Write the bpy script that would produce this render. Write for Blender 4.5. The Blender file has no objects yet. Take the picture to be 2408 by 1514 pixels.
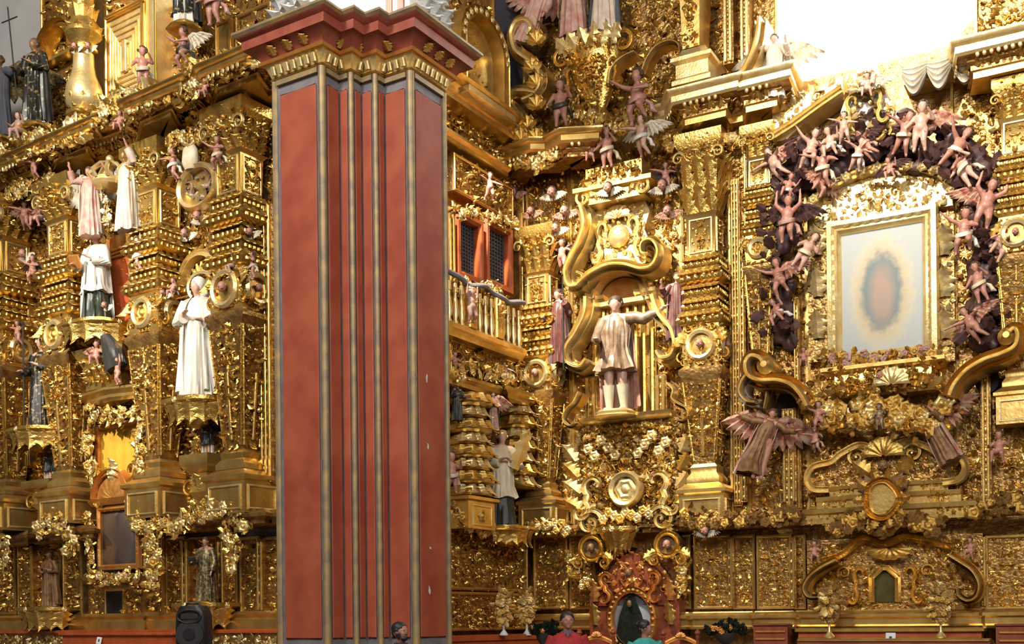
import bpy, math, random
import numpy as np
from mathutils import Matrix, Vector

# ------------------------------------------------------------------ camera, world, light
scene = bpy.context.scene
COL = scene.collection
FPX, CX, HY, ROLL, CAMZ = 2650.0, 1204.0, 1455.0, math.radians(0.6), 1.6
YAW = math.radians(31.75)          # the camera looks across the nave: x runs along the side walls
def cw(x, y, z=0.0):
    c, s = math.cos(YAW), math.sin(YAW)
    return (x*c - y*s, x*s + y*c, z)
cam_d = bpy.data.cameras.new('camera')
cam = bpy.data.objects.new('camera', cam_d)
COL.objects.link(cam)
cam_d.sensor_width = 36.0
cam_d.lens = 36.0 * FPX / 2408.0
cam_d.shift_y = (HY - 757.0) / 2408.0
cam_d.clip_end = 200
cam.matrix_world = Matrix.Translation((0, 0, CAMZ)) @ Matrix.Rotation(YAW, 4, 'Z') @ Matrix.Rotation(math.pi/2, 4, 'X') @ Matrix.Rotation(-ROLL, 4, 'Z')
scene.camera = cam

world = bpy.data.worlds.new('world')
scene.world = world
world.use_nodes = True
bg = world.node_tree.nodes['Background']
bg.inputs[0].default_value = (0.55, 0.42, 0.33, 1)
bg.inputs[1].default_value = 0.20

def area_light(name, loc, target, size, power, color, spread=180, size_y=None):
    d = bpy.data.lights.new(name, 'AREA')
    d.energy = power; d.color = color; d.size = size
    if size_y: d.shape = 'RECTANGLE'; d.size_y = size_y
    d.spread = math.radians(spread)
    o = bpy.data.objects.new(name, d); COL.objects.link(o)
    loc, target = cw(*loc), cw(*target)
    o.location = loc
    o.rotation_euler = (Vector(target) - Vector(loc)).to_track_quat('-Z', 'Y').to_euler()
    return o
# daylight of the high windows behind the camera, and one added fill
area_light('nave_window_light', (-2, -6, 13), (-1, 19, 6), 6.0, 1120, (1.0, 0.97, 0.93), 140)
area_light('dome_window_light', (-9, 3, 17), (0, 21, 6), 3.0, 900, (1.0, 0.96, 0.90), 110)
area_light('bay_fill_light', (9, 0, 13), (-0.5, 20, 5), 4.0, 520, (1.0, 0.97, 0.93), 110)  # added fill that lifts the dim bay side wall, no window known there
# sun beams that come through the dome windows, and one added glare spot
def beam(name, loc, target, energy, angle, blend=0.6, radius=0.25, color=(1.0, 0.94, 0.82)):
    d = bpy.data.lights.new(name, 'SPOT')
    d.energy = energy; d.spot_size = math.radians(angle); d.spot_blend = blend
    d.shadow_soft_size = radius; d.color = color
    o = bpy.data.objects.new(name, d); COL.objects.link(o)
    loc, target = cw(*loc), cw(*target)
    o.location = loc
    o.rotation_euler = (Vector(target) - Vector(loc)).to_track_quat('-Z', 'Y').to_euler()
    return o
beam('sun_beam_on_central_niche', (-1.9, 17.2, 13.6), (2.05, 22.2, 6.3), 11000, 42, 0.8)
beam('sun_beam_on_left_wall', (-15.0, 6.5, 13.5), (-6.3, 19.2, 6.4), 17000, 25, 0.9)
beam('sun_beam_on_left_attic', (-11.0, 3.0, 18.0), (-6.4, 19.3, 11.6), 15000, 17, 0.9)
beam('glare_spot_on_upper_right', (-1.0, 9.0, 16.5), (7.3, 19.2, 10.4), 13000, 36, 1.0)  # added spot that pales these carvings, stands for glare round the lit window

cy = scene.cycles
cy.max_bounces = 6; cy.diffuse_bounces = 3; cy.glossy_bounces = 3; cy.transmission_bounces = 2
cy.caustics_reflective = False; cy.caustics_refractive = False
vs = scene.view_settings
vs.view_transform = 'Standard'
vs.look = 'None'
vs.exposure = 0.0
vs.gamma = 1.0
vs.use_curve_mapping = False
# ------------------------------------------------------------------ walls as frames
def depth_of(p): return -p[0]*math.sin(YAW) + p[1]*math.cos(YAW)
class Wall:
    """a wall plane: along = unit vector to the right, n = unit normal towards the nave"""
    def __init__(self, px0, depth0, theta):
        self.th = math.radians(theta) - YAW
        self.a = np.array([math.cos(self.th), -math.sin(self.th), 0.0])
        self.n = np.array([-math.sin(self.th), -math.cos(self.th), 0.0])
        self.p0 = np.array(cw((px0 - CX)/FPX*depth0, depth0))
    def ray(self, px, py):
        x, y = (px - CX)/FPX, (HY - py)/FPX
        c, s = math.cos(ROLL), math.sin(ROLL)
        return np.array(cw(x*c + y*s, 1.0, y*c - x*s))
    def pt(self, px, py, o=0.0):
        """point of the place that stands o metres in front of the wall where the photo shows px, py"""
        d = self.ray(px, py)
        k = (np.dot(self.n, self.p0) + o) / np.dot(self.n, d)
        p = d*k; p[2] += CAMZ
        return p
    def sz(self, px, py, o=0.0):
        p = self.pt(px, py, o)
        return float(np.dot(p - self.p0, self.a)), float(p[2])
    def s_at(self, px, z, o=0.0):
        py = 800
        for _ in range(4):
            p = self.pt(px, py, o)
            py += (p[2] - z) / depth_of(p) * FPX
        return float(np.dot(p - self.p0, self.a))
    def world(self, s, z, o=0.0):
        p = self.p0 + self.a*s + self.n*o
        return (p[0], p[1], z)
    def box(self, x0, y0, x1, y1, o=0.0):
        """world base point, width and height of what the photo shows in this box"""
        xm, ym = (x0+x1)/2, (y0+y1)/2
        s0, s1 = self.sz(x0, ym, o)[0], self.sz(x1, ym, o)[0]
        zb, zt = self.sz(xm, y1, o)[1], self.sz(xm, y0, o)[1]
        return self.world((s0+s1)/2, zb, o), s1-s0, zt-zb
WL = Wall(230, 20.0, 34.5)
WR = Wall(2000, 20.0, 29.0)
# side wall of the bay: meets the right wall at about px 1240
_c = WR.pt(1236, 1455, 0.0)
WM = Wall(1236, float(depth_of(_c)), -58.25)

# ------------------------------------------------------------------ mesh tools (triangles in numpy)
def mat4(loc=(0,0,0), rot=(0,0,0), sc=1.0):
    if isinstance(sc, (int, float)): sc = (sc, sc, sc)
    m = Matrix.Translation(loc) @ Matrix.Rotation(rot[2], 4, 'Z') @ Matrix.Rotation(rot[1], 4, 'Y') @ Matrix.Rotation(rot[0], 4, 'X') @ Matrix.Diagonal((*sc, 1))
    return np.array(m)
def xf(V, M):
    return V @ M[:3, :3].T + M[:3, 3]
def grid(P, cu=False, cv=False, capu=False):
    """P[nu,nv,3] -> verts, tris. cu/cv close the directions, capu fans the first and last row"""
    P = np.asarray(P, float); nu, nv = P.shape[:2]
    idx = np.arange(nu*nv).reshape(nu, nv)
    A = idx if not cu else np.vstack([idx, idx[:1]])
    A = A if not cv else np.hstack([A, A[:, :1]])
    a, b, c, d = A[:-1, :-1].ravel(), A[:-1, 1:].ravel(), A[1:, 1:].ravel(), A[1:, :-1].ravel()
    F = np.concatenate([np.stack([a, b, c], 1), np.stack([a, c, d], 1)])
    V = P.reshape(-1, 3)
    if capu:
        n = len(V); V = np.vstack([V, P[0].mean(0), P[-1].mean(0)])
        r0, r1 = idx[0], idx[-1]
        F = np.vstack([F, np.stack([np.roll(r0, -1), r0, np.full(nv, n)], 1), np.stack([r1, np.roll(r1, -1), np.full(nv, n+1)], 1)])
    return V, F
class G:
    def __init__(self): self.v, self.f, self.k = [], [], 0
    def add(self, VF, M=None):
        V, F = VF
        if M is not None: V = xf(V, M)
        self.v.append(V); self.f.append(np.asarray(F) + self.k); self.k += len(V)
        return self
    def stamp(self, VF, Ms):
        if not len(Ms): return self
        V, F = VF; Ms = np.asarray(Ms)
        W = np.einsum('nij,kj->nki', Ms[:, :3, :3], V) + Ms[:, None, :3, 3]
        n, k = W.shape[:2]
        self.v.append(W.reshape(-1, 3))
        self.f.append((np.asarray(F)[None] + (np.arange(n)*k)[:, None, None]).reshape(-1, 3) + self.k); self.k += n*k
        return self
    def vf(self): return np.concatenate(self.v), np.concatenate(self.f)
    def box(self, x0, x1, y0, y1, z0, z1, M=None):
        V = np.array([[x, y, z] for z in (z0, z1) for y in (y0, y1) for x in (x0, x1)], float)
        F = [(0,2,1),(1,2,3),(4,5,6),(5,7,6),(0,1,4),(1,5,4),(2,6,3),(3,6,7),(0,4,2),(2,4,6),(1,3,5),(3,7,5)]
        return self.add((V, F), M)
    def bbox(self, x0, x1, y0, y1, z0, z1, b=0.01, M=None):
        """box with a chamfer on the vertical and front edges"""
        rings = [(b, z0), (0, z0+b), (0, z1-b), (b, z1)]
        P = []
        for d, z in rings:
            a0, a1, c0, c1 = x0+d, x1-d, y0+d, y1-d
            P.append([[a0+b,c0,z],[a1-b,c0,z],[a1,c0+b,z],[a1,c1-b,z],[a1-b,c1,z],[a0+b,c1,z],[a0,c1-b,z],[a0,c0+b,z]])
        return self.add(grid(P, cv=True, capu=True), M)
    def lathe(self, prof, n=16, M=None, sq=None, ell=(1,1), flute=0, fa=0.0):
        a = np.arange(n)/n*2*math.pi
        k = 1.0
        if sq:   # superellipse power for squarish sections
            k = (np.abs(np.cos(a))**sq + np.abs(np.sin(a))**sq)**(-1.0/sq)
        if flute: k = k*(1 + fa*np.cos(a*flute))
        P = [np.stack([np.cos(a)*k*r*ell[0], np.sin(a)*k*r*ell[1], np.full(n, z)], 1) for r, z in prof]
        return self.add(grid(P, cv=True, capu=True), M)
    def rects(self, prof, M=None, back=None):
        """stack of rectangles (half width, half depth, z), y centre 0"""
        P = []
        for w, d, z in prof:
            P.append([[-w,-d,z],[w,-d,z],[w,d,z],[-w,d,z]])
        return self.add(grid(P, cv=True, capu=True), M)
    def tube(self, pts, rad, n=8, M=None, cap=True):
        pts = np.asarray(pts, float); m = len(pts)
        rad = np.full(m, rad) if np.isscalar(rad) else np.asarray(rad, float)
        t = np.gradient(pts, axis=0); t /= np.linalg.norm(t, axis=1)[:, None] + 1e-9
        up = np.array([0.0, 1.0, 0.0]) if abs(t[:, 1]).mean() < 0.8 else np.array([1.0, 0, 0])
        P = []; a = np.arange(n)/n*2*math.pi
        for i in range(m):
            u = np.cross(t[i], up); u /= np.linalg.norm(u) + 1e-9
            v = np.cross(u, t[i])
            P.append(pts[i] + rad[i]*(np.cos(a)[:, None]*u + np.sin(a)[:, None]*v))
        return self.add(grid(P, cv=True, capu=cap), M)
    def ell(self, c, r, nu=8, nv=10, M=None):
        if np.isscalar(r): r = (r, r, r)
        th = np.linspace(0.02, math.pi-0.02, nu); a = np.arange(nv)/nv*2*math.pi
        P = np.stack([np.outer(np.sin(th), np.cos(a))*r[0]+c[0], np.outer(np.sin(th), np.sin(a))*r[1]+c[1], np.outer(np.cos(th), np.ones(nv))*r[2]+c[2]], 2)
        return self.add(grid(P[::-1], cv=True, capu=True), M)
    def sweep(self, path, prof, closed=False, caps=True, M=None):
        """prof = [(out, z)] swept along a plan path [(x, y)]; out is measured to the left-hand front (-Y for a path going +X)"""
        path = np.asarray(path, float); n = len(path); P = []
        for i in range(n):
            p = path[i]
            d0 = path[i]-path[i-1] if (i > 0 or closed) else path[1]-path[0]
            d1 = path[(i+1) % n]-path[i] if (i < n-1 or closed) else path[-1]-path[-2]
            d0 = d0/np.linalg.norm(d0); d1 = d1/np.linalg.norm(d1)
            n0 = np.array([d0[1], -d0[0]]); n1 = np.array([d1[1], -d1[0]])
            m = n0+n1; m = m/max(np.dot(m, n0), 0.25)
            P.append([[p[0]+m[0]*o, p[1]+m[1]*o, z] for o, z in prof])
        V, F = grid(P, cu=closed, capu=caps and not closed)
        return self.add((V, F), M)
    def frame(self, w, h, prof, M=None, arch=None):
        """moulding swept round a w x h opening in the XZ plane; prof = [(out, front)], front is towards -Y"""
        if arch is None: pts = [(-w/2, 0), (w/2, 0), (w/2, h), (-w/2, h)]
        else:
            k = 10; pts = [(-w/2, 0), (w/2, 0)]
            pts += [(w/2*math.cos(t), h-arch + arch*math.sin(t)) for t in np.linspace(0, math.pi, k+1)]
        sub = G(); sub.sweep(pts, prof, closed=True)
        V, F = sub.vf()
        return self.add((np.stack([V[:, 0], -V[:, 2], V[:, 1]], 1), F), M)
    def slab(self, pts, y0, y1, M=None):
        """outline [(x, z)] extruded from y0 (front) to y1; outline should be star-shaped round its centre"""
        pts = np.asarray(pts, float)
        P = [np.stack([pts[:, 0], np.full(len(pts), y), pts[:, 1]], 1) for y in (y0, y1)]
        return self.add(grid(P, cv=True, capu=True), M)
    def ribbon(self, pts, wid, y0, y1, M=None, bulge=0.35):
        """moulded band in the XZ plane along pts, half width wid, raised from y1 (back) to y0 (front)"""
        pts = np.asarray(pts, float); m = len(pts)
        wid = np.full(m, wid) if np.isscalar(wid) else np.asarray(wid, float)
        t = np.gradient(pts, axis=0); t /= np.linalg.norm(t, axis=1)[:, None] + 1e-9
        nn = np.stack([-t[:, 1], t[:, 0]], 1); P = []
        for i in range(m):
            row = []
            for a, y in ((-1, y1), (-1, y0), (-0.62, y0+(y1-y0)*bulge), (0, y0+(y1-y0)*bulge*0.6), (0.62, y0+(y1-y0)*bulge), (1, y0), (1, y1)):
                q = pts[i] + nn[i]*wid[i]*a
                row.append([q[0], y, q[1]])
            P.append(row)
        return self.add(grid(P, capu=True), M)

def mesh_of(name, g, sharp=38):
    V, F = g.vf() if isinstance(g, G) else g
    me = bpy.data.meshes.new(name)
    me.vertices.add(len(V)); me.vertices.foreach_set('co', V.astype(np.float32).ravel())
    F = F.astype(np.int32)
    me.loops.add(F.size); me.loops.foreach_set('vertex_index', F.ravel())
    me.polygons.add(len(F)); me.polygons.foreach_set('loop_start', np.arange(len(F), dtype=np.int32)*3)
    me.update(calc_edges=True)
    me.polygons.foreach_set('use_smooth', np.ones(len(F), bool))
    if sharp: me.set_sharp_from_angle(angle=math.radians(sharp))
    return me
def obj(name, g, mat, parent=None, M=None, stuff=False, label=None, sharp=38):
    me = g if isinstance(g, bpy.types.Mesh) else mesh_of(name, g, sharp)
    if isinstance(g, bpy.types.Mesh) and mat is not None and len(me.materials) and me.materials[0] != MAT[mat]:
        me = me.copy(); me.materials.clear()
    if not len(me.materials) and mat is not None: me.materials.append(MAT[mat])
    o = bpy.data.objects.new(name, me); COL.objects.link(o)
    if parent is not None: o.parent = parent
    if M is not None: o.matrix_basis = Matrix([list(r) for r in np.asarray(M)])
    if stuff: o['kind'] = 'stuff'
    if label: o['label'] = label
    return o
def thing(name, label, cat, loc, rz=0.0, group=None):
    o = bpy.data.objects.new(name, None); COL.objects.link(o)
    o.empty_display_size = 0.1
    o.location = loc; o.rotation_euler = (0, 0, rz)
    o['label'] = label; o['category'] = cat
    if group: o['group'] = group
    return o
def on(W, name, label, cat, px, py, o=0.0, group=None, turn=0.0):
    """thing whose base stands at px, py of the photo, o metres in front of wall W"""
    return thing(name, label, cat, tuple(W.pt(px, py, o)), -W.th + turn, group)
def struct(name, g, mat, M=None):
    o = obj(name, g, mat, None, M); o['kind'] = 'structure'; return o

# ------------------------------------------------------------------ materials
MAT = {}
def mat(name, col, rough=0.5, metal=0.0, col2=None, scale=8.0, bump=0.0, bscale=40.0, emit=None, estr=0.0, detail=3.0, spec=0.5, lo=0.35, hi=0.65):
    m = bpy.data.materials.new(name); m.use_nodes = True
    nt = m.node_tree; b = nt.nodes['Principled BSDF']
    b.inputs['Base Color'].default_value = (*col, 1); b.inputs['Roughness'].default_value = rough
    b.inputs['Metallic'].default_value = metal; b.inputs['Specular IOR Level'].default_value = spec
    tc = nt.nodes.new('ShaderNodeTexCoord')
    if col2 is not None:
        no = nt.nodes.new('ShaderNodeTexNoise'); no.inputs['Scale'].default_value = scale; no.inputs['Detail'].default_value = detail
        rp = nt.nodes.new('ShaderNodeValToRGB')
        rp.color_ramp.elements[0].position = lo; rp.color_ramp.elements[0].color = (*col, 1)
        rp.color_ramp.elements[1].position = hi; rp.color_ramp.elements[1].color = (*col2, 1)
        nt.links.new(tc.outputs['Object'], no.inputs['Vector']); nt.links.new(no.outputs['Fac'], rp.inputs['Fac'])
        nt.links.new(rp.outputs['Color'], b.inputs['Base Color'])
    if bump:
        n2 = nt.nodes.new('ShaderNodeTexNoise'); n2.inputs['Scale'].default_value = bscale; n2.inputs['Detail'].default_value = 2
        bp = nt.nodes.new('ShaderNodeBump'); bp.inputs['Strength'].default_value = bump; bp.inputs['Distance'].default_value = 0.02
        nt.links.new(tc.outputs['Object'], n2.inputs['Vector']); nt.links.new(n2.outputs['Fac'], bp.inputs['Height'])
        nt.links.new(bp.outputs['Normal'], b.inputs['Normal'])
    if emit is not None:
        b.inputs['Emission Color'].default_value = (*emit, 1); b.inputs['Emission Strength'].default_value = estr
    MAT[name] = m
    return m
GOLD1, GOLD2 = (0.86, 0.58, 0.16), (0.62, 0.36, 0.08)
mat('gold', GOLD1, 0.30, 0.88, GOLD2, 5, 0.4, 24)
mat('gold_smooth', (0.84, 0.58, 0.19), 0.30, 0.85, (0.66, 0.40, 0.11), 4, 0.15, 14)
mat('gold_pale', (0.93, 0.76, 0.38), 0.34, 0.7, (0.80, 0.55, 0.20), 5, 0.2, 25)
mat('gold_red', (0.66, 0.24, 0.06), 0.38, 0.6, (0.75, 0.38, 0.09), 5, 0.15, 25)
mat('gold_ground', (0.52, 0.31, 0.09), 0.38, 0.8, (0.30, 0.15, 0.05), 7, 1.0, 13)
mat('orange_wood', (0.52, 0.11, 0.025), 0.45, 0.0, (0.42, 0.075, 0.02), 4)
mat('red_paint', (0.28, 0.046, 0.020), 0.62, 0.0, (0.37, 0.085, 0.034), 2.2, 0.05, 60, detail=6)
mat('slate_paint', (0.13, 0.12, 0.13), 0.6, 0.0, (0.20, 0.18, 0.18), 5, detail=5)
mat('gilt_edge', (0.36, 0.25, 0.10), 0.5, 0.25, (0.20, 0.15, 0.10), 5, detail=5)
mat('cornice_red', (0.26, 0.055, 0.03), 0.5, 0.05, (0.34, 0.09, 0.05), 5)
mat('plaster', (0.62, 0.60, 0.57), 0.75, 0.0, (0.56, 0.54, 0.52), 2)
mat('stucco', (0.78, 0.77, 0.74), 0.6, 0.0, (0.66, 0.65, 0.62), 6, 0.15, 30)
mat('stone_floor', (0.33, 0.27, 0.21), 0.5, 0.0, (0.26, 0.21, 0.17), 1.5)
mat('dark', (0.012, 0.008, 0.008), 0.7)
mat('shadow_and_robe_grey', (0.10, 0.10, 0.12), 0.8)  # carries the painted shade of the corner wall, also a robe colour
mat('flesh', (0.56, 0.28, 0.20), 0.40, 0.0, (0.46, 0.19, 0.13), 9)
mat('flesh_pale', (0.66, 0.42, 0.31), 0.40, 0.0, (0.56, 0.31, 0.22), 9)
mat('hair_brown', (0.07, 0.035, 0.02), 0.55, 0.0, (0.12, 0.06, 0.03), 30, 0.5, 60)
mat('hair_black', (0.012, 0.010, 0.010), 0.5)
mat('white_cloth', (0.80, 0.76, 0.66), 0.55, 0.0, (0.70, 0.63, 0.50), 6, 0.1, 30)
mat('cream_cloth', (0.80, 0.71, 0.52), 0.5, 0.0, (0.66, 0.52, 0.30), 7, 0.1, 30)
mat('black_cloth', (0.020, 0.020, 0.018), 0.45, 0.0, (0.045, 0.042, 0.03), 8)
mat('green_black', (0.03, 0.04, 0.028), 0.42, 0.0, (0.12, 0.10, 0.04), 16, lo=0.5, hi=0.7)
mat('brocade', (0.32, 0.24, 0.10), 0.4, 0.4, (0.10, 0.075, 0.04), 26, 0.1, 40, lo=0.42, hi=0.56)
mat('brocade_dark', (0.02, 0.018, 0.014), 0.4, 0.15, (0.42, 0.30, 0.12), 24, lo=0.55, hi=0.7)
mat('rose_cloth', (0.46, 0.19, 0.15), 0.5, 0.0, (0.58, 0.38, 0.28), 9)
mat('pink_cloth', (0.62, 0.42, 0.34), 0.5, 0.0, (0.72, 0.62, 0.46), 9)
mat('brown_robe', (0.16, 0.075, 0.03), 0.5, 0.15, (0.30, 0.16, 0.06), 12)
mat('armour_cloth', (0.42, 0.29, 0.18), 0.42, 0.25, (0.22, 0.13, 0.08), 14)
mat('wing_white', (0.74, 0.70, 0.58), 0.5, 0.0, (0.60, 0.48, 0.30), 9)
mat('wing_rose', (0.42, 0.13, 0.08), 0.5, 0.0, (0.60, 0.42, 0.29), 6)
mat('wine_cloth', (0.085, 0.022, 0.020), 0.45, 0.0, (0.17, 0.06, 0.04), 8)
mat('cloud_dark', (0.055, 0.024, 0.026), 0.45, 0.0, (0.12, 0.055, 0.045), 5)
mat('iron', (0.05, 0.045, 0.04), 0.5, 0.4)
mat('wood_red', (0.22, 0.045, 0.02), 0.4, 0.0, (0.30, 0.08, 0.03), 5)
mat('yellow_cloth', (0.80, 0.44, 0.035), 0.65, 0.0, (0.72, 0.37, 0.03), 3)
mat('lattice_blue', (0.05, 0.055, 0.075), 0.6)
mat('pane_pale', (0.50, 0.52, 0.60), 0.3)
mat('window_glow', (0.9, 0.9, 0.9), 0.5, 0.0, emit=(1.0, 0.99, 0.97), estr=9.0)
mat('speaker_black', (0.008, 0.008, 0.009), 0.42)
mat('speaker_grille', (0.03, 0.03, 0.032), 0.5, 0.3)
mat('card_white', (0.80, 0.80, 0.80), 0.6)
mat('ink', (0.05, 0.05, 0.05), 0.6)
mat('skin_person', (0.36, 0.17, 0.11), 0.5, 0.0, (0.30, 0.13, 0.085), 12)
mat('red_sweater', (0.36, 0.022, 0.022), 0.85, 0.0, (0.30, 0.016, 0.018), 30, 0.2, 90)
mat('black_jacket', (0.012, 0.013, 0.016), 0.7)
mat('teal_top', (0.02, 0.26, 0.24), 0.75, 0.0, (0.06, 0.36, 0.32), 14)
mat('shirt_check', (0.10, 0.07, 0.10), 0.7)
mat('mirror_grey', (0.36, 0.38, 0.42), 0.25, 0.0, (0.44, 0.46, 0.49), 2)
mat('tree_green', (0.007, 0.011, 0.008), 0.85, 0.0, (0.018, 0.022, 0.012), 12, spec=.15)
mat('grey_ledge', (0.20, 0.18, 0.18), 0.6)
mat('tabernacle_green', (0.075, 0.062, 0.02), 0.8, 0.0, (0.11, 0.088, 0.03), 4, spec=.1)
# ------------------------------------------------------------------ carved ornament templates (XZ plane, front towards -Y, size about 1)
def t_leaf(curl=0.35, lobes=3, nu=8, nv=5, width=0.30):
    P = []
    for i in range(nu):
        t = i/(nu-1)
        w = width*math.sin(math.pi*min(1, 0.12+0.88*t))**0.8*(1+0.28*math.cos(t*lobes*2*math.pi)) + 0.01
        row = []
        for j in range(nv):
            v = j/(nv-1)*2-1
            y = -0.10*math.sin(math.pi*t) - curl*t**3 + 0.10*abs(v) - 0.05*math.cos(v*math.pi*1.0)
            row.append([v*w, y, t*(1-0.25*curl*t**2)])
        P.append(row)
    return grid(P)
def t_rosette(n=6, rings=4):
    k = n*3; a = np.arange(k)/k*2*math.pi; P = []
    for r, h, am in ((1.0, 0.0, 0.16), (0.86, 0.22, 0.16), (0.62, 0.30, 0.12), (0.40, 0.16, 0.05), (0.28, 0.34, 0.0), (0.10, 0.44, 0.0)):
        rr = r*(1+am*np.cos(a*n))
        P.append(np.stack([rr*np.cos(a), -h*(1+am*np.cos(a*n)), rr*np.sin(a)], 1))
    return grid(P, cv=True, capu=True)
def t_bead(): 
    g = G(); g.ell((0, -0.3, 0), (1, 0.8, 1), 5, 7); return g.vf()
def t_scroll(turns=1.4, n=22, w0=0.16):
    pts, wd = [], []
    for i in range(n):
        t = i/(n-1); a = t*turns*2*math.pi; r = 0.85*(1-t)**0.8+0.10
        pts.append((r*math.cos(a)-0.1, r*math.sin(a))); wd.append(w0*(1-0.55*t))
    g = G(); g.ribbon(pts, wd, -0.30, 0.05); g.ell((-0.1, -0.2, 0), (0.16, 0.16, 0.16), 4, 6)
    return g.vf()
def t_ess(n=26, w0=0.13):
    """S scroll from bottom volute to top volute"""
    pts, wd = [], []
    for i in range(n):
        t = i/(n-1); u = abs(2*t-1); sgn = 1 if t > 0.5 else -1
        a = u**1.3*1.9*math.pi; r = 0.42*(1-u)**0.7+0.10
        pts.append((sgn*(0.40*u**0.5 - 0.0) + sgn*(-r*math.sin(a)*0.8), sgn*(0.62) - sgn*r*math.cos(a)*0.9)); wd.append(w0*(1-0.4*u))
    g = G(); g.ribbon(pts, wd, -0.28, 0.05); return g.vf()
def t_shell(n=7):
    k = n*4; P = []
    for r in (0.08, 0.4, 0.75, 1.0):
        row = []
        for i in range(k+1):
            a = math.pi*(0.0 + 1.0*i/k); fl = math.cos(i/k*n*2*math.pi)
            rr = r*(1+0.05*fl*r)
            row.append([rr*math.cos(a), -0.12-0.32*math.sin(math.pi*min(r, 0.9))*0.8+0.06*fl*r, rr*math.sin(a)])
        P.append(row)
    return grid(P)
def t_drop():
    g = G(); g.lathe([(0.05, 1.0), (0.22, 0.8), (0.12, 0.62), (0.26, 0.4), (0.14, 0.22), (0.18, 0.1), (0.02, 0)][::-1], 7); return g.vf()
def t_cherub_head():
    g = G(); g.ell((0, -0.35, 0.1), (0.36, 0.36, 0.42), 8, 10)          # head
    g.ell((0, -0.70, 0.05), (0.07, 0.07, 0.08), 4, 6)                   # nose
    for s in (-1, 1):
        g.ell((s*0.2, -0.58, -0.06), (0.12, 0.1, 0.11), 4, 6)           # cheeks
    return g.vf()
def t_wing(n=7):
    """folded wing: a padded shoulder and two rows of overlapping feathers hanging outwards"""
    g = G()
    g.tube([(0, 0, 0), (.14, -.05, .22), (.36, -.06, .34), (.60, -.03, .30)], [.10, .12, .11, .05], 7)
    for row, (L0, k) in enumerate(((.46, .15), (.95, .17))):
        for i in range(n):
            t = i/(n-1); a = math.radians(-100+78*t); L = L0*(.70+.45*t)
            x, z = .04+.54*t, .06+.30*math.sin(min(1, t*1.2)*1.5)
            g.add(LEAFS, mat4((x, -.05+.03*row, z), (0, math.pi/2-a, 0), (k/.2*.9, .5, L)))
    return g.vf()
LEAFS = t_leaf(0.12, 1, 5, 3, 0.2)
T = {'leaf': t_leaf(), 'leaf2': t_leaf(0.6, 4, 9, 5, 0.34), 'leafs': LEAFS, 'ros': t_rosette(), 'ros5': t_rosette(5), 'bead': t_bead(),
     'scroll': t_scroll(), 'ess': t_ess(), 'shell': t_shell(), 'drop': t_drop(), 'head': t_cherub_head(), 'wing': t_wing()}
def t_ros_small():
    k = 10; a = np.arange(k)/k*2*math.pi; P = []
    for r, h, am in ((1.0, 0.0, 0.2), (0.7, 0.34, 0.16), (0.36, 0.16, 0.0), (0.2, 0.4, 0.0)):
        rr = r*(1+am*np.cos(a*5)); P.append(np.stack([rr*np.cos(a), -h*(1+am*np.cos(a*5)), rr*np.sin(a)], 1))
    return grid(P, cv=True, capu=True)
def t_bead_small():
    g = G(); g.ell((0, -0.3, 0), (1, 0.8, 1), 4, 6); return g.vf()
# lighter versions for the dense fields of foliage
TS = dict(T); TS.update({'leaf': t_leaf(0.35, 3, 6, 4), 'leaf2': t_leaf(0.6, 3, 7, 4, 0.34), 'scroll': t_scroll(1.2, 10), 'ess': t_ess(12), 'ros': t_ros_small(), 'bead': t_bead_small()})
TM = {}
def tmesh(kind, matname):
    k = (kind, matname)
    if k not in TM:
        TM[k] = mesh_of(kind, T[kind], 50); TM[k].materials.append(MAT[matname])
    return TM[k]
ORN_NAME = {'leaf': 'acanthus_leaf', 'leaf2': 'acanthus_leaf', 'leafs': 'leaf', 'ros': 'rosette', 'ros5': 'rosette', 'bead': 'bead', 'scroll': 'scroll', 'ess': 'scroll', 'shell': 'shell', 'drop': 'bellflower', 'head': 'cherub_face', 'wing': 'wing'}
def orn(kind, parent, loc, size, rot=0.0, matname='gold', mirror=False, tilt=0.0, turn=0.0, name=None, depth=None):
    """one carved ornament as a part; rot turns it in the picture plane"""
    s = (size, size, size) if np.isscalar(size) else size
    if depth: s = (s[0], depth, s[2])
    if mirror: s = (-s[0], s[1], s[2])
    M = Matrix.Translation(loc) @ Matrix.Rotation(turn, 4, 'Z') @ Matrix.Rotation(rot, 4, 'Y') @ Matrix.Rotation(tilt, 4, 'X') @ Matrix.Diagonal((*s, 1))
    return obj(name or ORN_NAME[kind], tmesh(kind, matname), matname, parent, np.array(M))

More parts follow.
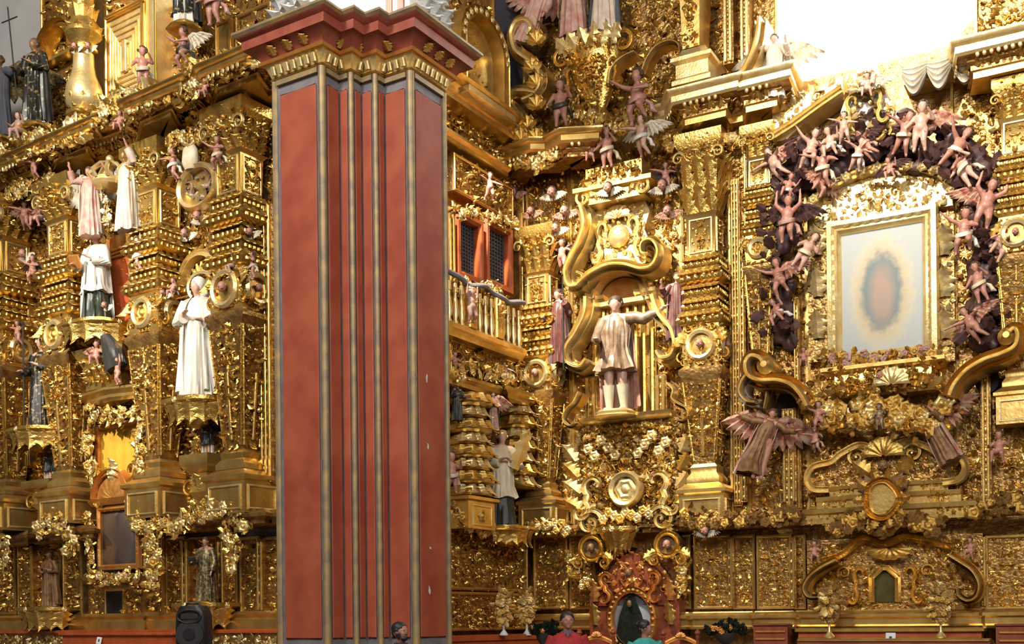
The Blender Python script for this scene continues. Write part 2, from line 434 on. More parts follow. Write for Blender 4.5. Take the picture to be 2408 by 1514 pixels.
def relief(w, h, size=0.13, seed=1, kinds=('leaf', 'scroll', 'bead', 'ros', 'leaf2', 'ess'), wts=(5, 1.3, 2.6, .9, 3, .6), sym=True, fill=1.0, mask=None, depth=1.0):
    """field of small carved foliage filling w x h (x centred, z from 0), raised from y = 0"""
    rnd = np.random.RandomState(seed)
    cell = size*0.62
    ww = w/2 if sym else w
    nx, nz = max(1, int(round(ww/cell))), max(1, int(round(h/cell)))
    per = {k: [] for k in kinds}
    pr = np.array(wts[:len(kinds)], float); pr /= pr.sum()
    for i in range(nx):
        for j in range(nz):
            if rnd.rand() > fill: continue
            x = (i+0.5+rnd.uniform(-.35, .35))*ww/nx + (0 if sym else -w/2); z = (j+0.5+rnd.uniform(-.35, .35))*h/nz
            if mask is not None and not mask(x, z): continue
            k = kinds[rnd.choice(len(kinds), p=pr)]
            s = size*rnd.uniform(0.55, 1.1)*{'leaf': 1.15, 'leaf2': 1.1, 'scroll': 0.62, 'bead': 0.24, 'ros': 0.45, 'ess': 0.7}.get(k, 0.6)
            rot = rnd.uniform(0, 2*math.pi); tl = rnd.uniform(-0.25, 0.7); y = rnd.uniform(-0.02, 0.03)
            d = s*rnd.uniform(0.8, 1.3)*depth
            per[k].append(mat4((x, y, z), (tl if k in ('leaf', 'leaf2') else rnd.uniform(-.3, .3), rot, 0), (s, d, s)))
            if sym:
                m = mat4((-x, y, z), (0, 0, 0), (-1, 1, 1)) @ mat4((0, 0, 0), (tl if k in ('leaf', 'leaf2') else 0, rot, 0), (s, d, s))
                per[k].append(m)
    g = G()
    for k in kinds: g.stamp(TS[k], per[k])
    return g if g.k else None
def add_relief(parent, w, h, loc, size=0.13, seed=1, matname='gold', M=None, **kw):
    g = relief(w, h, size, seed, **kw)
    if g is None: return None
    MM = mat4(loc) if M is None else M
    return obj('carved_relief', g, matname, parent, MM, stuff=True, sharp=50)

# ------------------------------------------------------------------ panels, columns, cornices
SEED = [100]
def seed(): SEED[0] += 1; return SEED[0]
MOULD = [(0.0, 0.0), (0.0, 0.05), (0.02, 0.07), (0.05, 0.07), (0.06, 0.04), (0.08, 0.04), (0.08, 0.0)]
def mould(k, d=1.0): return [(a*k, b*k*d) for a, b in MOULD]
def altarpiece(W, label):
    W.alt = thing('gilded_altarpiece', label, 'altarpiece', W.world(0, 0, 0), -W.th)
def local(W, x0, y0, x1, y1, o):
    xm, ym = (x0+x1)/2, (y0+y1)/2
    s0, s1 = W.sz(x0, ym, o)[0], W.sz(x1, ym, o)[0]; zb, zt = W.sz(xm, y1, o)[1], W.sz(xm, y0, o)[1]
    return mat4(((s0+s1)/2, -o, zb)), s1-s0, zt-zb
def panel(W, x0, y0, x1, y1, o, size=0.13, ground='gold_ground', relmat='gold', name='carved_panel', frame=0.7, heads=0, fill=1.0, sym=True, kinds=None, thick=None):
    """carved field of the altarpiece: a part with its moulding and relief as sub-parts"""
    M, w, h = local(W, x0, y0, x1, y1, o)
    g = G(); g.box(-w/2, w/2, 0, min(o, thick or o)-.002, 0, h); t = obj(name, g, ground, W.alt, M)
    m = 0.0
    if frame:
        m = 0.08*frame
        g = G(); g.frame(w-2*m, h-2*m, mould(frame), mat4((0, 0, m))); obj('moulding', g, 'gold_smooth', t)
    kw = {}
    if kinds: kw = dict(kinds=kinds, wts=(1,)*len(kinds))
    if size: add_relief(t, (w-2*m)*0.94, (h-2*m)*0.96, (0, 0, m*1.3), size, seed(), relmat, fill=fill, sym=sym, **kw)
    for i in range(heads):
        orn('ros', t, (0, -0.02, h*(i+0.5)/heads), min(w*0.26, 0.22), i*0.3)
    return t, w, h
def strip(W, x0, y0, x1, y1, o, n=3, mat_='gold_smooth'):
    """narrow fluted pilaster strip of the altarpiece"""
    M, w, h = local(W, x0, y0, x1, y1, o)
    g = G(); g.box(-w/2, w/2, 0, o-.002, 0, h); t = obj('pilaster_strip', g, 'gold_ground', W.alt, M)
    for i in range(n):
        x = -w/2 + w*(i+0.5)/n
        g = G(); g.bbox(x-w*0.28/n, x+w*0.28/n, -0.05, 0.0, 0.03, h-0.03, 0.008)
        obj('fillet', g, mat_, t)
    m = max(4, int(h/0.16)); Ms = [mat4((-w/2+w*(j+0.5)/n + w*0.5/n*(1 if j < n-1 else -1), -0.0, h*(i+0.5)/m), (0, 0, 0), (w*0.16/n+0.012, 0.03, h/m*0.32)) for i in range(m) for j in range(max(1, n-1))]
    g = G(); g.stamp(TS['bead'], Ms); obj('beading', g, 'gold', t, stuff=True)
    return t

def estipite(W, px, ytop, ybot, wpx, o, label, pedestal=True, seedv=1, med='ros', light='gold', dep=0.8, f1=.40):
    """baroque pilaster: pedestal, inverted obelisk shaft, medallion cube, ribbed bands, panelled block, leafy capital"""
    loc, w, h = W.box(px-wpx/2, ytop, px+wpx/2, ybot, o)
    t = thing('estipite_column', label, 'column', loc, -W.th)
    r = w/2; d = r*dep; z = 0.0
    if pedestal:
        ph = 0.11*h
        g = G(); g.rects([(r*1.0, d*1.0, 0), (r*1.0, d*1.0, ph*0.72), (r*1.12, d*1.12, ph*0.76), (r*1.12, d*1.12, ph*0.84), (r*0.86, d*0.86, ph*0.94), (r*0.7, d*0.7, ph)])
        p = obj('pedestal', g, 'gold_smooth', t)
        for (ax, ang, wd, off) in ((0, 0, r, d), (1, math.pi/2, d, r)):
            g = G(); g.frame(wd*1.5, ph*0.46, mould(0.4), mat4((0, 0, 0)))
            obj('panel_moulding', g, 'gold_pale', p, mat4((0, -off, ph*0.12), (0, 0, 0)) if ax == 0 else mat4((off, 0, ph*0.12), (0, 0, math.pi/2)))
        z = ph
    H = h - z
    def Z(f): return z + H*f
    # base moulding
    g = G(); g.rects([(r*.72, d*.72, Z(0)), (r*.72, d*.72, Z(.015)), (r*.56, d*.56, Z(.03)), (r*.60, d*.60, Z(.045)), (r*.48, d*.48, Z(.055))]); obj('base_moulding', g, 'gold_smooth', t)
    g = G(); g.rects([(r*.48, d*.48, Z(.055)), (r*.86, d*.86, Z(f1)), (r*.98, d*.98, Z(f1+.012)), (r*.98, d*.98, Z(f1+.025)), (r*.8, d*.8, Z(f1+.035))])
    sh = obj('shaft', g, 'gold_ground', t)
    # applied foliage of the tapering shaft, front and right side
    L = H*(f1-.075)
    for ang, rr, dd in ((0, r, d), (math.pi/2, d, r), (-math.pi/2, d, r)):
        lean = math.atan2(dd*.38, H*(f1-.055))
        M = mat4((0, 0, Z(.065)), (0, 0, ang)) @ mat4((0, -dd*.49, 0), (lean, 0, 0))
        wb = rr*.44; sl = rr*.38/L
        add_relief(sh, rr*1.55, L, (0, 0, 0), 0.115, seed(), light, M=M, mask=lambda x, zz, wb=wb, sl=sl: abs(x) < (wb+sl*zz)*0.95)
        for sx in (-1, 1):
            g = G(); g.tube([(sx*(wb), -0.01, 0), (sx*(wb+sl*L), -0.01, L)], 0.016, 5); obj('edge_bead', g, 'gold', sh, M)
        g = G(); g.bbox(-rr*.07, rr*.07, -0.05, 0.0, L*.05, L*.62, .01); obj('centre_strip', g, 'gold_smooth', sh, M)
    n = 4
    for i in range(n):
        orn('drop', t, (0, -d*(.58+.3*(i/n)), Z(.08+.34*i/n)), (r*.34, r*.3, H*.06))
    # medallion cube
    z0, z1 = f1+.035, f1+.15
    g = G(); g.rects([(r*.80, d*.80, Z(z0)), (r*.84, d*.84, Z((z0+z1)/2)), (r*.80, d*.80, Z(z1))]); obj('medallion_block', g, 'gold_smooth', t)
    zm = Z((z0+z1)/2)
    for ang, dd, rr in ((0, d, r), (math.pi/2, r, d)):
        add_relief(t, rr*1.6, H*(z1-z0)*.92, (0, 0, 0), .12, seed(), light, M=mat4((0, 0, Z(z0)+H*(z1-z0)*.04), (0, 0, ang)) @ mat4((0, -dd*.82, 0)), mask=lambda x, zz, R=rr*.5, q=H*(z1-z0)*.46: x*x+(zz-q)**2 > R*R)
    for ang, dd, rr in ((0, d, r), (math.pi/2, r, d)):
        M = mat4((0, 0, zm), (0, 0, ang)) @ mat4((0, -dd*.83, 0))
        g = G(); k = 20; a = np.arange(k)/k*2*math.pi; R = rr*(.48 if med == 'head' else .36)
        ring = np.array([[[(R+q)*math.cos(x), -y, (R+q)*math.sin(x)] for q, y in ((0, 0), (0.0, .06), (.05, .08), (.09, .04), (.09, 0))] for x in a])
        g.add(grid(ring, cu=True)); rg = obj('medallion_ring', g, 'gold_pale', t, M)
        orn('head' if med == 'head' else 'ros', rg, (0, 0, 0), R*.95, 0, 'flesh' if med == 'head' else light)
    for s in (-1, 1):
        orn('scroll', t, (s*r*.92, -d*.5, Z(z0+.03)), r*.3, 0, light, mirror=s > 0)
        orn('leaf2', t, (s*r*.7, -d*.85, Z(z1-.01)), (r*.6, r*.6, H*.07), s*2.6, light)
    # ribbed bands
    zb0, zb1 = z1, z1+.20; nb = 5
    for i in range(nb):
        a, b = zb0+(zb1-zb0)*i/nb, zb0+(zb1-zb0)*(i+1)/nb; q = (b-a)
        k = .74+.26*(.5+.5*math.cos(i*2.1))
        g = G(); g.rects([(r*k*.8, d*k*.8, Z(a)), (r*k, d*k, Z(a+q*.2)), (r*k*1.06, d*k*1.06, Z(a+q*.45)), (r*k, d*k, Z(a+q*.62)), (r*k*.78, d*k*.78, Z(b))])
        bo = obj('ribbed_band', g, 'gold', t)
        m = 6
        for ang, dd, rr in ((0, d, r), (math.pi/2, r, d)):
            Ms = [mat4((0, 0, Z(a+q*.35)), (0, 0, ang)) @ mat4((rr*k*(j+.5-m/2)*2/m*.92, -dd*k*1.02, 0), (0, 0, 0), (rr*k*.11, .03, H*q*.20)) for j in range(m)]
            g = G(); g.stamp(TS['bead'], Ms); obj('egg_beading', g, 'gold', bo, stuff=True)
        for ang, dd, rr, mm in ((0, d, r, 5), (math.pi/2, r, d, 4)):
            Ms = [mat4((0, 0, Z(b)+.01), (0, 0, ang)) @ mat4((rr*k*(j+.5-mm/2)*2/mm*.95, -dd*k*.98, 0), (.25, math.pi, 0), (rr*.6, rr*.4, H*q*.7)) for j in range(mm)]
            g = G(); g.stamp(T['leaf2'], Ms); obj('leaf_fringe', g, light, bo, stuff=True)
    # panelled block
    z2, z3 = zb1, zb1+.12
    g = G(); g.rects([(r*.62, d*.62, Z(z2)), (r*.66, d*.66, Z(z3-.01)), (r*.8, d*.8, Z(z3))]); obj('upper_block', g, 'gold_smooth', t)
    for ang, dd, rr in ((0, d, r), (math.pi/2, r, d)):
        M = mat4((0, 0, Z(z2+.012)), (0, 0, ang)) @ mat4((0, -dd*.65, 0))
        g = G(); g.frame(rr*.9, H*(z3-z2)*.74, mould(.35)); fr = obj('panel_moulding', g, 'gold_pale', t, M)
        add_relief(fr, rr*.8, H*(z3-z2)*.7, (0, 0, .02), .09, seed(), light)
    # capital with leaves
    z4 = 1.0
    g = G(); g.rects([(r*.60, d*.60, Z(z3)), (r*.72, d*.72, Z(z3+.05)), (r*.86, d*.86, Z(z4-.05)), (r*1.06, d*1.06, Z(z4-.03)), (r*1.06, d*1.06, Z(z4))])
    cp = obj('capital', g, 'gold', t)
    hh = H*(z4-.05-z3)
    for row in range(2):
        for ang, dd, rr, m in ((0, d, r, 3), (math.pi/2, r, d, 3), (-math.pi/2, r, d, 2)):
            for j in range(m):
                M = mat4((0, 0, Z(z3)+hh*(.02+.42*row)), (0, 0, ang)) @ mat4((rr*.62*(j-(m-1)/2)*2/m*1.25, -dd*(.64+.14*row), 0), (0.25, 0, 0), (rr*.75, rr*.5, hh*.55))
                obj('acanthus_leaf', tmesh('leaf2', light), light, cp, M)
    for ang, dd, rr in ((0, d, r), (math.pi/2, r, d)):
        add_relief(cp, rr*1.7, H*.075, (0, 0, 0), .10, seed(), light, M=mat4((0, 0, Z(z4-.085)), (0, 0, ang)) @ mat4((0, -dd*.93, 0)))
    for s in (-1, 1):
        orn('scroll', cp, (s*r*.85, -d*.95, Z(z4-.07)), r*.30, 0, 'gold_pale', mirror=s > 0)
    return t

def zsolve(W, px, py, o): return W.sz(px, py, o)[1]
def cornice(W, name, label, plan, zlow, prof, mats='gold_smooth', drops=0, dropmat='gold', cat='cornice', split=None):
    """plan: [(px, o)] corners seen at height zlow; prof [(out, z)] from the bottom up"""
    P = [(W.s_at(px, zlow, o), -o) for px, o in plan]
    s0 = P[0][0]
    loc = W.world(s0, zlow, 0)
    t = thing(name, label, cat, loc, -W.th)
    path = [(s-s0, y) for s, y in P]
    split = split or [(0, len(prof), 'moulding', mats)]
    for a, b, nm, mt in split:
        pr = [(-0.3, prof[a][1])] + list(prof[a:b]) + [(-0.3, prof[b-1][1])]
        g = G(); g.sweep(path, pr); ob = obj(nm, g, mt, t)
        if nm == 'frieze':
            zf = (prof[a][1]+prof[b-1][1])/2; of = prof[a][0]; Ms, Bs = [], []; rnd = np.random.RandomState(len(path))
            def put(x, y, an):
                nx, ny = math.sin(an), -math.cos(an)
                Ms.append(mat4((x+nx*(of+.02), y+ny*(of+.02), zf-.02+rnd.uniform(-.05, .03)), (0, 0, an)) @ mat4((0, 0, 0), (.2, rnd.uniform(-1.2, 1.2), 0), rnd.uniform(.14, .24)))
            along(path, .09, put)
            g = G(); g.stamp(T['leaf2'], Ms); obj('frieze_foliage', g, 'gold', ob, stuff=True, sharp=50)
            def put2(x, y, an):
                nx, ny = math.sin(an), -math.cos(an); Bs.append(mat4((x+nx*(prof[b-1][0]-.02), y+ny*(prof[b-1][0]-.02), prof[b-1][1]-.02), (0, 0, an), (.035, .03, .05)))
            along(path, .10, put2)
            g = G(); g.stamp(T['bead'], Bs); obj('egg_moulding', g, 'gold_pale', ob, stuff=True)
    return t, path
def along(path, step, fn):
    """call fn(x, y, angle) at even steps along a plan path"""
    for (x0, y0), (x1, y1) in zip(path[:-1], path[1:]):
        L = math.hypot(x1-x0, y1-y0); k = int(L/step)
        for i in range(k):
            q = (i+.5)/k; fn(x0+(x1-x0)*q, y0+(y1-y0)*q, math.atan2(y1-y0, x1-x0))
# ------------------------------------------------------------------ carved figures
def capsule(g, p0, p1, r0, r1, n=9):
    p0, p1 = np.asarray(p0, float), np.asarray(p1, float)
    g.tube([p0, (p0+p1)/2, p1], [r0, (r0+r1)/2, r1], n); g.ell(p0, r0, 7, n); g.ell(p1, r1, 7, n)
def remeshed(name, g, voxel, smooth=5):
    V, F = g.vf()
    me = mesh_of('tmp', (V, F), None)
    o = bpy.data.objects.new('tmp', me); COL.objects.link(o)
    m = o.modifiers.new('r', 'REMESH'); m.mode = 'VOXEL'; m.voxel_size = voxel
    s = o.modifiers.new('s', 'SMOOTH'); s.iterations = smooth; s.factor = 0.5
    dg = bpy.context.evaluated_depsgraph_get()
    out = bpy.data.meshes.new_from_object(o.evaluated_get(dg))
    bpy.data.objects.remove(o); bpy.data.meshes.remove(me)
    out.name = name
    out.polygons.foreach_set('use_smooth', np.ones(len(out.polygons), bool))
    return out
def head_geo(g, c, r, tilt=0.0, turn=0.0):
    """a head with brow, nose, mouth, chin and ears; r = half head height"""
    M = mat4(c, (tilt, 0, turn), r)
    g.ell((0, .08, .12), (.74, .86, .86), 10, 12, M); g.ell((0, -.22, -.28), (.58, .56, .66), 9, 10, M)
    g.ell((0, -.78, -.02), (.13, .16, .26), 6, 7, M)                      # nose
    g.ell((0, -.70, .24), (.46, .12, .10), 5, 8, M)                       # brow
    g.ell((0, -.68, -.44), (.22, .12, .07), 5, 7, M); g.ell((0, -.60, -.78), (.22, .2, .16), 5, 7, M)   # mouth, chin
    for s in (-1, 1):
        g.ell((s*.34, -.58, -.22), (.22, .18, .24), 5, 7, M); g.ell((s*.76, .02, -.05), (.10, .18, .26), 5, 6, M)
ARM = {'down': ((.155, .0, .62), (.15, -.08, .47)), 'chest': ((.175, -.02, .63), (.045, -.14, .68)), 'hold': ((.165, -.02, .63), (.12, -.18, .61)),
       'out': ((.24, -.05, .73), (.38, -.12, .76)), 'raise': ((.23, -.06, .80), (.22, -.14, .97)), 'bless': ((.20, -.05, .66), (.20, -.18, .80)), 'wide': ((.25, .0, .78), (.42, -.04, .84))}
def hand_geo(g, e, h, k=1.0):
    e, h = np.asarray(e), np.asarray(h); d = (h-e)/np.linalg.norm(h-e)
    s = np.cross(d, (0, 0, 1.0)); s /= np.linalg.norm(s)+1e-6
    capsule(g, h, h+d*.035*k, .019*k, .017*k, 7)
    for i in range(4):
        q = h+d*.04*k + s*(i-1.5)*.011*k
        capsule(g, q, q+d*(.035+.006*(1.5-abs(i-1.5)))*k+np.array((0, 0, -.006*k)), .0075*k, .006*k, 5)
    capsule(g, h+s*.016*k, h+s*.032*k+d*.028*k, .008*k, .006*k, 5)
def adult_body(arms=('chest', 'hold'), legs=False, tilt=0.0, turn=0.0, voxel=.011):
    g = G()
    head_geo(g, (0, -.012, .928), .067, tilt, turn)
    capsule(g, (0, .008, .80), (0, -.004, .89), .036, .032)
    capsule(g, (-.075, 0, .80), (.075, 0, .80), .048, .048); g.ell((0, 0, .70), (.105, .07, .14), 9, 10); g.ell((0, 0, .54), (.095, .075, .10), 8, 10)
    for s, a in ((-1, arms[0]), (1, arms[1])):
        e, h = [np.array((p[0]*s, p[1], p[2])) for p in ARM[a]]
        capsule(g, (s*.108, 0, .795), e, .042, .033); capsule(g, e, h, .032, .019); hand_geo(g, e, h)
        if legs:
            capsule(g, (s*.05, 0, .52), (s*.06, -.03, .27), .062, .042); capsule(g, (s*.06, -.03, .27), (s*.065, .01, .05), .042, .026)
            capsule(g, (s*.065, .01, .03), (s*.075, -.09, .018), .026, .02)
        else: capsule(g, (s*.05, 0, .52), (s*.05, 0, .06), .055, .035)
    return remeshed('body', g, voxel)
def robe_geo(prof, folds=9, amp=.13, seed=1, n=60, m=24, a0=0.0, a1=2*math.pi, thick=0.0, sway=0.0, closed=True):
    """draped cloth: prof = [(z, rx, ry, cx, cy)] from hem to top, folds run down and deepen at the hem"""
    rnd = np.random.RandomState(seed); prof = np.array(prof, float)
    zz = np.linspace(prof[0, 0], prof[-1, 0], m); a = np.linspace(a0, a1, n, endpoint=not closed)
    ph = rnd.uniform(0, 6.28, 3); P = []
    for i, z in enumerate(zz):
        t = i/(m-1)
        rx, ry, cx, cy = [np.interp(z, prof[:, 0], prof[:, k]) for k in (1, 2, 3, 4)]
        A = amp*(1-t)**0.7+amp*.15
        f = 1 + A*(.6*np.abs(np.sin(a*folds/2+ph[0]+1.2*t)) + .5*np.sin(a*(folds*.5+1.5)//1*1.0+ph[1]-2*t)*.5 + .25*np.sin(a*folds*1.7+ph[2]+3*t)) - A*.3
        hem = .012*np.sin(a*5+ph[1])*(1-t)**3
        P.append(np.stack([cx+np.cos(a)*rx*f+sway*(1-t)*.1, cy+np.sin(a)*ry*f, np.full(n, z)+hem], 1))
    P = np.array(P)
    if not closed:
        C = P.copy(); ctr = P.mean(1, keepdims=True); C = ctr+(P-ctr)*(1-.06); C[:, :, 2] = P[:, :, 2]
        P = np.concatenate([P, C[:, ::-1]], 1)
        return grid(P, cv=True, capu=True)
    return grid(P, cv=True, capu=True)
def sleeve_geo(s, a, flare=1.25):
    e, h = [np.array((p[0]*s, p[1], p[2])) for p in ARM[a]]; sh = np.array((s*.10, 0, .80))
    pts = [sh, sh*.5+e*.5+np.array((0, 0, .012)), e, e*.55+h*.45, e*.15+h*.85+np.array((0, 0, -.02*flare))]
    g = G(); g.tube(pts, [.055, .052, .05, .048*flare**.5, .040*flare], 12); return g.vf()
def halo_geo(r=.11):
    g = G(); k = 24
    ring = np.array([[[(r+q)*math.cos(x), y, (r+q)*math.sin(x)] for q, y in ((-.012, -.005), (.006, -.012), (.016, 0), (.006, .008), (-.012, .005))] for x in np.arange(k)/k*2*math.pi])
    g.add(grid(ring, cu=True))
    for i in range(12): g.add(LEAFS, mat4((r*1.1*math.cos(i*.5236), 0, r*1.1*math.sin(i*.5236)), (0, math.pi/2-i*.5236, 0), (.02, .02, .05)))
    return g.vf()
ROBE = [(.015, .150, .125, 0, 0), (.20, .135, .112, 0, 0), (.42, .118, .100, 0, 0), (.56, .112, .092, 0, 0), (.70, .122, .088, 0, 0), (.79, .105, .070, 0, .004), (.835, .060, .050, 0, .006)]
CAPE = [(.05, .175, .150, 0, .01), (.30, .165, .135, 0, .01), (.60, .150, .115, 0, .005), (.76, .138, .092, 0, 0), (.83, .085, .062, 0, .006), (.85, .06, .05, 0, .008)]
def statue(W, px, ytop, ybot, o, label, robe='white_cloth', cape=None, under=None, arms=('chest', 'hold'), hair='tonsure', hairmat='hair_brown', skin='flesh_pale', attr=(), turn=0.0, tilt=.15, hturn=0.0, name='saint_statue', seedv=1, folds=9, amp=.26, wings=None, plinth='gold', sway=0.0, cut=.0, kneel=False, robeprof=None, group=None, lean=0.0, cat='statue', capew=(-.35, 3.5), flare=1.1):
    p0, p1 = W.pt(px, ybot, o), W.pt(px, ytop, o); h = p1[2]-p0[2]
    t = thing(name, label, cat, tuple(p0), -W.th+turn, group)
    if lean: t.rotation_euler = (0, lean, -W.th+turn)
    S = mat4((0, 0, 0), (0, 0, 0), h)
    b = obj('body', adult_body(arms, kneel, tilt, hturn), skin, t, S)
    R = robeprof or ROBE
    if under:
        g = G(); g.add(robe_geo([(.015, .135, .115, 0, 0), (.25, .12, .10, 0, 0), (.5, .10, .08, 0, 0)], folds+2, amp, seedv+7)); obj('cassock', g, under, t, S)
    g = G(); g.add(robe_geo([q for q in R if q[0] >= cut-.2] if not cut else [(cut, R[0][1]*1.08, R[0][2]*1.08, 0, 0)] + [q for q in R if q[0] > cut+.05], folds, amp, seedv, sway=sway)); rb = obj('robe', g, robe, t, S)
    for s, a in ((-1, arms[0]), (1, arms[1])):
        obj('sleeve', G().add(sleeve_geo(s, a, flare)), robe, rb)
        if kneel:
            g = G(); g.tube([(s*.065, .012, .01), (s*.064, .005, .06), (s*.062, -.018, .19), (s*.061, -.026, .24)], [.034, .032, .047, .052], 12); g.ell((s*.07, -.05, .022), (.032, .065, .024)); obj('boot', g, 'cream_cloth', t, S)
    if cape:
        g = G(); g.add(robe_geo(CAPE, 8, .22, seedv+3, a0=capew[0], a1=capew[1], closed=False, sway=sway)); obj('mantle', g, cape, t, S)
    hd = (0, -.012, .928); g = G(); M = mat4(hd, (tilt, 0, hturn), .067)
    if hair == 'tonsure':
        for i in range(10):
            a = i/10*2*math.pi; g.ell((.72*math.cos(a), .05+.80*math.sin(a), .34), (.26, .26, .28), 5, 6, M) if math.sin(a) > -.75 else None
    elif hair == 'long':
        g.ell((0, .22, .20), (.88, .86, .92), 8, 10, M); g.ell((0, .55, -.55), (.7, .45, .9), 7, 9, M)
    elif hair == 'curly':
        g.ell((0, .20, .44), (.86, .86, .72), 8, 10, M)
        for i in range(16):
            a = i*2.4; z_ = .1+.8*i/16; q = math.sqrt(max(0.05, 1-z_**2)); g.ell((.8*q*math.cos(a), .2+.75*q*abs(math.sin(a)), z_), .3, 5, 6, M)
    elif hair == 'hood':
        g.ell((0, .42, .20), (1.02, 1.0, 1.10), 9, 12, M); g.ell((0, .5, -.95), (1.0, .8, .7), 7, 10, M)
    elif hair == 'mitre':
        g.lathe([(.80, .30), (.92, .8), (.78, 1.5), (.1, 2.3)], 12, M, ell=(1, .7))
    elif hair == 'helmet':
        g.ell((0, .1, .3), (.9, .98, .85), 8, 12, M); g.ell((0, .1, 1.0), (.12, .8, .5), 6, 8, M)
    if g.k: obj('hood' if hair == 'hood' else 'mitre' if hair == 'mitre' else 'helmet' if hair == 'helmet' else 'hair', g, hairmat, b)
    for at in attr:
        g = G(); kind, m_ = at[0], at[1]
        if kind == 'staff': g.tube([(at[2], -.14, at[3] if len(at) > 3 else .02), (at[2], -.14, 1.12)], .009, 6); g.ell((at[2], -.14, 1.13), .02, 5, 6); nm = 'staff'
        elif kind == 'cross': g.tube([(at[2], -.14, .30), (at[2]-.06, -.20, 1.30)], .008, 6); g.tube([(at[2]-.16, -.19, 1.15), (at[2]+.07, -.19, 1.17)], .008, 6); nm = 'cross_staff'
        elif kind == 'book': g.bbox(-.055, .055, -.02, .02, -.07, .07, .006, mat4((at[2], -.19, .63), (.5, 0, .2))); nm = 'book'
        elif kind == 'halo': g.add(halo_geo(at[2]), mat4((0, .05, .95))); nm = 'halo'
        elif kind == 'palm': g.add(T['leaf2'], mat4((at[2], -.16, .58), (.2, .25, 0), (.2, .2, .5))); nm = 'palm_leaf'
        obj(nm, g, m_, t, S)
    if wings:
        for s in (-1, 1):
            obj('wing', tmesh('wing', wings), None, t, S @ mat4((s*.05, .09, .74), (0, 0, s*.35), (s*.44, .5, .50)))
    if plinth:
        g = G(); g.lathe([(.17, -.05), (.19, -.035), (.16, -.02), (.165, .0), (.15, .018)], 16, sq=3); obj('plinth', g, plinth, t, S)
    return t, h
# putti -------------------------------------------------------------
PUTTO = {
 'sit':   dict(arm=(((-.24, -.06, .56), (-.20, -.22, .58)), ((.24, -.04, .58), (.30, -.16, .72))), leg=(((-.12, -.22, .40), (-.13, -.22, .16)), ((.12, -.22, .36), (.16, -.14, .12)))),
 'reach': dict(arm=(((-.26, -.06, .72), (-.42, -.14, .84)), ((.24, -.06, .60), (.12, -.20, .56))), leg=(((-.10, -.12, .24), (-.12, .02, .04)), ((.12, -.16, .30), (.14, .04, .14)))),
 'fly':   dict(arm=(((-.26, -.10, .70), (-.44, -.18, .72)), ((.25, -.08, .62), (.36, -.22, .54))), leg=(((-.08, .06, .22), (-.12, .22, .06)), ((.10, -.06, .22), (.18, .10, .04)))),
 'stand': dict(arm=(((-.22, -.02, .54), (-.24, -.14, .44)), ((.23, -.04, .60), (.16, -.18, .72))), leg=(((-.08, -.02, .22), (-.09, .02, .03)), ((.08, -.05, .22), (.12, .02, .03)))),
 'hold':  dict(arm=(((-.25, -.04, .78), (-.24, -.06, .98)), ((.25, -.04, .78), (.24, -.06, .98))), leg=(((-.09, -.04, .22), (-.07, .04, .03)), ((.10, -.10, .24), (.13, .03, .08))))}
PM = {}
def putto_mesh(pose):
    if pose in PM: return PM[pose]
    q = PUTTO[pose]; g = G()
    head_geo(g, (0, -.02, .86), .118, .12, .15)
    capsule(g, (0, 0, .70), (0, -.01, .78), .055, .05)
    g.ell((0, -.01, .60), (.13, .10, .13), 8, 10); g.ell((0, -.025, .47), (.125, .115, .11), 8, 10)
    for i, s in enumerate((-1, 1)):
        e, hnd = q['arm'][i]; kn, ft = q['leg'][i]
        capsule(g, (s*.12, 0, .67), e, .055, .042); capsule(g, e, hnd, .042, .028); hand_geo(g, e, hnd, 1.3)
        capsule(g, (s*.07, -.01, .42), kn, .085, .06); capsule(g, kn, ft, .058, .034); capsule(g, ft, np.asarray(ft)+(0, -.07, -.015), .034, .026)
    PM[pose] = remeshed('body', g, .019, 4); return PM[pose]
def _hair():
    g = G(); rnd = np.random.RandomState(4)
    for i in range(18):
        a = rnd.uniform(0, 6.28); z_ = rnd.uniform(-.1, 1); q = math.sqrt(1-z_*z_*.98)
        if math.sin(a)*q < -.45 and z_ < .55: continue
        g.ell((.098*q*math.cos(a), .098*q*math.sin(a)-.012, .875+.098*z_), .038, 5, 6)
    return g
def _sash():
    g = G(); k = 20; P = []
    for i in range(k):
        a = i/k*2*math.pi; c = np.array([.145*math.cos(a), .135*math.sin(a)-.02, .44+.05*math.sin(a+.6)])
        P.append([c+np.array([math.cos(b)*math.cos(a)*.028, math.cos(b)*math.sin(a)*.028, math.sin(b)*.05]) for b in np.arange(6)/6*6.28])
    g.add(grid(P, cu=True, cv=True)); g.tube([(.13, .05, .42), (.20, .10, .36), (.24, .10, .24), (.30, .14, .20)], [.03, .045, .05, .012], 8)
    return g
HAIR_M, SASH_M = mesh_of('hair', _hair()), mesh_of('sash', _sash())
for p_ in PUTTO: putto_mesh(p_)
SM = {}
def shared(base, key, matname):
    k = (key, matname)
    if k not in SM: SM[k] = base.copy(); SM[k].materials.clear(); SM[k].materials.append(MAT[matname])
    return SM[k]
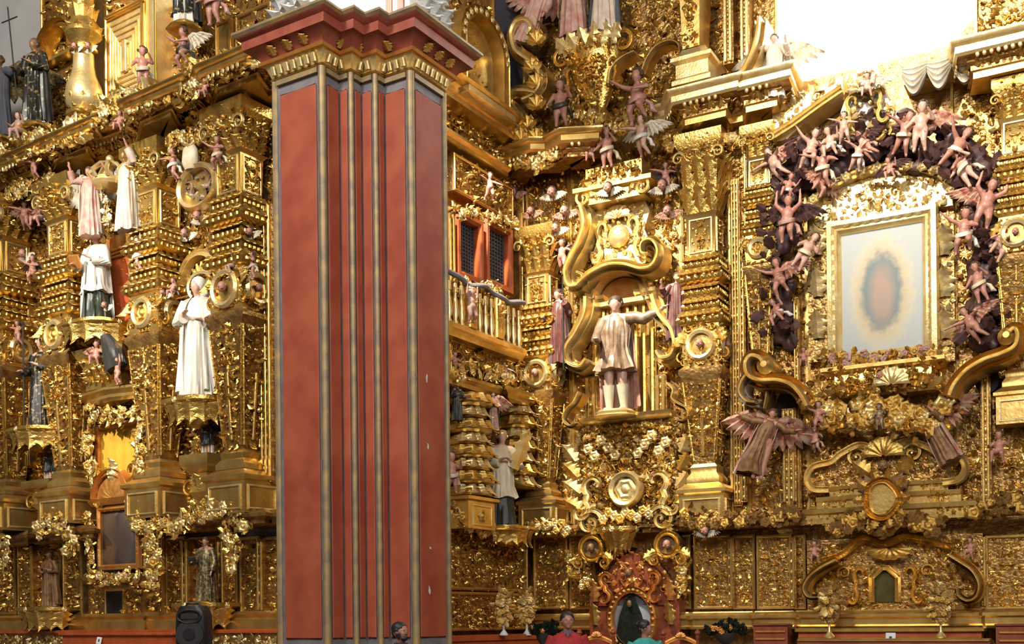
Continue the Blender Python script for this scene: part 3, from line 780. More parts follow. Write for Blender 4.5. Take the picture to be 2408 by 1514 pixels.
def putto(W, px, ytop, ybot, o, label, pose='sit', turn=0.0, wings=None, sash=None, skin='flesh', mirror=False, lean=0.0, pitch=0.0, name='putto', hair='hair_brown', group=None):
    p0, p1 = W.pt(px, ybot, o), W.pt(px, ytop, o); h = (p1[2]-p0[2])
    t = thing(name, label, 'putto', tuple(p0), 0, group)
    t.rotation_euler = (Matrix.Rotation(-W.th+turn, 3, 'Z') @ Matrix.Rotation(lean, 3, 'Y') @ Matrix.Rotation(pitch, 3, 'X')).to_euler()
    S = mat4((0, 0, 0), (0, 0, 0), (-h if mirror else h, h, h))
    b = obj('body', shared(PM[pose], pose, skin), None, t, S)
    obj('hair', shared(HAIR_M, 'hair', hair), None, b)
    if sash: obj('sash', shared(SASH_M, 'sash', sash), None, t, S)
    if wings:
        for s in (-1, 1): obj('wing', tmesh('wing', wings), None, t, S @ mat4((s*.05, .10, .66), (0, 0, s*.3), (s*.46, .4, .42)))
    return t
def cherub_head(W, px, py, size, o, label, wings='wing_white', skin='flesh', turn=0.0):
    """winged cherub head carved on the altarpiece; size in px"""
    p = W.pt(px, py, o); h = size*depth_of(p)/FPX
    t = thing('cherub_head', label, 'cherub', tuple(p), -W.th+turn)
    obj('face', tmesh('head', skin), None, t, mat4((0, 0, 0), (0, 0, 0), h))
    g = G(); rnd = np.random.RandomState(int(px))
    for i in range(11):
        a = i/11*math.pi; g.ell((.36*math.cos(a), -.30+.06*math.sin(i), .16+.38*math.sin(a)), .12, 5, 6)
    obj('hair', g, 'hair_brown', t, mat4((0, 0, 0), (0, 0, 0), h))
    for s in (-1, 1): obj('wing', tmesh('wing', wings), None, t, mat4((s*.22*h, .02, -.15*h), (0, 0, 0), (s*h*.8, h*.6, h*.8)))
    return t
# drapery garlands of flowers ---------------------------------------
def garland(W, pts, o, label, n=40, r=.07, fl=.085, seedv=1, mats=('gold', 'gold_pale'), leafm='gold', sag=None, spread=.12, cat='garland', name='flower_garland', dense=1.0):
    """flowers and leaves strung along photo points; each flower a part"""
    P = [np.array(W.pt(x, y, o)) for x, y in pts]
    base = P[0]; t = thing(name, label, cat, tuple(base), -W.th)
    Ri = np.array(Matrix.Rotation(W.th, 3, 'Z')); Q = np.array([Ri @ (p-base) for p in P])
    s = np.concatenate([[0], np.cumsum(np.linalg.norm(np.diff(Q, axis=0), axis=1))]); rnd = np.random.RandomState(seedv)
    C = lambda u: np.array([np.interp(u*s[-1], s, Q[:, k]) for k in range(3)])
    g = G(); g.tube([C(u) for u in np.linspace(0, 1, max(6, 4*len(pts)))], r*.5, 7); obj('stem', g, 'gold_ground', t)
    lm = []
    for i in range(n):
        u = (i+rnd.uniform(.1, .9))/n; c = C(u); a = rnd.uniform(0, 6.28); q = spread*math.sqrt(rnd.rand())
        k = fl*rnd.uniform(.6, 1.25)
        loc = (c[0]+q*math.cos(a), c[1]-r*.5-.05*rnd.rand(), c[2]+q*math.sin(a))
        orn('ros' if i % 2 else 'ros5', t, loc, k, rnd.uniform(0, 6), mats[i % len(mats)], tilt=rnd.uniform(-.5, .5), turn=rnd.uniform(-.5, .6), name='flower')
        for _ in range(int(2*dense)+1):
            a = rnd.uniform(0, 6.28); q = spread*1.3*math.sqrt(rnd.rand()); kk = fl*rnd.uniform(1.0, 2.0)
            lm.append(mat4((c[0]+q*math.cos(a), c[1]+rnd.uniform(-.06, .03), c[2]+q*math.sin(a)), (rnd.uniform(-.3, .8), rnd.uniform(0, 6.28), 0), (kk, kk, kk)))
    g = G(); g.stamp(T['leaf'], lm); obj('leaves', g, leafm, t, stuff=True, sharp=50)
    return t
def scroll_band(W, pts, o, wid, depth, label, name='volute_scroll', matname='gold_smooth', cat='scroll', vol=None, wend=.6, orn_=True):
    """big moulded scroll that follows photo points"""
    P = [W.sz(x, y, o) for x, y in pts]; s0 = sum(p[0] for p in P)/len(P); z0 = min(p[1] for p in P)
    t = thing(name, label, cat, W.world(s0, z0, o), -W.th)
    q = np.array([(p[0]-s0, p[1]-z0) for p in P])
    # smooth the polyline
    u = np.linspace(0, len(q)-1, len(q)*5); qq = []
    for x in u:
        i = min(int(x), len(q)-2); f = x-i
        p0, p1, p2, p3 = q[max(i-1, 0)], q[i], q[i+1], q[min(i+2, len(q)-1)]
        qq.append(.5*((2*p1)+(-p0+p2)*f+(2*p0-5*p1+4*p2-p3)*f*f+(-p0+3*p1-3*p2+p3)*f**3))
    wd = wid*(1-(1-wend)*np.linspace(0, 1, len(qq)))
    g = G(); g.ribbon(qq, wd, -depth/2, depth/2); b = obj('band', g, matname, t)
    g = G(); g.ribbon(qq, wd*.35, -depth/2-.03, depth/2, bulge=-.2); obj('inner_rib', g, 'gold_pale', b)
    for e in (0, -1):
        if vol and vol[e]:
            g = G(); M = mat4((qq[e][0], 0, qq[e][1]), (math.pi/2, 0, 0), vol[e]); g.lathe([(1, -.3*depth/vol[e]), (1, .55*depth/vol[e]), (.7, .62*depth/vol[e]), (.35, .8*depth/vol[e])], 16, M); obj('volute_eye', g, matname, t)
    return t, np.array(qq)
# ------------------------------------------------------------------ the setting
g = G(); g.box(-45, 40, -25, 45, -0.1, 0.0); struct('floor', g, 'stone_floor')
def wall_slab(W, name, px0, px1, z1, matname, thick=0.4, z0=0.0):
    s0, s1 = W.s_at(px0, 4, 0), W.s_at(px1, 4, 0)
    g = G(); g.box(s0, s1, 0, thick, z0, z1)
    M = np.array(Matrix.Translation(tuple(W.p0)) @ Matrix.Rotation(-W.th, 4, 'Z'))
    return struct(name, g, matname, M)
wall_slab(WL, 'wall_left', -700, 690, 16, 'plaster')
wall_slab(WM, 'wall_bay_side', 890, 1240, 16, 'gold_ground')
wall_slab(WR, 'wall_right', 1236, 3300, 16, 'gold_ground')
# pale plaster return at the far left edge
# ------------------------------------------------------------------ the red pier
_t = math.radians(32); PA = np.array([math.cos(_t), -math.sin(_t)]); PB = np.array([math.sin(_t), math.cos(_t)])
def _step(p, px, d):
    u = (px - CX)/FPX
    t = (u*p[1] - p[0])/(d[0] - u*d[1])
    return p + d*t
_px = [654, 764, 804, 832, 856, 889, 910, 972, 1049]
_off = math.tan(ROLL)*650          # the verticals lean a little: take the px at mid height
_px = [p + _off*0.9 for p in _px]
P1 = np.array([(_px[1]-CX)/FPX*14.6, 14.6])
PP = [None, P1]; PP[0] = _step(P1, _px[0], PA)
for i in range(2, 9): PP.append(_step(PP[-1], _px[i], PB if i % 2 == 0 else PA))
pier_base = cw(PP[1][0], PP[1][1])
pier = thing('pier', 'tall red painted church pier with gilded corner beads and slate borders', 'pillar', pier_base, YAW)
PL = [p - PP[1] for p in PP]
back = [PL[8] + (-PA)*1.5 + PB*0.9, PL[0] + PB*1.6]
def zt(py, depth): return CAMZ + (HY - py)/FPX*depth
ZC = zt(152, 14.6)                 # underside of the pier cornice
ZD = zt(1497, 14.7)                # top of the slate dado
poly = PL + back
g = G(); P = []
for z in (0.0, ZC): P.append([[p[0], p[1], z] for p in poly])
g.add(grid(P, cv=True, capu=True)); shaft = obj('shaft', g, 'slate_paint', pier)
RP = None
for i in range(8):
    p, q = PL[i], PL[i+1]; d = (q-p); L = np.linalg.norm(d); d = d/L; n = np.array([d[1], -d[0]])
    # inset of the red field on each side: wider where a bead sits on an outer corner
    b0 = .10 if i == 0 else (.085 if i % 2 == 1 else .03); b1 = .085 if i % 2 == 0 else .03
    if i == 7: b1 = .08
    if L < .35: b0 = min(b0, L*.28) ; b1 = min(b1, L*.25)
    ang = math.atan2(d[1], d[0])
    g = G(); top = ZC-.20; g.bbox(b0, L-b1, -.025, .0, ZD, top, .012)
    rp = obj('red_panel', g, 'red_paint', shaft, mat4((p[0], p[1], 0), (0, 0, ang)))
    g = G(); g.box(b0*.6, L-b1*.6, -.045, 0, ZC-.07, ZC-.005); obj('gilt_fillet', g, 'gilt_edge', shaft, mat4((p[0], p[1], 0), (0, 0, ang)))
    if i == 7: RP = mat4((p[0], p[1], 0), (0, 0, ang))
for i in (1, 3, 5, 7):
    g = G(); g.lathe([(.052 if i in (1, 7) else .038, ZD-.2 if i else 0), (.052 if i in (1, 7) else .038, ZC)], 10)
    obj('corner_bead', g, 'gilt_edge', pier, mat4((PL[i][0], PL[i][1], 0)))
for i in (0, 8):
    g = G(); g.lathe([(.045, 0.1), (.045, ZC)], 8); obj('corner_bead', g, 'gilt_edge', pier, mat4((PL[i][0], PL[i][1], 0)))
# scars of bare plaster on the right face
for x, py, w_, h_ in ((.27, 1385, .022, .06), (.26, 885, .018, .05), (.27, 1045, .016, .05), (.30, 1285, .02, .016)):
    k = 9; pts = [(w_*(1+.35*math.sin(3*a+py))*math.cos(a), h_*(1+.3*math.sin(2*a+py))*math.sin(a)) for a in np.arange(k)/k*2*math.pi]
    g = G(); g.slab(pts, -.028, -.02); obj('plaster_scar', g, 'plaster', pier, RP @ mat4((x, 0, zt(py, 14.9))))
# cornice
path = [tuple(p) for p in [PL[0]+PB*.5] + PL + [PL[8]-PA*.6]]
def pband(nm, prof, mt, par=None):
    pr = [(-.15, prof[0][1])] + prof + [(-.15, prof[-1][1])]
    g = G(); g.sweep(path, [(a, ZC+b) for a, b in pr]); return obj(nm, g, mt, par or cor)
cor = obj('pier_cornice', G().add((lambda q: q)(grid([[[p[0]*.97, p[1], z] for p in poly] for z in (ZC, ZC+.62)], cv=True, capu=True))), 'cornice_red', pier)
pband('gilt_astragal', [(.02, 0), (.05, .02), (.02, .045)], 'gold_smooth')
pband('gilt_frieze', [(.03, .045), (.05, .10), (.09, .19), (.10, .20)], 'gold_pale')
pband('red_fillet', [(.14, .20), (.16, .235), (.13, .25)], 'gold_red')
pband('red_cove', [(.13, .25), (.16, .30), (.24, .37), (.26, .38)], 'cornice_red')
pband('red_fascia', [(.30, .38), (.31, .49), (.33, .50), (.37, .54)], 'cornice_red')
pband('gilt_cymatium', [(.37, .54), (.40, .57), (.40, .60), (.2, .62)], 'gilt_edge')
def _den(x, y, a):
    g = G(); g.bbox(-.04, .04, -.03, .03, 0, .12, .012)
    obj('gilt_drop', DROP, None, cor, mat4((x, y, ZC+.07), (.32, 0, a)) @ mat4((0, -.075, 0)))
g = G(); g.bbox(-.032, .032, -.02, .02, 0, .12, .01); DROP = mesh_of('gilt_drop', g); DROP.materials.append(MAT['gold_pale'])
along(path[1:-1], .105, _den)
def _orn(x, y, a):
    obj('gilt_leaf_tuft', tmesh('leaf2', 'gold'), None, cor, mat4((x, y, ZC+.255), (0, 0, a)) @ mat4((0, -.17, 0), (.55, 0, 0), (.22, .12, .16)))
along(path[1:-1], .23, _orn)
# stucco pier above the cornice
upz = ZC+.60
up = [p*1.0 for p in PL]; up = [PL[0]*1.0, PL[1], PL[2], PL[3], PL[4], PL[5], PL[6], PL[7], PL[8]]
g = G(); g.add(grid([[[p[0], p[1], z] for p in poly] for z in (upz, upz+4)], cv=True, capu=True)); us = obj('upper_shaft', g, 'stucco', pier)
for i in (6, 7):
    p, q = PL[i], PL[i+1]; d = q-p; L = np.linalg.norm(d); a = math.atan2(d[1], d[0])
    for k in (0.25, .7) if i == 6 else (.3,):
        g = G(); g.box(L*k-.05, L*k+.05, -.03, 0, upz+.02, upz+3.5); obj('red_strip', g, 'cornice_red', us, mat4((p[0], p[1], 0), (0, 0, a)))
for i in (0, 7):                                        # white stucco capital foliage
    p, q = PL[i], PL[i+1]; d = q-p; L = np.linalg.norm(d); a = math.atan2(d[1], d[0])
    for r_ in range(4):
        for c_ in range(3):
            obj('stucco_leaf', tmesh('leaf2', 'stucco'), None, us, mat4((p[0], p[1], upz+.03+.20*r_), (0, 0, a)) @ mat4((L*(c_+.5+.25*(r_ % 2))/3.2, -.05, 0), (.35, 0, 0), (.42, .3, .30)))
# glowing slab added before the upper shaft for the brightness over the cornice
p, q = PL[2], PL[5]; mid = (PL[3]+PL[4])/2
g = G(); g.bbox(-.42, .42, -.06, .06, 0, 2.4, .02)
wn = obj('pier_glow_slab', g, 'window_glow', None, mat4(cw(PP[1][0]+mid[0], PP[1][1]+mid[1]-.22, upz+.02), (0, 0, YAW))); wn['kind'] = 'structure'
# ------------------------------------------------------------------ left altarpiece: main storey
altarpiece(WL, 'gilded carved back of the left altarpiece with panels and pilaster strips')
estipite(WL, 18, 482, 1252, 74, .42, 'gilded estipite column at the outer end of the left altarpiece', med='ros')
estipite(WL, 168, 430, 1236, 76, .42, 'gilded estipite column between the dark friar statue and the red niche', med='ros')
estipite(WL, 374, 350, 1222, 84, .45, 'gilded estipite column between the two white robed statues', med='ros')
estipite(WL, 566, 258, 1212, 92, .48, 'gilded estipite column right of the tall white statue, close to the red pier', med='head')
# carved wall behind
panel(WL, -60, 420, 60, 1240, .10, .15)
panel(WL, 52, 390, 152, 1230, .12, .14)
panel(WL, 196, 340, 345, 1225, .10, .14)
panel(WL, 402, 260, 540, 1215, .12, .13)
panel(WL, 590, 190, 668, 1205, .10, .12)
strip(WL, 396, 560, 414, 1190, .22)
strip(WL, 612, 480, 640, 1140, .30)
strip(WL, 318, 580, 338, 900, .30)
strip(WL, 60, 650, 74, 1100, .22)
# great cornice with breaks over every column
CP = [(0, 0), (.05, .0), (.05, .10), (.09, .12), (.09, .20), (.15, .24), (.15, .27), (.30, .30), (.34, .34), (.34, .44), (.38, .46), (.42, .52), (.42, .55)]
zc = zsolve(WL, 240, 366, .6)
CPL = [(a, b*.58) for a, b in CP]
cornice(WL, 'cornice', 'great stepped gilded cornice over the columns of the left altarpiece', [(-60, .45), (30, .75), (78, .75), (100, .45), (122, .40), (140, .78), (203, .78), (222, .42), (330, .40), (342, .86), (398, .86), (420, .40), (500, .42), (520, .90), (600, .90), (628, .42), (680, .42)], zc, CPL, split=[(0, 4, 'architrave', 'gold_smooth'), (3, 8, 'frieze', 'gold_ground'), (7, 13, 'corona', 'gold_smooth')])
# ledge above the predella
zl = zsolve(WL, 300, 1262, .5)
LP = [(0, 0), (.05, .02), (.05, .08), (.12, .12), (.12, .17), (.08, .19), (.02, .24)]
cornice(WL, 'ledge', 'moulded gilded ledge that carries the left columns above the predella', [(-60, .45), (60, .45), (66, .62), (75, .40), (120, .40), (128, .62), (215, .62), (232, .25), (322, .25), (332, .62), (420, .62), (440, .42), (515, .42), (522, .68), (618, .68), (632, .45), (680, .45)], zl, LP, cat='ledge', mats='gold_ground')
# predella panels
for x0, x1, o, sz in ((-40, 40, .2, .13), (44, 78, .26, .12), (150, 196, .28, .11), (340, 388, .26, .11), (392, 440, .2, .11), (520, 560, .2, .11), (566, 612, .28, .11), (616, 668, .2, .11), (84, 146, .16, .13), (442, 516, .16, .13)):
    panel(WL, x0, 1262, x1, 1446, o, sz, frame=.6)
for x0, x1 in ((428, 446), (512, 530), (606, 622)):
    strip(WL, x0, 1268, x1, 1440, .3, 2)
zb = zsolve(WL, 300, 1484, .5)
cornice(WL, 'plinth_moulding', 'plain gilded base moulding under the left predella', [(-60, .40), (205, .40), (210, .5), (335, .5), (340, .40), (680, .40)], zb, [(0, 0), (.06, 0), (.06, .16), (.02, .20), (.05, .25), (.0, .30)], cat='moulding')
# low orange rail with carved front, and the altar table
loc, w, h = WL.box(-60, 1481, 690, 1560, .62)
t = thing('altar_step', 'orange painted step running below the left altarpiece', 'step', (loc[0], loc[1], 0), -WL.th)
zt_ = WL.sz(300, 1481, .62)[1]
g = G(); g.box(-w/2, w/2, 0, .6, 0, zt_-.06); obj('front', g, 'gold_ground', t)
g = G(); g.bbox(-w/2, w/2, -.04, .6, zt_-.06, zt_, .01); obj('tread', g, 'orange_wood', t)
add_relief(t, w*.98, .5, (0, 0, zt_-.6), .10, seed(), 'gold_pale', kinds=('leaf', 'scroll', 'bead', 'ros'), wts=(3, 2, 2, 2))
loc, w, h = WL.box(140, 1487, 408, 1560, 1.0)
t = thing('altar_table', 'orange wooden altar table in front of the left altarpiece', 'altar', (loc[0], loc[1], 0), -WL.th)
zt2 = WL.sz(300, 1487, 1.0)[1]
g = G(); g.bbox(-w/2, w/2, -.03, .34, zt2-.05, zt2, .012); obj('top', g, 'orange_wood', t)
g = G(); g.box(-w/2+.06, w/2-.06, .02, .30, 0, zt2-.05); obj('body', g, 'orange_wood', t)
for i in range(3):
    g = G(); g.frame(w*.27, zt2*.7, mould(.4), mat4((0, 0, 0))); obj('front_panel', g, 'gold_red', t, mat4((-w*.31+i*w*.31, .02, zt2*.12)))
p = WL.pt(231, 1514, 1.05); g = G(); g.bbox(-.045, .045, -.003, .003, 0, .115, .002)
c_ = obj('notice_card', g, 'card_white', None, mat4(p, (-.2, .12, -WL.th+.4))); c_['label'] = 'small white notice card leaning on the orange altar table'; c_['category'] = 'card'
g = G(); g.box(-.012, .012, -.0045, -.003, .035, .08); obj('print', g, 'ink', c_)
# little tabernacle
loc, w, h = WL.box(208, 1372, 338, 1455, .34)
t = thing('tabernacle', 'little gilded tabernacle with a doorway of painted shade under the framed painting', 'tabernacle', loc, -WL.th)
g = G(); g.box(-w/2, w/2, 0, .34, 0, h); obj('body', g, 'gold_ground', t)
dw, dh = w*.30, h*.70
g = G(); g.box(-dw/2, dw/2, -.012, 0, h*.08, h*.08+dh); obj('doorway_shade', g, 'dark', t)  # flat sheet, the doorway's inner shade is put into its colour
g = G(); g.frame(dw, dh, mould(.55), mat4((0, -.0, h*.08))); obj('door_frame', g, 'gold_smooth', t)
for s in (-1, 1):
    g = relief(w*.28, h*.8, .10, seed()); obj('carved_relief', g, 'gold', t, mat4((s*w*.33, 0, h*.08)), stuff=True)
g = G(); g.sweep([(-w/2-.02, 0), (w/2+.02, 0)], [(-.3, h), (.05, h), (.08, h+.05), (.16, h+.09), (.16, h+.13), (-.3, h+.13)]); obj('top_moulding', g, 'gold_ground', t)
# framed painting with shell pediment
loc, w, h = WL.box(228, 1186, 340, 1340, .40)
t = thing('framed_painting', 'dark devotional painting in an orange and gold frame with shell pediment', 'painting', loc, -WL.th)
g = G(); g.box(-w/2, w/2, .03, .40, 0, h); obj('backboard', g, 'gold_red', t)
pw, ph = w*.74, h*.82
g = G(); g.box(-pw/2, pw/2, .0, .03, h*.09, h*.09+ph); cv = obj('canvas', g, None, t)
g = G(); g.frame(pw, ph, [(0, -.02), (0, .05), (.03, .08), (.07, .06), (.09, .06), (.10, 0)], mat4((0, 0, h*.09))); fr = obj('frame', g, 'gold_red', t)
for i in range(9):
    for s in (-1, 1): orn('leaf', fr, (s*(pw/2+.05), -.05, h*.09+ph*(i+.2)/9), (.10, .08, .16), 0, 'gold')
for i in range(5):
    for zz in (h*.05, h*.93): orn('leaf', fr, (-pw/2+pw*(i+.3)/5, -.05, zz), (.10, .08, .16), math.pi/2, 'gold')
g = G(); g.sweep([(-w*.56, 0), (-w*.3, 0), (-w*.3, -.06), (w*.3, -.06), (w*.3, 0), (w*.56, 0)], [(-.2, h), (.05, h), (.1, h+.05), (.14, h+.10), (-.2, h+.10)]); pd = obj('pediment', g, 'gold_red', t)
orn('shell', pd, (0, -.12, h+.08), (w*.32, .2, w*.30), 0, 'gold_red')
g = G(); pts = [(w*.36*math.cos(a), w*.34*math.sin(a)) for a in np.linspace(0, math.pi, 14)]; g.ribbon(pts, .05, -.2, 0, mat4((0, -.02, h+.10))); obj('shell_arch', g, 'gold_red', pd)
for s in (-1, 1):
    orn('ess', pd, (s*w*.36, -.10, h+.30), (w*.22, .2, w*.26), s*.5, 'gold', mirror=s > 0); orn('leaf2', pd, (s*w*.16, -.12, h+.34), (.3, .2, .36), s*-.5, 'gold_pale')
orn('ros', pd, (0, -.16, h+.50), .12, 0, 'gold_pale'); orn('leaf2', pd, (0, -.12, h+.52), (.3, .2, .28), 0, 'gold_pale')
PAINT_L = cv
# yellow hanging in an orange frame
loc, w, h = WL.box(232, 1000, 322, 1130, .36)
t = thing('yellow_hanging', 'plain yellow cloth panel in an orange frame above the shell pediment', 'hanging', loc, -WL.th)
g = G(); P = [[[x, .03+.008*math.sin(x*26), z] for x in np.linspace(-w/2, w/2, 24)] for z in np.linspace(0, h, 4)]; P2 = np.array(P); B = P2[:, ::-1].copy(); B[:, :, 1] += .03
g.add(grid(np.concatenate([P2, B], 1), cv=True, capu=True)); obj('cloth', g, 'yellow_cloth', t)
g = G(); g.frame(w, h, [(-.03, -.05), (-.03, .03), (.0, .05), (.04, .05), (.05, .0)], mat4((0, 0, 0))); obj('frame', g, 'gold_red', t)
g = G(); g.tube([(-w/2-.08, -.03, h+.03), (w/2+.08, -.03, h+.03)], .022, 8); obj('rod', g, 'grey_ledge', t)
# red niche right behind the white friar
loc, w, h = WL.box(236, 560, 322, 790, .20)
t = thing('red_niche', 'red backed gilded niche behind the white mantled friar', 'niche', loc, -WL.th)
g = G(); g.box(-w/2, w/2, .0, .18, 0, h*.86); obj('back', g, 'orange_wood', t)
pts = [(w/2*math.cos(a), h*.86+w*.3*math.sin(a)) for a in np.linspace(0, math.pi, 12)]
g = G(); g.slab(pts, .0, .18); obj('arched_top', g, 'gold_red', t)
for s in (-1, 1):
    g = G(); g.bbox(s*w*.5-.05, s*w*.5+.05, -.12, .1, 0, h*.84, .015); jb = obj('jamb', g, 'gold_smooth', t)
    g = G(); g.bbox(s*w*.40-.02, s*w*.40+.02, -.08, .02, .05, h*.82, .008); obj('inner_strip', g, 'gold_pale', jb)
for i in range(3):
    g = G(); g.bbox(-w*.5, w*.5, -.06-.04*i, .1, h*(.80+.025*i), h*(.82+.025*i), .008); obj('lintel_fillet', g, 'gold_smooth', t)
# niche right of tall white statue
loc, w, h = WL.box(428, 690, 530, 930, .22)
t = thing('golden_niche', 'gilded niche with pale pilasters behind the tall white statue', 'niche', loc, -WL.th)
g = G(); g.box(-w/2, w/2, 0, .2, 0, h); obj('back', g, 'gold_smooth', t)
for s in (-1, 1):
    g = G(); g.bbox(s*w*.46-.06, s*w*.46+.06, -.12, .1, 0, h*.92, .015); obj('jamb', g, 'gold_pale', t)
for i in range(3):
    g = G(); g.bbox(-w*.54, w*.54, -.10-.04*i, .1, h*(.90+.03*i), h*(.92+.03*i), .008); obj('lintel_fillet', g, 'gold_smooth', t)
g = G(); pts = [(w*.42*math.cos(a), w*.42*math.sin(a)) for a in np.linspace(-.3, math.pi+.3, 20)]; g.ribbon(pts, .05, -.12, .04, mat4((0, 0, h*1.12))); ar = obj('arch_ring', g, 'gold_pale', t)
for i in range(9): orn('leaf', ar, (w*.30*math.cos(i*.39), -.04, h*1.12+w*.30*math.sin(i*.39)), (.14, .1, .2), math.pi/2-i*.39+math.pi, 'gold')
# statues
def bracket(W, px, py, wpx, hpx, o, label, matname='gold', heads=True, drop=True, skirt=None):
    loc, w, h = W.box(px-wpx/2, py, px+wpx/2, py+hpx, o)
    t = thing('statue_bracket', label, 'bracket', (loc[0], loc[1], loc[2]), -W.th)
    r = w/2
    g = G(); g.lathe([(r*.18, 0), (r*.30, h*.12), (r*.34, h*.30), (r*.66, h*.55), (r*.74, h*.72), (r*.9, h*.80), (r*1.0, h*.86), (r*1.0, h)], 20, sq=3, ell=(1, .8)); obj('corbel', g, matname, t)
    for i in range(7):
        a = math.radians(-150+i*20+ -0); a = -math.pi*(.05+.9*i/6)
        obj('acanthus_leaf', tmesh('leaf2', 'gold'), None, t, mat4((r*.98*math.cos(a), r*.80*math.sin(a), h*.86), (0, 0, a+math.pi/2)) @ mat4((0, 0, 0), (-.62, math.pi, 0), (r*.85, r*.5, h*.95)))
        obj('rosette', tmesh('ros', 'gold_pale'), None, t, mat4((r*1.0*math.cos(a), r*.8*math.sin(a), h*.90), (0, 0, a+math.pi/2), min(.06, h*.12)))
    # stub that ties the bracket to the wall
    g = G(); g.box(-r*.5, r*.5, 0, o, h*.3, h); obj('tie', g, 'gold_ground', t)
    return t
bracket(WL, 468, 944, 118, 62, .55, 'leafy gilded bracket under the tall white statue')
bracket(WL, 98, 1012, 96, 50, .55, 'leafy gilded bracket under the dark robed friar')
bracket(WL, 488, 1418, 112, 60, .55, 'leafy gilded bracket under the small brocaded statue')
bracket(WL, 116, 1428, 90, 55, .55, 'leafy gilded bracket under the small brown statue')
bracket(WL, 234, 768, 118, 50, .55, 'leafy gilded bracket under the white mantled friar')
statue(WL, 228, 540, 768, .6, 'statue of a friar in white mantle over a dark green habit', robe='white_cloth', cape='white_cloth', under='green_black', cut=.34, hair='tonsure', arms=('hold', 'chest'), turn=.15, seedv=3, capew=(.6, 4.4), attr=(('book', 'gold_red', -.1),))
statue(WL, 468, 655, 940, .6, 'tall statue of a saint in a long white habit and veil', robe='white_cloth', cape='white_cloth', hair='hood', hairmat='white_cloth', arms=('chest', 'hold'), turn=.35, hturn=-.3, tilt=.3, seedv=5, folds=11, amp=.3, capew=(-.9, 4.2), attr=(('halo', 'gold_pale', .12),))
statue(WL, 102, 792, 1012, .6, 'statue of a friar in a dark brocaded habit holding a thin staff', robe='brocade_dark', cape='black_cloth', hair='tonsure', hairmat='white_cloth', arms=('hold', 'chest'), turn=.2, seedv=8, attr=(('staff', 'iron', -.13),))
statue(WL, 486, 1262, 1416, .55, 'small statue in a gold brocaded robe holding a dark book', robe='brocade', cape='brown_robe', hair='curly', arms=('hold', 'down'), turn=.25, seedv=11, skin='flesh', attr=(('book', 'black_cloth', -.12),))
statue(WL, 118, 1296, 1428, .5, 'small brown gilded statue with head bowed', robe='brown_robe', cape='brown_robe', hair='long', arms=('chest', 'chest'), turn=.2, seedv=13, skin='brown_robe', tilt=.4)
# ------------------------------------------------------------------ left altarpiece: angels, putti and medallion under the great cornice
statue(WL, 300, 352, 548, .75, 'angel in long pale rose robe hanging right of the crown under the cornice', robe='pink_cloth', cape='cream_cloth', hair='curly', arms=('bless', 'raise'), turn=-.1, seedv=21, name='angel_statue', wings='wing_white', plinth=None, skin='flesh')
statue(WL, 212, 392, 560, .75, 'angel in grey rose robe hanging left of the crown under the cornice', robe='rose_cloth', cape='pink_cloth', hair='curly', arms=('raise', 'bless'), turn=.3, seedv=22, name='angel_statue', wings='wing_white', plinth=None, skin='flesh')
loc, w, h = WL.box(232, 382, 286, 440, .8)
t = thing('carved_canopy_crown', 'pale gilded crown held up between two robed angels', 'canopy', loc, -WL.th)
g = G(); g.lathe([(w*.42, 0), (w*.46, .05), (w*.43, .12)], 20); obj('band', g, 'gold_pale', t)
for i in range(8):
    a = i/8*2*math.pi
    g = G(); g.tube([(w*.43*math.cos(a), w*.43*math.sin(a), .1), (w*.55*math.cos(a), w*.55*math.sin(a), h*.5), (w*.3*math.cos(a), w*.3*math.sin(a), h*.85), (0, 0, h)], .035, 6); obj('arch', g, 'gold_pale', t)
g = G(); g.ell((0, 0, h+.05), .07); obj('orb', g, 'gold_pale', t)
for dx, top, bot in ((0, 440, 530), (44, 440, 510)):                 # swags that fall from the crown
    garland(WL, [(244+dx, top), (250+dx, (top+bot)/2), (262+dx, bot)], .72, 'pale gilded fruit swag falling from the crown on the ' + ('outer' if dx == 0 else 'inner') + ' side', 14, .05, .06, 31+dx, ('gold_pale', 'white_cloth'), 'gold_pale', spread=.07)
# oval medallion with mitre
loc, w, h = WL.box(434, 396, 512, 488, .62)
t = thing('oval_medallion', 'oval carved medallion in a gilded ring under a cream mitre', 'medallion', loc, -WL.th)
k = 28; ring = np.array([[[(w/2+q)*math.cos(a), -y, h/2+(h/2+q)*math.sin(a)] for q, y in ((-.03, 0), (-.02, .10), (.03, .14), (.07, .08), (.07, 0))] for a in np.arange(k)/k*2*math.pi])
g = G(); g.add(grid(ring, cu=True)); obj('ring', g, 'gold_pale', t)
g = G(); g.slab([(w/2*math.cos(a), h/2+h/2*math.sin(a)) for a in np.arange(k)/k*2*math.pi], 0, .5); obj('field', g, 'gold_smooth', t)
add_relief(t, w*.8, h*.8, (0, -.02, h*.1), .2, 77, 'armour_cloth', mask=lambda x, z: (x/(w*.42))**2+((z-h*.4)/(h*.42))**2 < 1)
g = G(); g.lathe([(.10, 0), (.17, .12), (.15, .3), (.01, .5)], 14, ell=(1, .6)); obj('mitre', g, 'cream_cloth', t, mat4((-.12, -.1, h*.96)))
putto(WL, 408, 345, 425, .8, 'rosy putto holding the oval medallion on its outer side', 'fly', -.2, sash='white_cloth', wings=None)
putto(WL, 512, 318, 400, .8, 'rosy putto stretching an arm over the oval medallion', 'reach', .2, sash='cream_cloth')
putto(WL, 520, 470, 525, .62, 'little putto peeping out below the oval medallion', 'sit', .1)
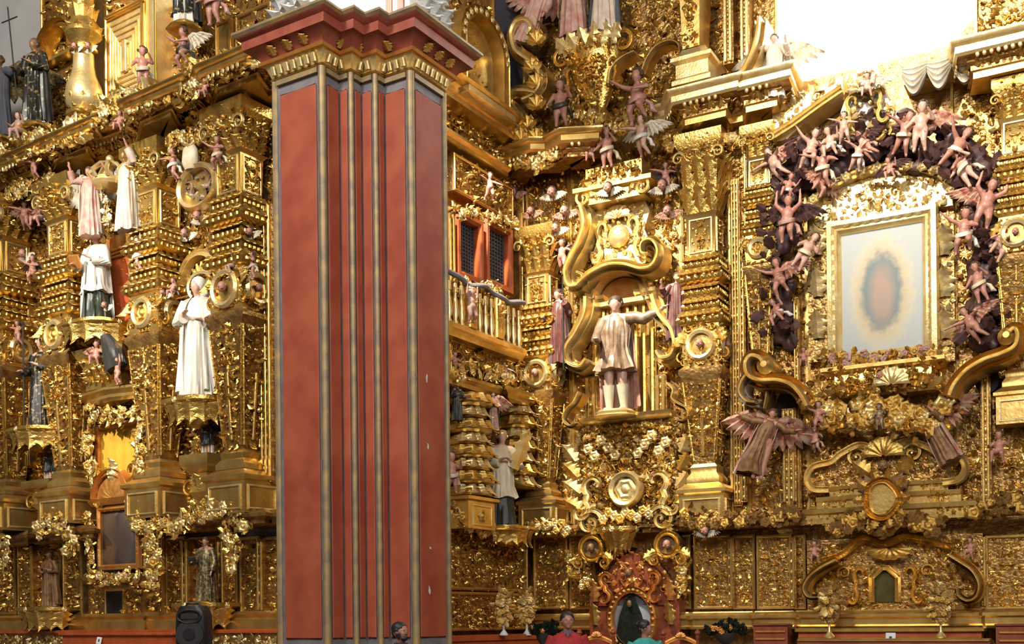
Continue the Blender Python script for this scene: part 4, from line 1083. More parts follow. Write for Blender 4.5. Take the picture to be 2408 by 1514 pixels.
for i, (x, y, s, lb) in enumerate(((470, 512, 26, 'winged cherub head carved below the medallion'), (535, 540, 26, 'winged cherub head above the tall white statue'), (440, 552, 24, 'winged cherub head at the edge of the gilded niche'), (592, 548, 22, 'winged cherub head near the strip by the pier'), (262, 830, 24, 'winged cherub head under the bracket of the white mantled friar'), (160, 800, 20, 'winged cherub head on the column by the dark friar'), (60, 600, 24, 'winged cherub head beside the outermost left column'), (388, 690, 22, 'winged cherub head on the column between the white statues'), (250, 720, 18, 'winged cherub head inside the red niche'))):
    cherub_head(WL, x, y, s, .30 if x == 440 else .62, lb)
putto(WL, 92, 470, 545, .62, 'putto in white cloth holding a shield above the dark friar', 'sit', .2, sash='white_cloth', wings='wing_rose')
putto(WL, 58, 470, 540, .62, 'putto flying at the outer edge beside the white clothed one', 'fly', .5, wings='wing_rose')
putto(WL, 78, 598, 668, .6, 'putto with dark wings flying above the head of the dark friar', 'reach', .3, wings='cloud_dark')
putto(WL, 548, 588, 652, .75, 'putto with white cloth perched on the gold ring beside the pier', 'sit', -.4, sash='white_cloth', skin='flesh_pale')
putto(WL, 596, 590, 656, .8, 'rosy putto leaning against the dark strip of the pier column', 'stand', -.6, sash='pink_cloth')
putto(WL, 408, 652, 708, .72, 'dark clad putto sitting on the capital left of the tall white statue', 'sit', 0, sash='black_cloth')
putto(WL, 326, 556, 640, .72, 'pale putto climbing the bright strip right of the red niche', 'hold', -.2, sash='white_cloth', skin='flesh_pale')
putto(WL, 146, 676, 752, .5, 'pale putto kneeling left of the white mantled friar', 'stand', .4, sash='cream_cloth', skin='flesh_pale')
putto(WL, 150, 828, 900, .55, 'putto carved beside the dark friar with arms stretched out', 'reach', .3, wings='wing_rose')
putto(WL, 42, 752, 812, .6, 'putto on the outermost left column with open arms', 'fly', .2)
# drapery bracket under the red niche
loc, w, h = WL.box(206, 822, 332, 916, .5)
t = thing('carved_bracket', 'large carved bracket with dark drapery and cherubs under the red niche', 'bracket', loc, -WL.th)
g = G(); g.rects([(w*.34, .2, 0), (w*.30, .22, h*.4), (w*.44, .3, h*.85), (w*.48, .34, h)]); obj('corbel', g, 'gold', t)
add_relief(t, w*.6, h*.8, (0, -.26, h*.1), .14, 91)
g = G(); g.add(robe_geo([(0, .22, .10, 0, 0), (.3, .2, .12, 0, 0), (.7, .1, .08, -.1, 0)], 8, .3, 4, 30, 12)); obj('drapery', g, 'iron', t, mat4((w*.34, -.3, h*.35), (0, -0.3, 0), (1.1, 1, .9)))
putto(WL, 228, 800, 870, .85, 'putto under the feet of the white mantled friar, seated on the outer side', 'sit', .4, wings='wing_rose')
putto(WL, 278, 838, 905, .85, 'putto with lifted arms at the inner side of the draped bracket', 'hold', -.2)
cornice(WL, 'shelf_moulding', 'curved gilded shelf under the draped bracket above the yellow hanging', [(208, .2), (214, .62), (262, .72), (318, .62), (334, .2)], zsolve(WL, 262, 948, .6), [(0, 0), (.06, .05), (.06, .1), (.14, .16), (.14, .2)], cat='shelf')
# half figures under the brackets
statue(WL, 488, 984, 1072, .45, 'half figure of a friar with dark wings below the tall white statue', robe='black_cloth', hair='tonsure', arms=('chest', 'hold'), turn=.1, seedv=41, wings='cloud_dark', plinth=None, name='friar_bust', robeprof=[(.3, .19, .14, 0, 0), (.5, .17, .12, 0, 0), (.70, .16, .1, 0, 0), (.79, .12, .08, 0, 0), (.835, .06, .05, 0, 0)], cape='white_cloth')
statue(WL, 116, 1052, 1132, .45, 'half figure of a friar in pale cowl below the dark robed friar', robe='black_cloth', hair='tonsure', arms=('chest', 'chest'), turn=.1, seedv=42, plinth=None, name='friar_bust', robeprof=[(.3, .19, .14, 0, 0), (.5, .17, .12, 0, 0), (.70, .16, .1, 0, 0), (.79, .12, .08, 0, 0), (.835, .06, .05, 0, 0)], cape='white_cloth')
for x, y0, y1, lb in ((490, 1072, 1180, 'stepped gilded console below the winged friar bust'), (118, 1132, 1200, 'stepped gilded console below the pale cowled friar bust')):
    loc, w, h = WL.box(x-36, y0, x+36, y1, .34)
    t = thing('console', lb, 'console', loc, -WL.th)
    g = G(); g.rects([(w*.2, .12, 0), (w*.3, .2, h*.2), (w*.24, .18, h*.3), (w*.24, .18, h*.6), (w*.4, .26, h*.7), (w*.46, .3, h*.8), (w*.46, .3, h)]); obj('block', g, 'gold_smooth', t)
    for s in (-1, 1): orn('scroll', t, (s*w*.36, -.12, h*.3), .16, 0, 'gold', mirror=s > 0)
    orn('leaf2', t, (0, -.2, h*.25), (.3, .2, h*.4), 0, 'gold')
# flower garlands of the predella
garland(WL, [(0, 1240), (20, 1290), (18, 1340)], .7, 'hanging flower garland at the far left of the predella', 18, .07, .085, 51, spread=.13)
garland(WL, [(92, 1250), (120, 1228), (150, 1232), (176, 1262), (172, 1300)], .72, 'flower garland arching over the small brown statue', 34, .07, .085, 52, spread=.14)
garland(WL, [(326, 1210), (346, 1236), (362, 1270), (370, 1330), (366, 1376)], .72, 'thick flower garland falling right of the framed painting', 40, .08, .09, 53, spread=.15)
garland(WL, [(210, 1210), (214, 1260), (218, 1330)], .55, 'thin flower garland falling left of the framed painting', 16, .05, .07, 54, spread=.08)
garland(WL, [(440, 1226), (480, 1202), (520, 1196), (560, 1206), (580, 1224)], .74, 'flower garland lying on the ledge over the small brocaded statue', 36, .07, .085, 55, spread=.13)
garland(WL, [(536, 1236), (552, 1280), (548, 1340)], .72, 'short flower garland hanging right of the small brocaded statue', 18, .06, .08, 56, spread=.11)
garland(WL, [(372, 1232), (400, 1238), (436, 1234)], .76, 'flower garland creeping along the ledge between painting and brocaded statue', 16, .06, .08, 57, spread=.1)
garland(WL, [(214, 962), (240, 975), (270, 980), (300, 976), (326, 960)], .6, 'flower garland over the yellow hanging', 22, .06, .08, 58, spread=.1)
garland(WL, [(340, 980), (332, 1040), (338, 1120)], .62, 'flower garland falling right of the yellow hanging', 20, .06, .08, 59, spread=.1)
garland(WL, [(216, 1000), (212, 1060), (222, 1130)], .5, 'flower garland falling left of the yellow hanging', 20, .06, .08, 60, spread=.1)
garland(WL, [(215, 1352), (260, 1362), (332, 1354)], .66, 'flower garland between the framed painting and the little tabernacle', 24, .05, .07, 61, spread=.08)
# ------------------------------------------------------------------ left altarpiece: upper storey
garland(WL, [(-10, 372), (50, 352), (120, 330), (190, 304), (232, 282)], 1.0, 'dense gilded foliage lying on the outer part of the great cornice', 60, .08, .10, 62, spread=.18)
garland(WL, [(238, 268), (280, 250), (330, 238), (372, 226)], 1.05, 'dense gilded foliage on the cornice below the bright door', 44, .08, .10, 63, spread=.18)
garland(WL, [(412, 226), (450, 190), (500, 172)], 1.05, 'dense gilded foliage on the cornice below the winged putto', 34, .08, .10, 64, spread=.18)
garland(WL, [(520, 160), (560, 146), (620, 128)], 1.05, 'dense gilded foliage on the cornice next to the pier capital', 30, .07, .10, 65, spread=.14)
garland(WL, [(20, 452), (70, 448), (130, 420)], .7, 'dark gilded foliage under the outer cornice', 30, .07, .09, 66, spread=.14)
garland(WL, [(404, 336), (440, 330), (470, 312), (520, 300)], .7, 'dark gilded foliage under the cornice over the medallion', 30, .07, .09, 67, spread=.12)
zu = zsolve(WL, 300, 250, .4)
door, w, h = panel(WL, 250, 20, 345, 236, .40, 0, name='gilded_door', ground='gold_pale', frame=1.0)
for i in range(6):
    k = .14+i*.068*w; g = G(); g.frame(w-2*k, h-2.6*k, mould(.38), mat4((0, 0, k*1.2))); obj('nested_moulding', g, 'gold_pale', door)
g = G(); g.bbox(-w*.05, w*.05, -.06, 0, h*.3, h*.65, .01); obj('centre_rib', g, 'gold_pale', door)
panel(WL, 214, -60, 250, 250, .34, 0, ground='gold_smooth', frame=.6)
panel(WL, 252, -80, 350, 22, .45, .14)
panel(WL, 100, -40, 186, 300, .12, .15)
# shell niche behind the cross statue
loc, w, h = WL.box(100, 50, 172, 150, .35)
t = thing('shell_niche', 'round headed gilded niche with fluted shell behind the cross staff statue', 'niche', loc, -WL.th)
orn('shell', t, (0, .1, h*.25), (w*.52, -.5, h*.62), 0, 'gold_smooth')
g = G(); g.ribbon([(w*.56*math.cos(a), h*.25+h*.66*math.sin(a)) for a in np.linspace(0, math.pi, 18)], .07, -.12, .2); obj('arch', g, 'gold', t)
g = G(); g.box(-w*.6, w*.6, .0, .2, h*.18, h*.25); obj('impost', g, 'gold_smooth', t)
# baluster column
loc, w, h = WL.box(168, -60, 226, 278, .8)
t = thing('baluster_column', 'bulbous gilded baluster column left of the bright door', 'column', loc, -WL.th)
r = w*.46
for nm, pr, mt in (('foot', [(.9, 0), (.95, .02), (.7, .035)], 'gold'), ('bulb', [(.62, .035), (.92, .08), (1.0, .14), (.92, .21), (.66, .29), (.56, .36), (.54, .44)], 'gold_pale'), ('collar', [(.54, .44), (.72, .455), (.74, .475), (.6, .49), (.66, .52), (.8, .54)], 'gold'), ('upper_bulb', [(.8, .54), (.95, .57), (.9, .63), (.6, .68), (.56, .9), (.7, .95), (.9, 1.0)], 'gold')):
    g = G(); g.lathe([(a*r, b*h) for a, b in pr], 20); obj(nm, g, mt, t)
for i in range(9):
    a = i/9*2*math.pi; M = mat4((0, 0, .54*h), (0, 0, a)); obj('acanthus_leaf', tmesh('leaf2', 'gold'), None, t, M @ mat4((0, -r*.75, 0), (.1, 0, 0), (r*.9, r*.6, h*.10)))
    obj('acanthus_leaf', tmesh('leaf', 'gold'), None, t, mat4((0, 0, .66*h), (0, 0, a+.3)) @ mat4((0, -r*.58, 0), (.1, 0, 0), (r*.8, r*.5, h*.12)))
    obj('acanthus_leaf', tmesh('leaf', 'gold'), None, t, mat4((0, 0, .05*h), (0, 0, a+.2)) @ mat4((0, -r*.78, 0), (.25, 0, 0), (r*.8, r*.3, h*.10)))
for s in (-1, 1): cherub_head(WL, 196+s*16, 112, 18, .98, 'winged cherub head on the collar of the baluster column, ' + ('door' if s > 0 else 'outer') + ' side')
# lit slot window
loc, w, h = WL.box(366, 18, 396, 200, .25)
g = G(); pts = [(-w/2, h), (-w/2, w*.5)] + [(w/2*math.cos(a), w*.5+w*.5*math.sin(a)) for a in np.linspace(math.pi, 2*math.pi, 8)][1:-1] + [(w/2, w*.5), (w/2, h)]
g.slab(pts, 0, .06); o_ = struct('window_3', g, 'window_glow', mat4(loc, (0, 0, -WL.th)))
panel(WL, 346, -70, 368, 240, .5, 0, ground='gold_pale', frame=.4)
panel(WL, 396, -40, 640, 190, .12, .15)
panel(WL, 508, 50, 545, 145, .45, 0, ground='gold_smooth', frame=.5)
panel(WL, 556, 20, 640, 140, .35, .14)
cornice(WL, 'parapet', 'curved gilded parapet below the lit slot window', [(366, .3), (372, .7), (410, .85), (446, .7), (450, .3)], zsolve(WL, 410, 262, .8), [(0, 0), (.04, .1), (.0, .2), (.04, .36), (.1, .42)], cat='parapet', mats='gold_smooth')
statue(WL, 84, 90, 300, .9, 'statue in dark brocade holding a tall thin cross staff', robe='brocade_dark', cape='black_cloth', hair='long', arms=('hold', 'chest'), turn=.2, seedv=71, attr=(('cross', 'iron', -.13),), skin='brown_robe')
statue(WL, 0, 130, 330, .9, 'grey robed winged statue cut by the left edge of the altarpiece', robe='shadow_and_robe_grey', hair='curly', arms=('chest', 'out'), turn=.3, seedv=72, wings='brocade', skin='brown_robe')
statue(WL, 436, -150, 66, .8, 'dark robed statue with pale lining standing high above the winged putto', robe='brocade_dark', cape='black_cloth', under='white_cloth', cut=.12, arms=('chest', 'hold'), turn=.1, seedv=73)
putto(WL, 432, 62, 164, .95, 'rosy winged putto stretching its arm towards the slot window', 'reach', -.1, wings='wing_white', sash='black_cloth')
putto(WL, 336, 108, 206, .95, 'rosy putto climbing a gilded scroll in front of the bright door', 'stand', .9, sash='pink_cloth')
putto(WL, 502, -66, 60, .9, 'large putto with bare legs at the very top beside the dark robed statue', 'stand', .2, sash='rose_cloth')
putto(WL, 44, 262, 340, 1.15, 'pale putto sitting on the cornice under the cross staff statue', 'sit', .2, skin='flesh_pale', wings='wing_white')
putto(WL, 282, 258, 318, 1.2, 'rosy putto squatting on the cornice below the bright door', 'sit', .3)
putto(WL, 482, 182, 240, 1.15, 'dark rosy putto squatting on the cornice right of the parapet', 'sit', .1)
putto(WL, 80, 362, 418, .95, 'rosy putto half hidden under the outer cornice', 'fly', .3)
t, _q = scroll_band(WL, [(352, 190), (358, 215), (350, 245), (330, 262), (318, 250), (326, 238)], 1.0, .07, .2, 'gilded scroll that the putto climbs in front of the bright door')
# ------------------------------------------------------------------ the bay side wall (between pier and right altarpiece)
altarpiece(WM, 'gilded carved side wall of the bay between the red pier and the corner column')
panel(WM, 1000, 480, 1232, 1250, .10, .14)
panel(WM, 1000, -100, 1160, 250, .12, .13, ground='gold_ground', fill=.55)
panel(WM, 1000, 250, 1228, 480, .12, .14)
panel(WM, 1164, -120, 1232, 330, .06, 0, ground='shadow_and_robe_grey', frame=0, name='shaded_wall_panel')  # plain corner wall, its shadow is put into the dark grey
panel(WM, 1064, 400, 1204, 486, .30, .13)
strip(WM, 1222, 500, 1236, 820, .35, 2)
strip(WM, 1052, 500, 1068, 690, .35, 2)
panel(WM, 1000, 1240, 1238, 1388, .22, .12)
panel(WM, 1000, 1392, 1238, 1482, .35, .10)
zc = zsolve(WM, 1110, 262, .45)
cornice(WM, 'cornice', 'slanting gilded cornice high on the bay side wall beside the pier', [(1000, .40), (1215, .40)], zc, CP[:9], split=[(0, 4, 'architrave', 'gold_smooth'), (3, 9, 'corona', 'gold_smooth')])
cornice(WM, 'cornice', 'lower gilded moulding of the bay side frieze above the carved cartouche', [(1000, .34), (1190, .34)], zsolve(WM, 1100, 362, .34), [(0, 0), (.05, .02), (.05, .08), (.12, .12), (.12, .17)], cat='moulding')
# gilded apse niche with arch
M_, w, h = local(WM, 1058, 40, 1160, 262, .3)
loc, w, h = WM.box(1056, 30, 1166, 262, .25)
t = thing('apse_niche', 'round headed gilded niche above the slanting cornice behind the pier', 'niche', loc, -WM.th)
P = []
for zq in np.linspace(0, h*.62, 6): P.append([[w*.46*math.cos(a), .12-.45*math.sin(a)*0+.0+.30*math.sin(a)-.3, zq] for a in np.linspace(0, math.pi, 16)])
for q in np.linspace(.2, math.pi/2-.05, 6): P.append([[w*.46*math.cos(a)*math.cos(q), -.18+.30*math.sin(a)*math.cos(q)-.0, h*.62+h*.30*math.sin(q)] for a in np.linspace(0, math.pi, 16)])
g = G(); g.add(grid(P)); obj('apse', g, 'gold_smooth', t)
g = G(); g.ribbon([(w*.46, 0), (w*.46, h*.3)] + [(w*.46*math.cos(a), h*.60+h*.34*math.sin(a)) for a in np.linspace(0, math.pi, 16)] + [(-w*.46, h*.3), (-w*.46, 0)], .10, -.30, .1); ar = obj('archivolt', g, 'gold_smooth', t)
for i in range(13): orn('ros', ar, (w*.46*math.cos(i*math.pi/12), -.32, h*.60+h*.34*math.sin(i*math.pi/12)), .06, 0, 'gold_pale')
g = G(); g.bbox(-w*.5, w*.5, -.45, .1, -.02, .12, .02); obj('sill', g, 'gold_pale', t)
# lattice windows
def lattice_window(x0, y0, x1, y1, label):
    loc, w, h = WM.box(x0, y0, x1, y1, .30)
    t = thing('lattice_window', label, 'window', loc, -WM.th)
    g = G(); g.box(-w/2, w/2, .10, .28, 0, h); obj('pane', g, 'pane_pale', t)
    g = G(); g.frame(w*.86, h*.94, [(-.02, -.1), (-.02, .06), (.03, .10), (.10, .10), (.12, .0)], mat4((0, 0, h*.03))); obj('frame', g, 'orange_wood', t)
    gv = G(); gv.box(-.016, .016, .04, .075, 0, h*.94); mv = mesh_of('lattice_bar', gv); mv.materials.append(MAT['lattice_blue'])
    gh = G(); gh.box(-w*.43, w*.43, .045, .08, -.016, .016); mh = mesh_of('lattice_bar', gh); mh.materials.append(MAT['lattice_blue'])
    for i in range(7): obj('lattice_bar', mv, None, t, mat4((-w*.43+w*.86*(i+.5)/7, 0, h*.03)))
    for i in range(15): obj('lattice_bar', mh, None, t, mat4((0, 0, h*.03+h*.94*(i+.5)/15)))
    return t
lattice_window(1072, 518, 1124, 652, 'orange framed lattice window beside the red pier')
lattice_window(1140, 536, 1194, 672, 'orange framed lattice window closer to the corner column')
garland(WM, [(1062, 500), (1110, 500), (1160, 516), (1212, 532)], .5, 'carved foliage along the top of the lattice windows', 22, .05, .08, 81, spread=.10)
garland(WM, [(1062, 662), (1120, 672), (1180, 686)], .5, 'carved foliage under the lattice windows', 16, .05, .08, 82, spread=.09)
# balcony
loc, w, h = WM.box(1052, 672, 1226, 800, .62)
t = thing('balcony', 'gilded balcony with pale turned balusters and a scrolled grey handrail', 'balcony', loc, -WM.th)
g = G(); g.box(-w/2, w/2, 0, .55, 0, .14); obj('floor_slab', g, 'gold_smooth', t)
g = G(); g.sweep([(-w/2, 0), (w/2, 0)], [(-.3, -.14), (.02, -.14), (.06, -.06), (.12, -.02), (.12, .06), (.06, .1), (-.3, .1)]); obj('edge_moulding', g, 'gold_smooth', t)
g = G(); g.tube([(x, -.02+.04*math.sin(x*9), h*.93+.05*math.cos(x*5)) for x in np.linspace(-w/2, w/2, 40)], .05, 8); obj('handrail', g, 'grey_ledge', t)
gb = G(); hb = h*.82; gb.lathe([(.05, .1), (.05, .14), (.035, .18), (.065, .3), (.05, .5), (.03, .62), (.04, .66), (.03, .7), (.055, hb*.8), (.04, hb)], 10); BAL = mesh_of('baluster', gb); BAL.materials.append(MAT['gold_pale'])
for i in range(13):
    if i in (3, 4, 8): continue
    obj('baluster', BAL, None, t, mat4((-w/2+.08+(w-.16)*i/12, .02, 0)))
for x in (-w*.21, w*.15):
    g = G(); g.bbox(x-.13, x+.13, -.08, .1, .1, h*.86, .02); ps = obj('balcony_post', g, 'gold', t); orn('leaf2', ps, (x, -.08, .2), (.3, .2, h*.5)); orn('ros', ps, (x, -.1, h*.7), .12)
putto(WM, 1108, 676, 762, .78, 'grey rosy putto mask clinging to the balcony rail', 'hold', 0, skin='rose_cloth', hair='rose_cloth')
# lower opening with columns
panel(WM, 1056, 826, 1236, 900, .42, .14)
zc2 = zsolve(WM, 1140, 928, .6)
cornice(WM, 'entablature', 'gilded entablature over the white surplice statue', [(1000, .55), (1165, .55), (1172, .45), (1192, .45), (1198, .72), (1240, .72)], zc2, [(0, 0), (.05, .02), (.05, .1), (.12, .16), (.12, .22)], cat='cornice')
for i in range(5): orn('scroll', WM.alt, (WM.s_at(1075+i*34, zc2+.5, .5), -.5, zc2+.5), .20, i, 'gold')
def banded_column(W, px, y0, y1, wpx, o, label):
    loc, w, h = W.box(px-wpx/2, y0, px+wpx/2, y1, o)
    t = thing('banded_column', label, 'column', loc, -W.th); r = w/2
    zz = np.linspace(0, h, 9)
    for i in range(8):
        a, b = zz[i], zz[i+1]; k = (.9, 1.0, .82, .95, .7, .92, .72, .95)[i]
        g = G(); g.lathe([(r*k*.8, a), (r*k, a+(b-a)*.15), (r*k*1.04, a+(b-a)*.5), (r*k*.92, a+(b-a)*.75), (r*k*.75, b)], 18, sq=3.5); bd = obj('drum', g, 'gold_smooth' if i % 2 else 'gold', t)
        for j in range(6):
            an = -math.pi*(j+.5)/6; orn('leaf2', bd, (r*k*1.03*math.cos(an), r*k*1.03*math.sin(an), b-.01), (r*.8, .3, (b-a)*.95), math.pi, 'gold' if i % 2 else 'gold_pale', turn=an+math.pi/2)
    return t
banded_column(WM, 1100, 930, 1172, 62, .45, 'banded gilded column left of the white surplice statue')
banded_column(WM, 1212, 926, 1150, 46, .42, 'slender gilded column right of the white surplice statue')
loc, w, h = WM.box(1066, 1172, 1134, 1246, .5)
t = thing('column_pedestal', 'panelled gilded pedestal of the banded column', 'pedestal', loc, -WM.th)
g = G(); g.rects([(w*.46, .3, 0), (w*.46, .3, h*.85), (w*.54, .36, h*.9), (w*.54, .36, h)]); b_ = obj('block', g, 'gold_smooth', t)
g = G(); g.frame(w*.6, h*.55, mould(.4)); obj('panel_moulding', g, 'gold_pale', t, mat4((0, -.3, h*.15))); orn('ros', t, (0, -.3, h*.42), .12)
statue(WM, 1182, 1012, 1240, .62, 'statue of a priest in white pleated surplice over a black cassock', robe='cream_cloth', under='black_cloth', cut=.30, arms=('chest', 'chest'), hair='curly', hairmat='gold_pale', turn=-.75, seedv=84, folds=16, amp=.12, skin='flesh_pale', attr=(('palm', 'gold_pale', .1),))
statue(WM, 1160, 922, 1012, .75, 'small hovering angel with rosy drapery above the surplice statue', robe='rose_cloth', cape='black_cloth', hair='curly', arms=('bless', 'hold'), turn=-.6, seedv=85, name='angel_statue', wings='wing_rose', plinth=None)
putto(WM, 1062, 1060, 1160, .6, 'pale rosy putto squeezed between pier and banded column', 'stand', -.5, sash='pink_cloth')
putto(WM, 1152, 405, 470, .55, 'rosy putto reclining on the carved cartouche above the lattice windows', 'fly', -.5)
putto(WM, 1186, 850, 900, .65, 'rosy putto lying on the arch above the surplice statue', 'fly', -.6)
putto(WM, 1070, 826, 880, .6, 'rosy putto beside the pier under the balcony', 'sit', -.4)
statue(WM, 1075, 900, 990, .55, 'tiny dark statuette with white hood next to the pier', robe='black_cloth', hair='hood', hairmat='white_cloth', arms=('chest', 'hold'), turn=-.5, seedv=86, plinth=None)
bracket(WM, 1190, 1240, 80, 44, .5, 'dark leafy bracket under the white surplice statue')
garland(WM, [(1060, 1190), (1100, 1244), (1150, 1252), (1200, 1250)], .62, 'gilded flower garland on the ledge below the banded column', 24, .06, .08, 87, spread=.1)
garland(WM, [(1066, 880), (1120, 868), (1170, 884), (1225, 880)], .6, 'gilded foliage crest over the entablature of the surplice statue', 28, .06, .09, 88, spread=.13)
# ledge and gilded bouquets on white feet
zz_ = zsolve(WM, 1180, 1492, .9)
cornice(WM, 'altar_shelf', 'orange shelf along the foot of the bay side wall', [(1000, .35), (1300, .9)], 0.0, [(0, 0), (.2, 0), (.2, zz_-.1), (.25, zz_-.1), (.25, zz_), (0, zz_)], cat='shelf', mats='orange_wood')
def bouquet(W, px, y0, y1, wpx, o, label, foot='card_white', face=None):
    loc, w, h = W.box(px-wpx/2, y0, px+wpx/2, y1, o)
    if face is not None: w *= .55
    t = thing('gilded_bouquet', label, 'bouquet', loc, -W.th if face is None else face)
    g = G(); g.lathe([(w*.20, 0), (w*.22, h*.02), (w*.12, h*.08), (w*.05, h*.12), (w*.05, h*.24)], 12); obj('foot', g, foot, t)
    g = G(); g.slab([(w*.42*math.cos(a)*(1-.35*math.sin(a)*(1 if math.sin(a) < 0 else .1)), h*.60+h*.37*math.sin(a)) for a in np.arange(20)/20*2*math.pi], -.03, .05); obj('leaf_board', g, 'gold_ground', t)
    rnd = np.random.RandomState(int(px))
    for i in range(26):
        a = rnd.uniform(0, 6.28); q = math.sqrt(rnd.rand())
        orn('leaf' if i % 3 else 'ros', t, (w*.40*q*math.cos(a), -.05-.05*(1-q), h*.60+h*.34*q*math.sin(a)), (.12, .1, .16) if i % 3 else .05, math.pi/2-a, 'gold_pale' if i % 2 else 'gold', tilt=.3)
    return t
bouquet(WM, 1184, 1378, 1494, 46, .95, 'flat gilded bouquet on a white foot beside the pier', face=YAW)
bouquet(WM, 1238, 1378, 1494, 44, .95, 'flat gilded bouquet on a white foot next to the corner', face=YAW)
# ------------------------------------------------------------------ right altarpiece
altarpiece(WR, 'gilded carved back of the right altarpiece with panels and pilaster strips')
# lit window above
loc, w, h = WR.box(1806, -420, 2296, 150, .03)
g = G(); c_ = .12; g.slab([(w*(-.5+c_), 0), (w*(.5-c_), 0), (w*.5, w*c_), (w*.5, h-w*c_), (w*(.5-c_), h), (w*(-.5+c_), h), (w*-.5, h-w*c_), (w*-.5, w*c_)], 0, .025); struct('window_1', g, 'window_glow', mat4(loc, (0, 0, -WR.th)))
panel(WR, 1240, 380, 1345, 1235, .10, .14)
panel(WR, 1345, 300, 1610, 1235, .12, .14)
panel(WR, 1600, 300, 1720, 1225, .10, .14)
panel(WR, 1716, 290, 1760, 1215, .28, .11)
panel(WR, 1750, 290, 1905, 1210, .12, .15)
panel(WR, 1895, 380, 2250, 1190, .12, .15)
panel(WR, 2240, 160, 2460, 1180, .12, .15)
panel(WR, 1236, -40, 1830, 300, .10, .165)
panel(WR, 2292, -60, 2480, 160, .15, .15)
strip(WR, 1722, 420, 1742, 1190, .40, 3)
strip(WR, 1740, 560, 1754, 1180, .46, 2)
strip(WR, 1840, 960, 1872, 1205, .5, 3)
strip(WR, 1868, 700, 1882, 1200, .30, 2)
strip(WR, 2306, 830, 2330, 1190, .45, 2)
strip(WR, 1376, 885, 1404, 985, .30, 2); strip(WR, 1540, 880, 1568, 985, .30, 2)
estipite(WR, 1276, 540, 1246, 84, .42, 'shaded gilded estipite column in the corner left of the warrior niche', med='head', f1=.36)
estipite(WR, 1660, 322, 1238, 104, .50, 'tall bright gilded estipite column right of the warrior niche', med='head', f1=.30)
estipite(WR, 1790, 300, 872, 74, .42, 'slim gilded estipite pilaster between the tall column and the cherub arch', pedestal=False)
estipite(WR, 2392, 190, 1000, 100, .50, 'pale gilded estipite column right of the cherub arch', med='head')
# cornices
zc = zsolve(WR, 1700, 292, .6)
cornice(WR, 'cornice', 'bright gilded cornice over the tall column and slim pilaster', [(1560, .40), (1600, .45), (1616, .85), (1702, .85), (1712, .50), (1752, .50), (1760, .80), (1822, .80), (1834, .3)], zc, CP, split=[(0, 4, 'architrave', 'gold_smooth'), (3, 8, 'frieze', 'gold_ground'), (7, 13, 'corona', 'gold_pale')])
cornice(WR, 'cornice', 'pale gilded cornice over the column right of the cherub arch', [(2288, .3), (2296, .85), (2480, .85)], zsolve(WR, 2380, 172, .8), CP, split=[(0, 4, 'architrave', 'gold_smooth'), (3, 8, 'frieze', 'gold_ground'), (7, 13, 'corona', 'gold_pale')])
cornice(WR, 'cornice', 'curved gilded cornice block under the big S scroll in the corner', [(1200, .3), (1216, .75), (1262, .85), (1300, .70), (1340, .90), (1372, .80), (1380, .3)], zsolve(WR, 1300, 402, .8), CP[3:], cat='cornice', split=[(0, 5, 'frieze', 'gold_ground'), (4, 10, 'corona', 'gold_smooth')])
zl = zsolve(WR, 1800, 1240, .5)
cornice(WR, 'ledge', 'moulded gilded ledge that carries the right columns above the predella', [(1225, .35), (1232, .66), (1330, .66), (1340, .40), (1395, .40), (1400, .30), (1510, .30), (1516, .40), (1600, .40), (1606, .70), (1716, .70), (1722, .45), (1772, .45), (1776, .62), (1868, .62), (1874, .40), (2300, .40), (2308, .70), (2480, .70)], zl, LP, cat='ledge', mats='gold_ground')
for x0, x1, o in ((1255, 1335, .26), (1340, 1400, .18), (1590, 1625, .18), (1632, 1718, .28), (1724, 1776, .20), (1780, 1862, .32), (1868, 1895, .2), (2318, 2420, .28)):
    panel(WR, x0, 1258, x1, 1432, o, .11, frame=.6)
strip(WR, 1716, 1262, 1726, 1430, .32, 1); strip(WR, 1862, 1262, 1872, 1430, .34, 1); strip(WR, 2310, 1262, 2322, 1430, .32, 1)
cornice(WR, 'plinth_moulding', 'double gilded base moulding under the right predella', [(1225, .40), (1620, .40), (1630, .52), (1770, .52), (1776, .60), (1866, .60), (1872, .48), (2310, .48), (2318, .56), (2480, .56)], zsolve(WR, 1900, 1478, .5), [(0, 0), (.06, 0), (.08, .04), (.02, .07), (.02, .17), (.08, .20), (.08, .25), (.02, .28), (0, .32)], cat='moulding', mats='gold_smooth')
# ---------------- warrior niche
loc, w, h = WR.box(1392, 640, 1542, 980, .20)
t = thing('warrior_niche', 'gilded niche with dark tympanum and fluted back behind the warrior statue', 'niche', loc, -WR.th)
g = G(); g.box(-w/2, w/2, .02, .19, 0, h*.80); obj('back', g, 'gold_smooth', t)
for i in range(8):
    g = G(); g.lathe([(w*.045, 0.02), (w*.045, h*.76)], 8); obj('flute', g, 'gold', t, mat4((-w*.44+w*.88*i/7, .02, 0)))
tz = h*.80; g = G(); g.slab([(w*.36*math.cos(a), tz+h*.16*math.sin(a)) for a in np.linspace(0, math.pi, 16)], -.02, .19); obj('tympanum', g, 'gold_red', t)
g = G(); g.bbox(-w*.42, w*.46, -.22, .1, tz-.12, tz, .02); obj('lintel', g, 'gold_pale', t)
g = G(); g.ribbon([(w*.44*math.cos(a), tz+h*.20*math.sin(a)) for a in np.linspace(-.05, math.pi+.05, 20)], .09, -.34, .1); ac = obj('arch', g, 'gold_pale', t)
for s in (-1, 1):
    g = G(); g.sweep([(s*w*.40-.22, -.05), (s*w*.40+.22, -.05)], [(-.2, tz-.05), (.05, tz-.05), (.12, tz+.03), (.18, tz+.05), (.18, tz+.12), (-.2, tz+.12)]); obj('impost', g, 'gold_pale', t)
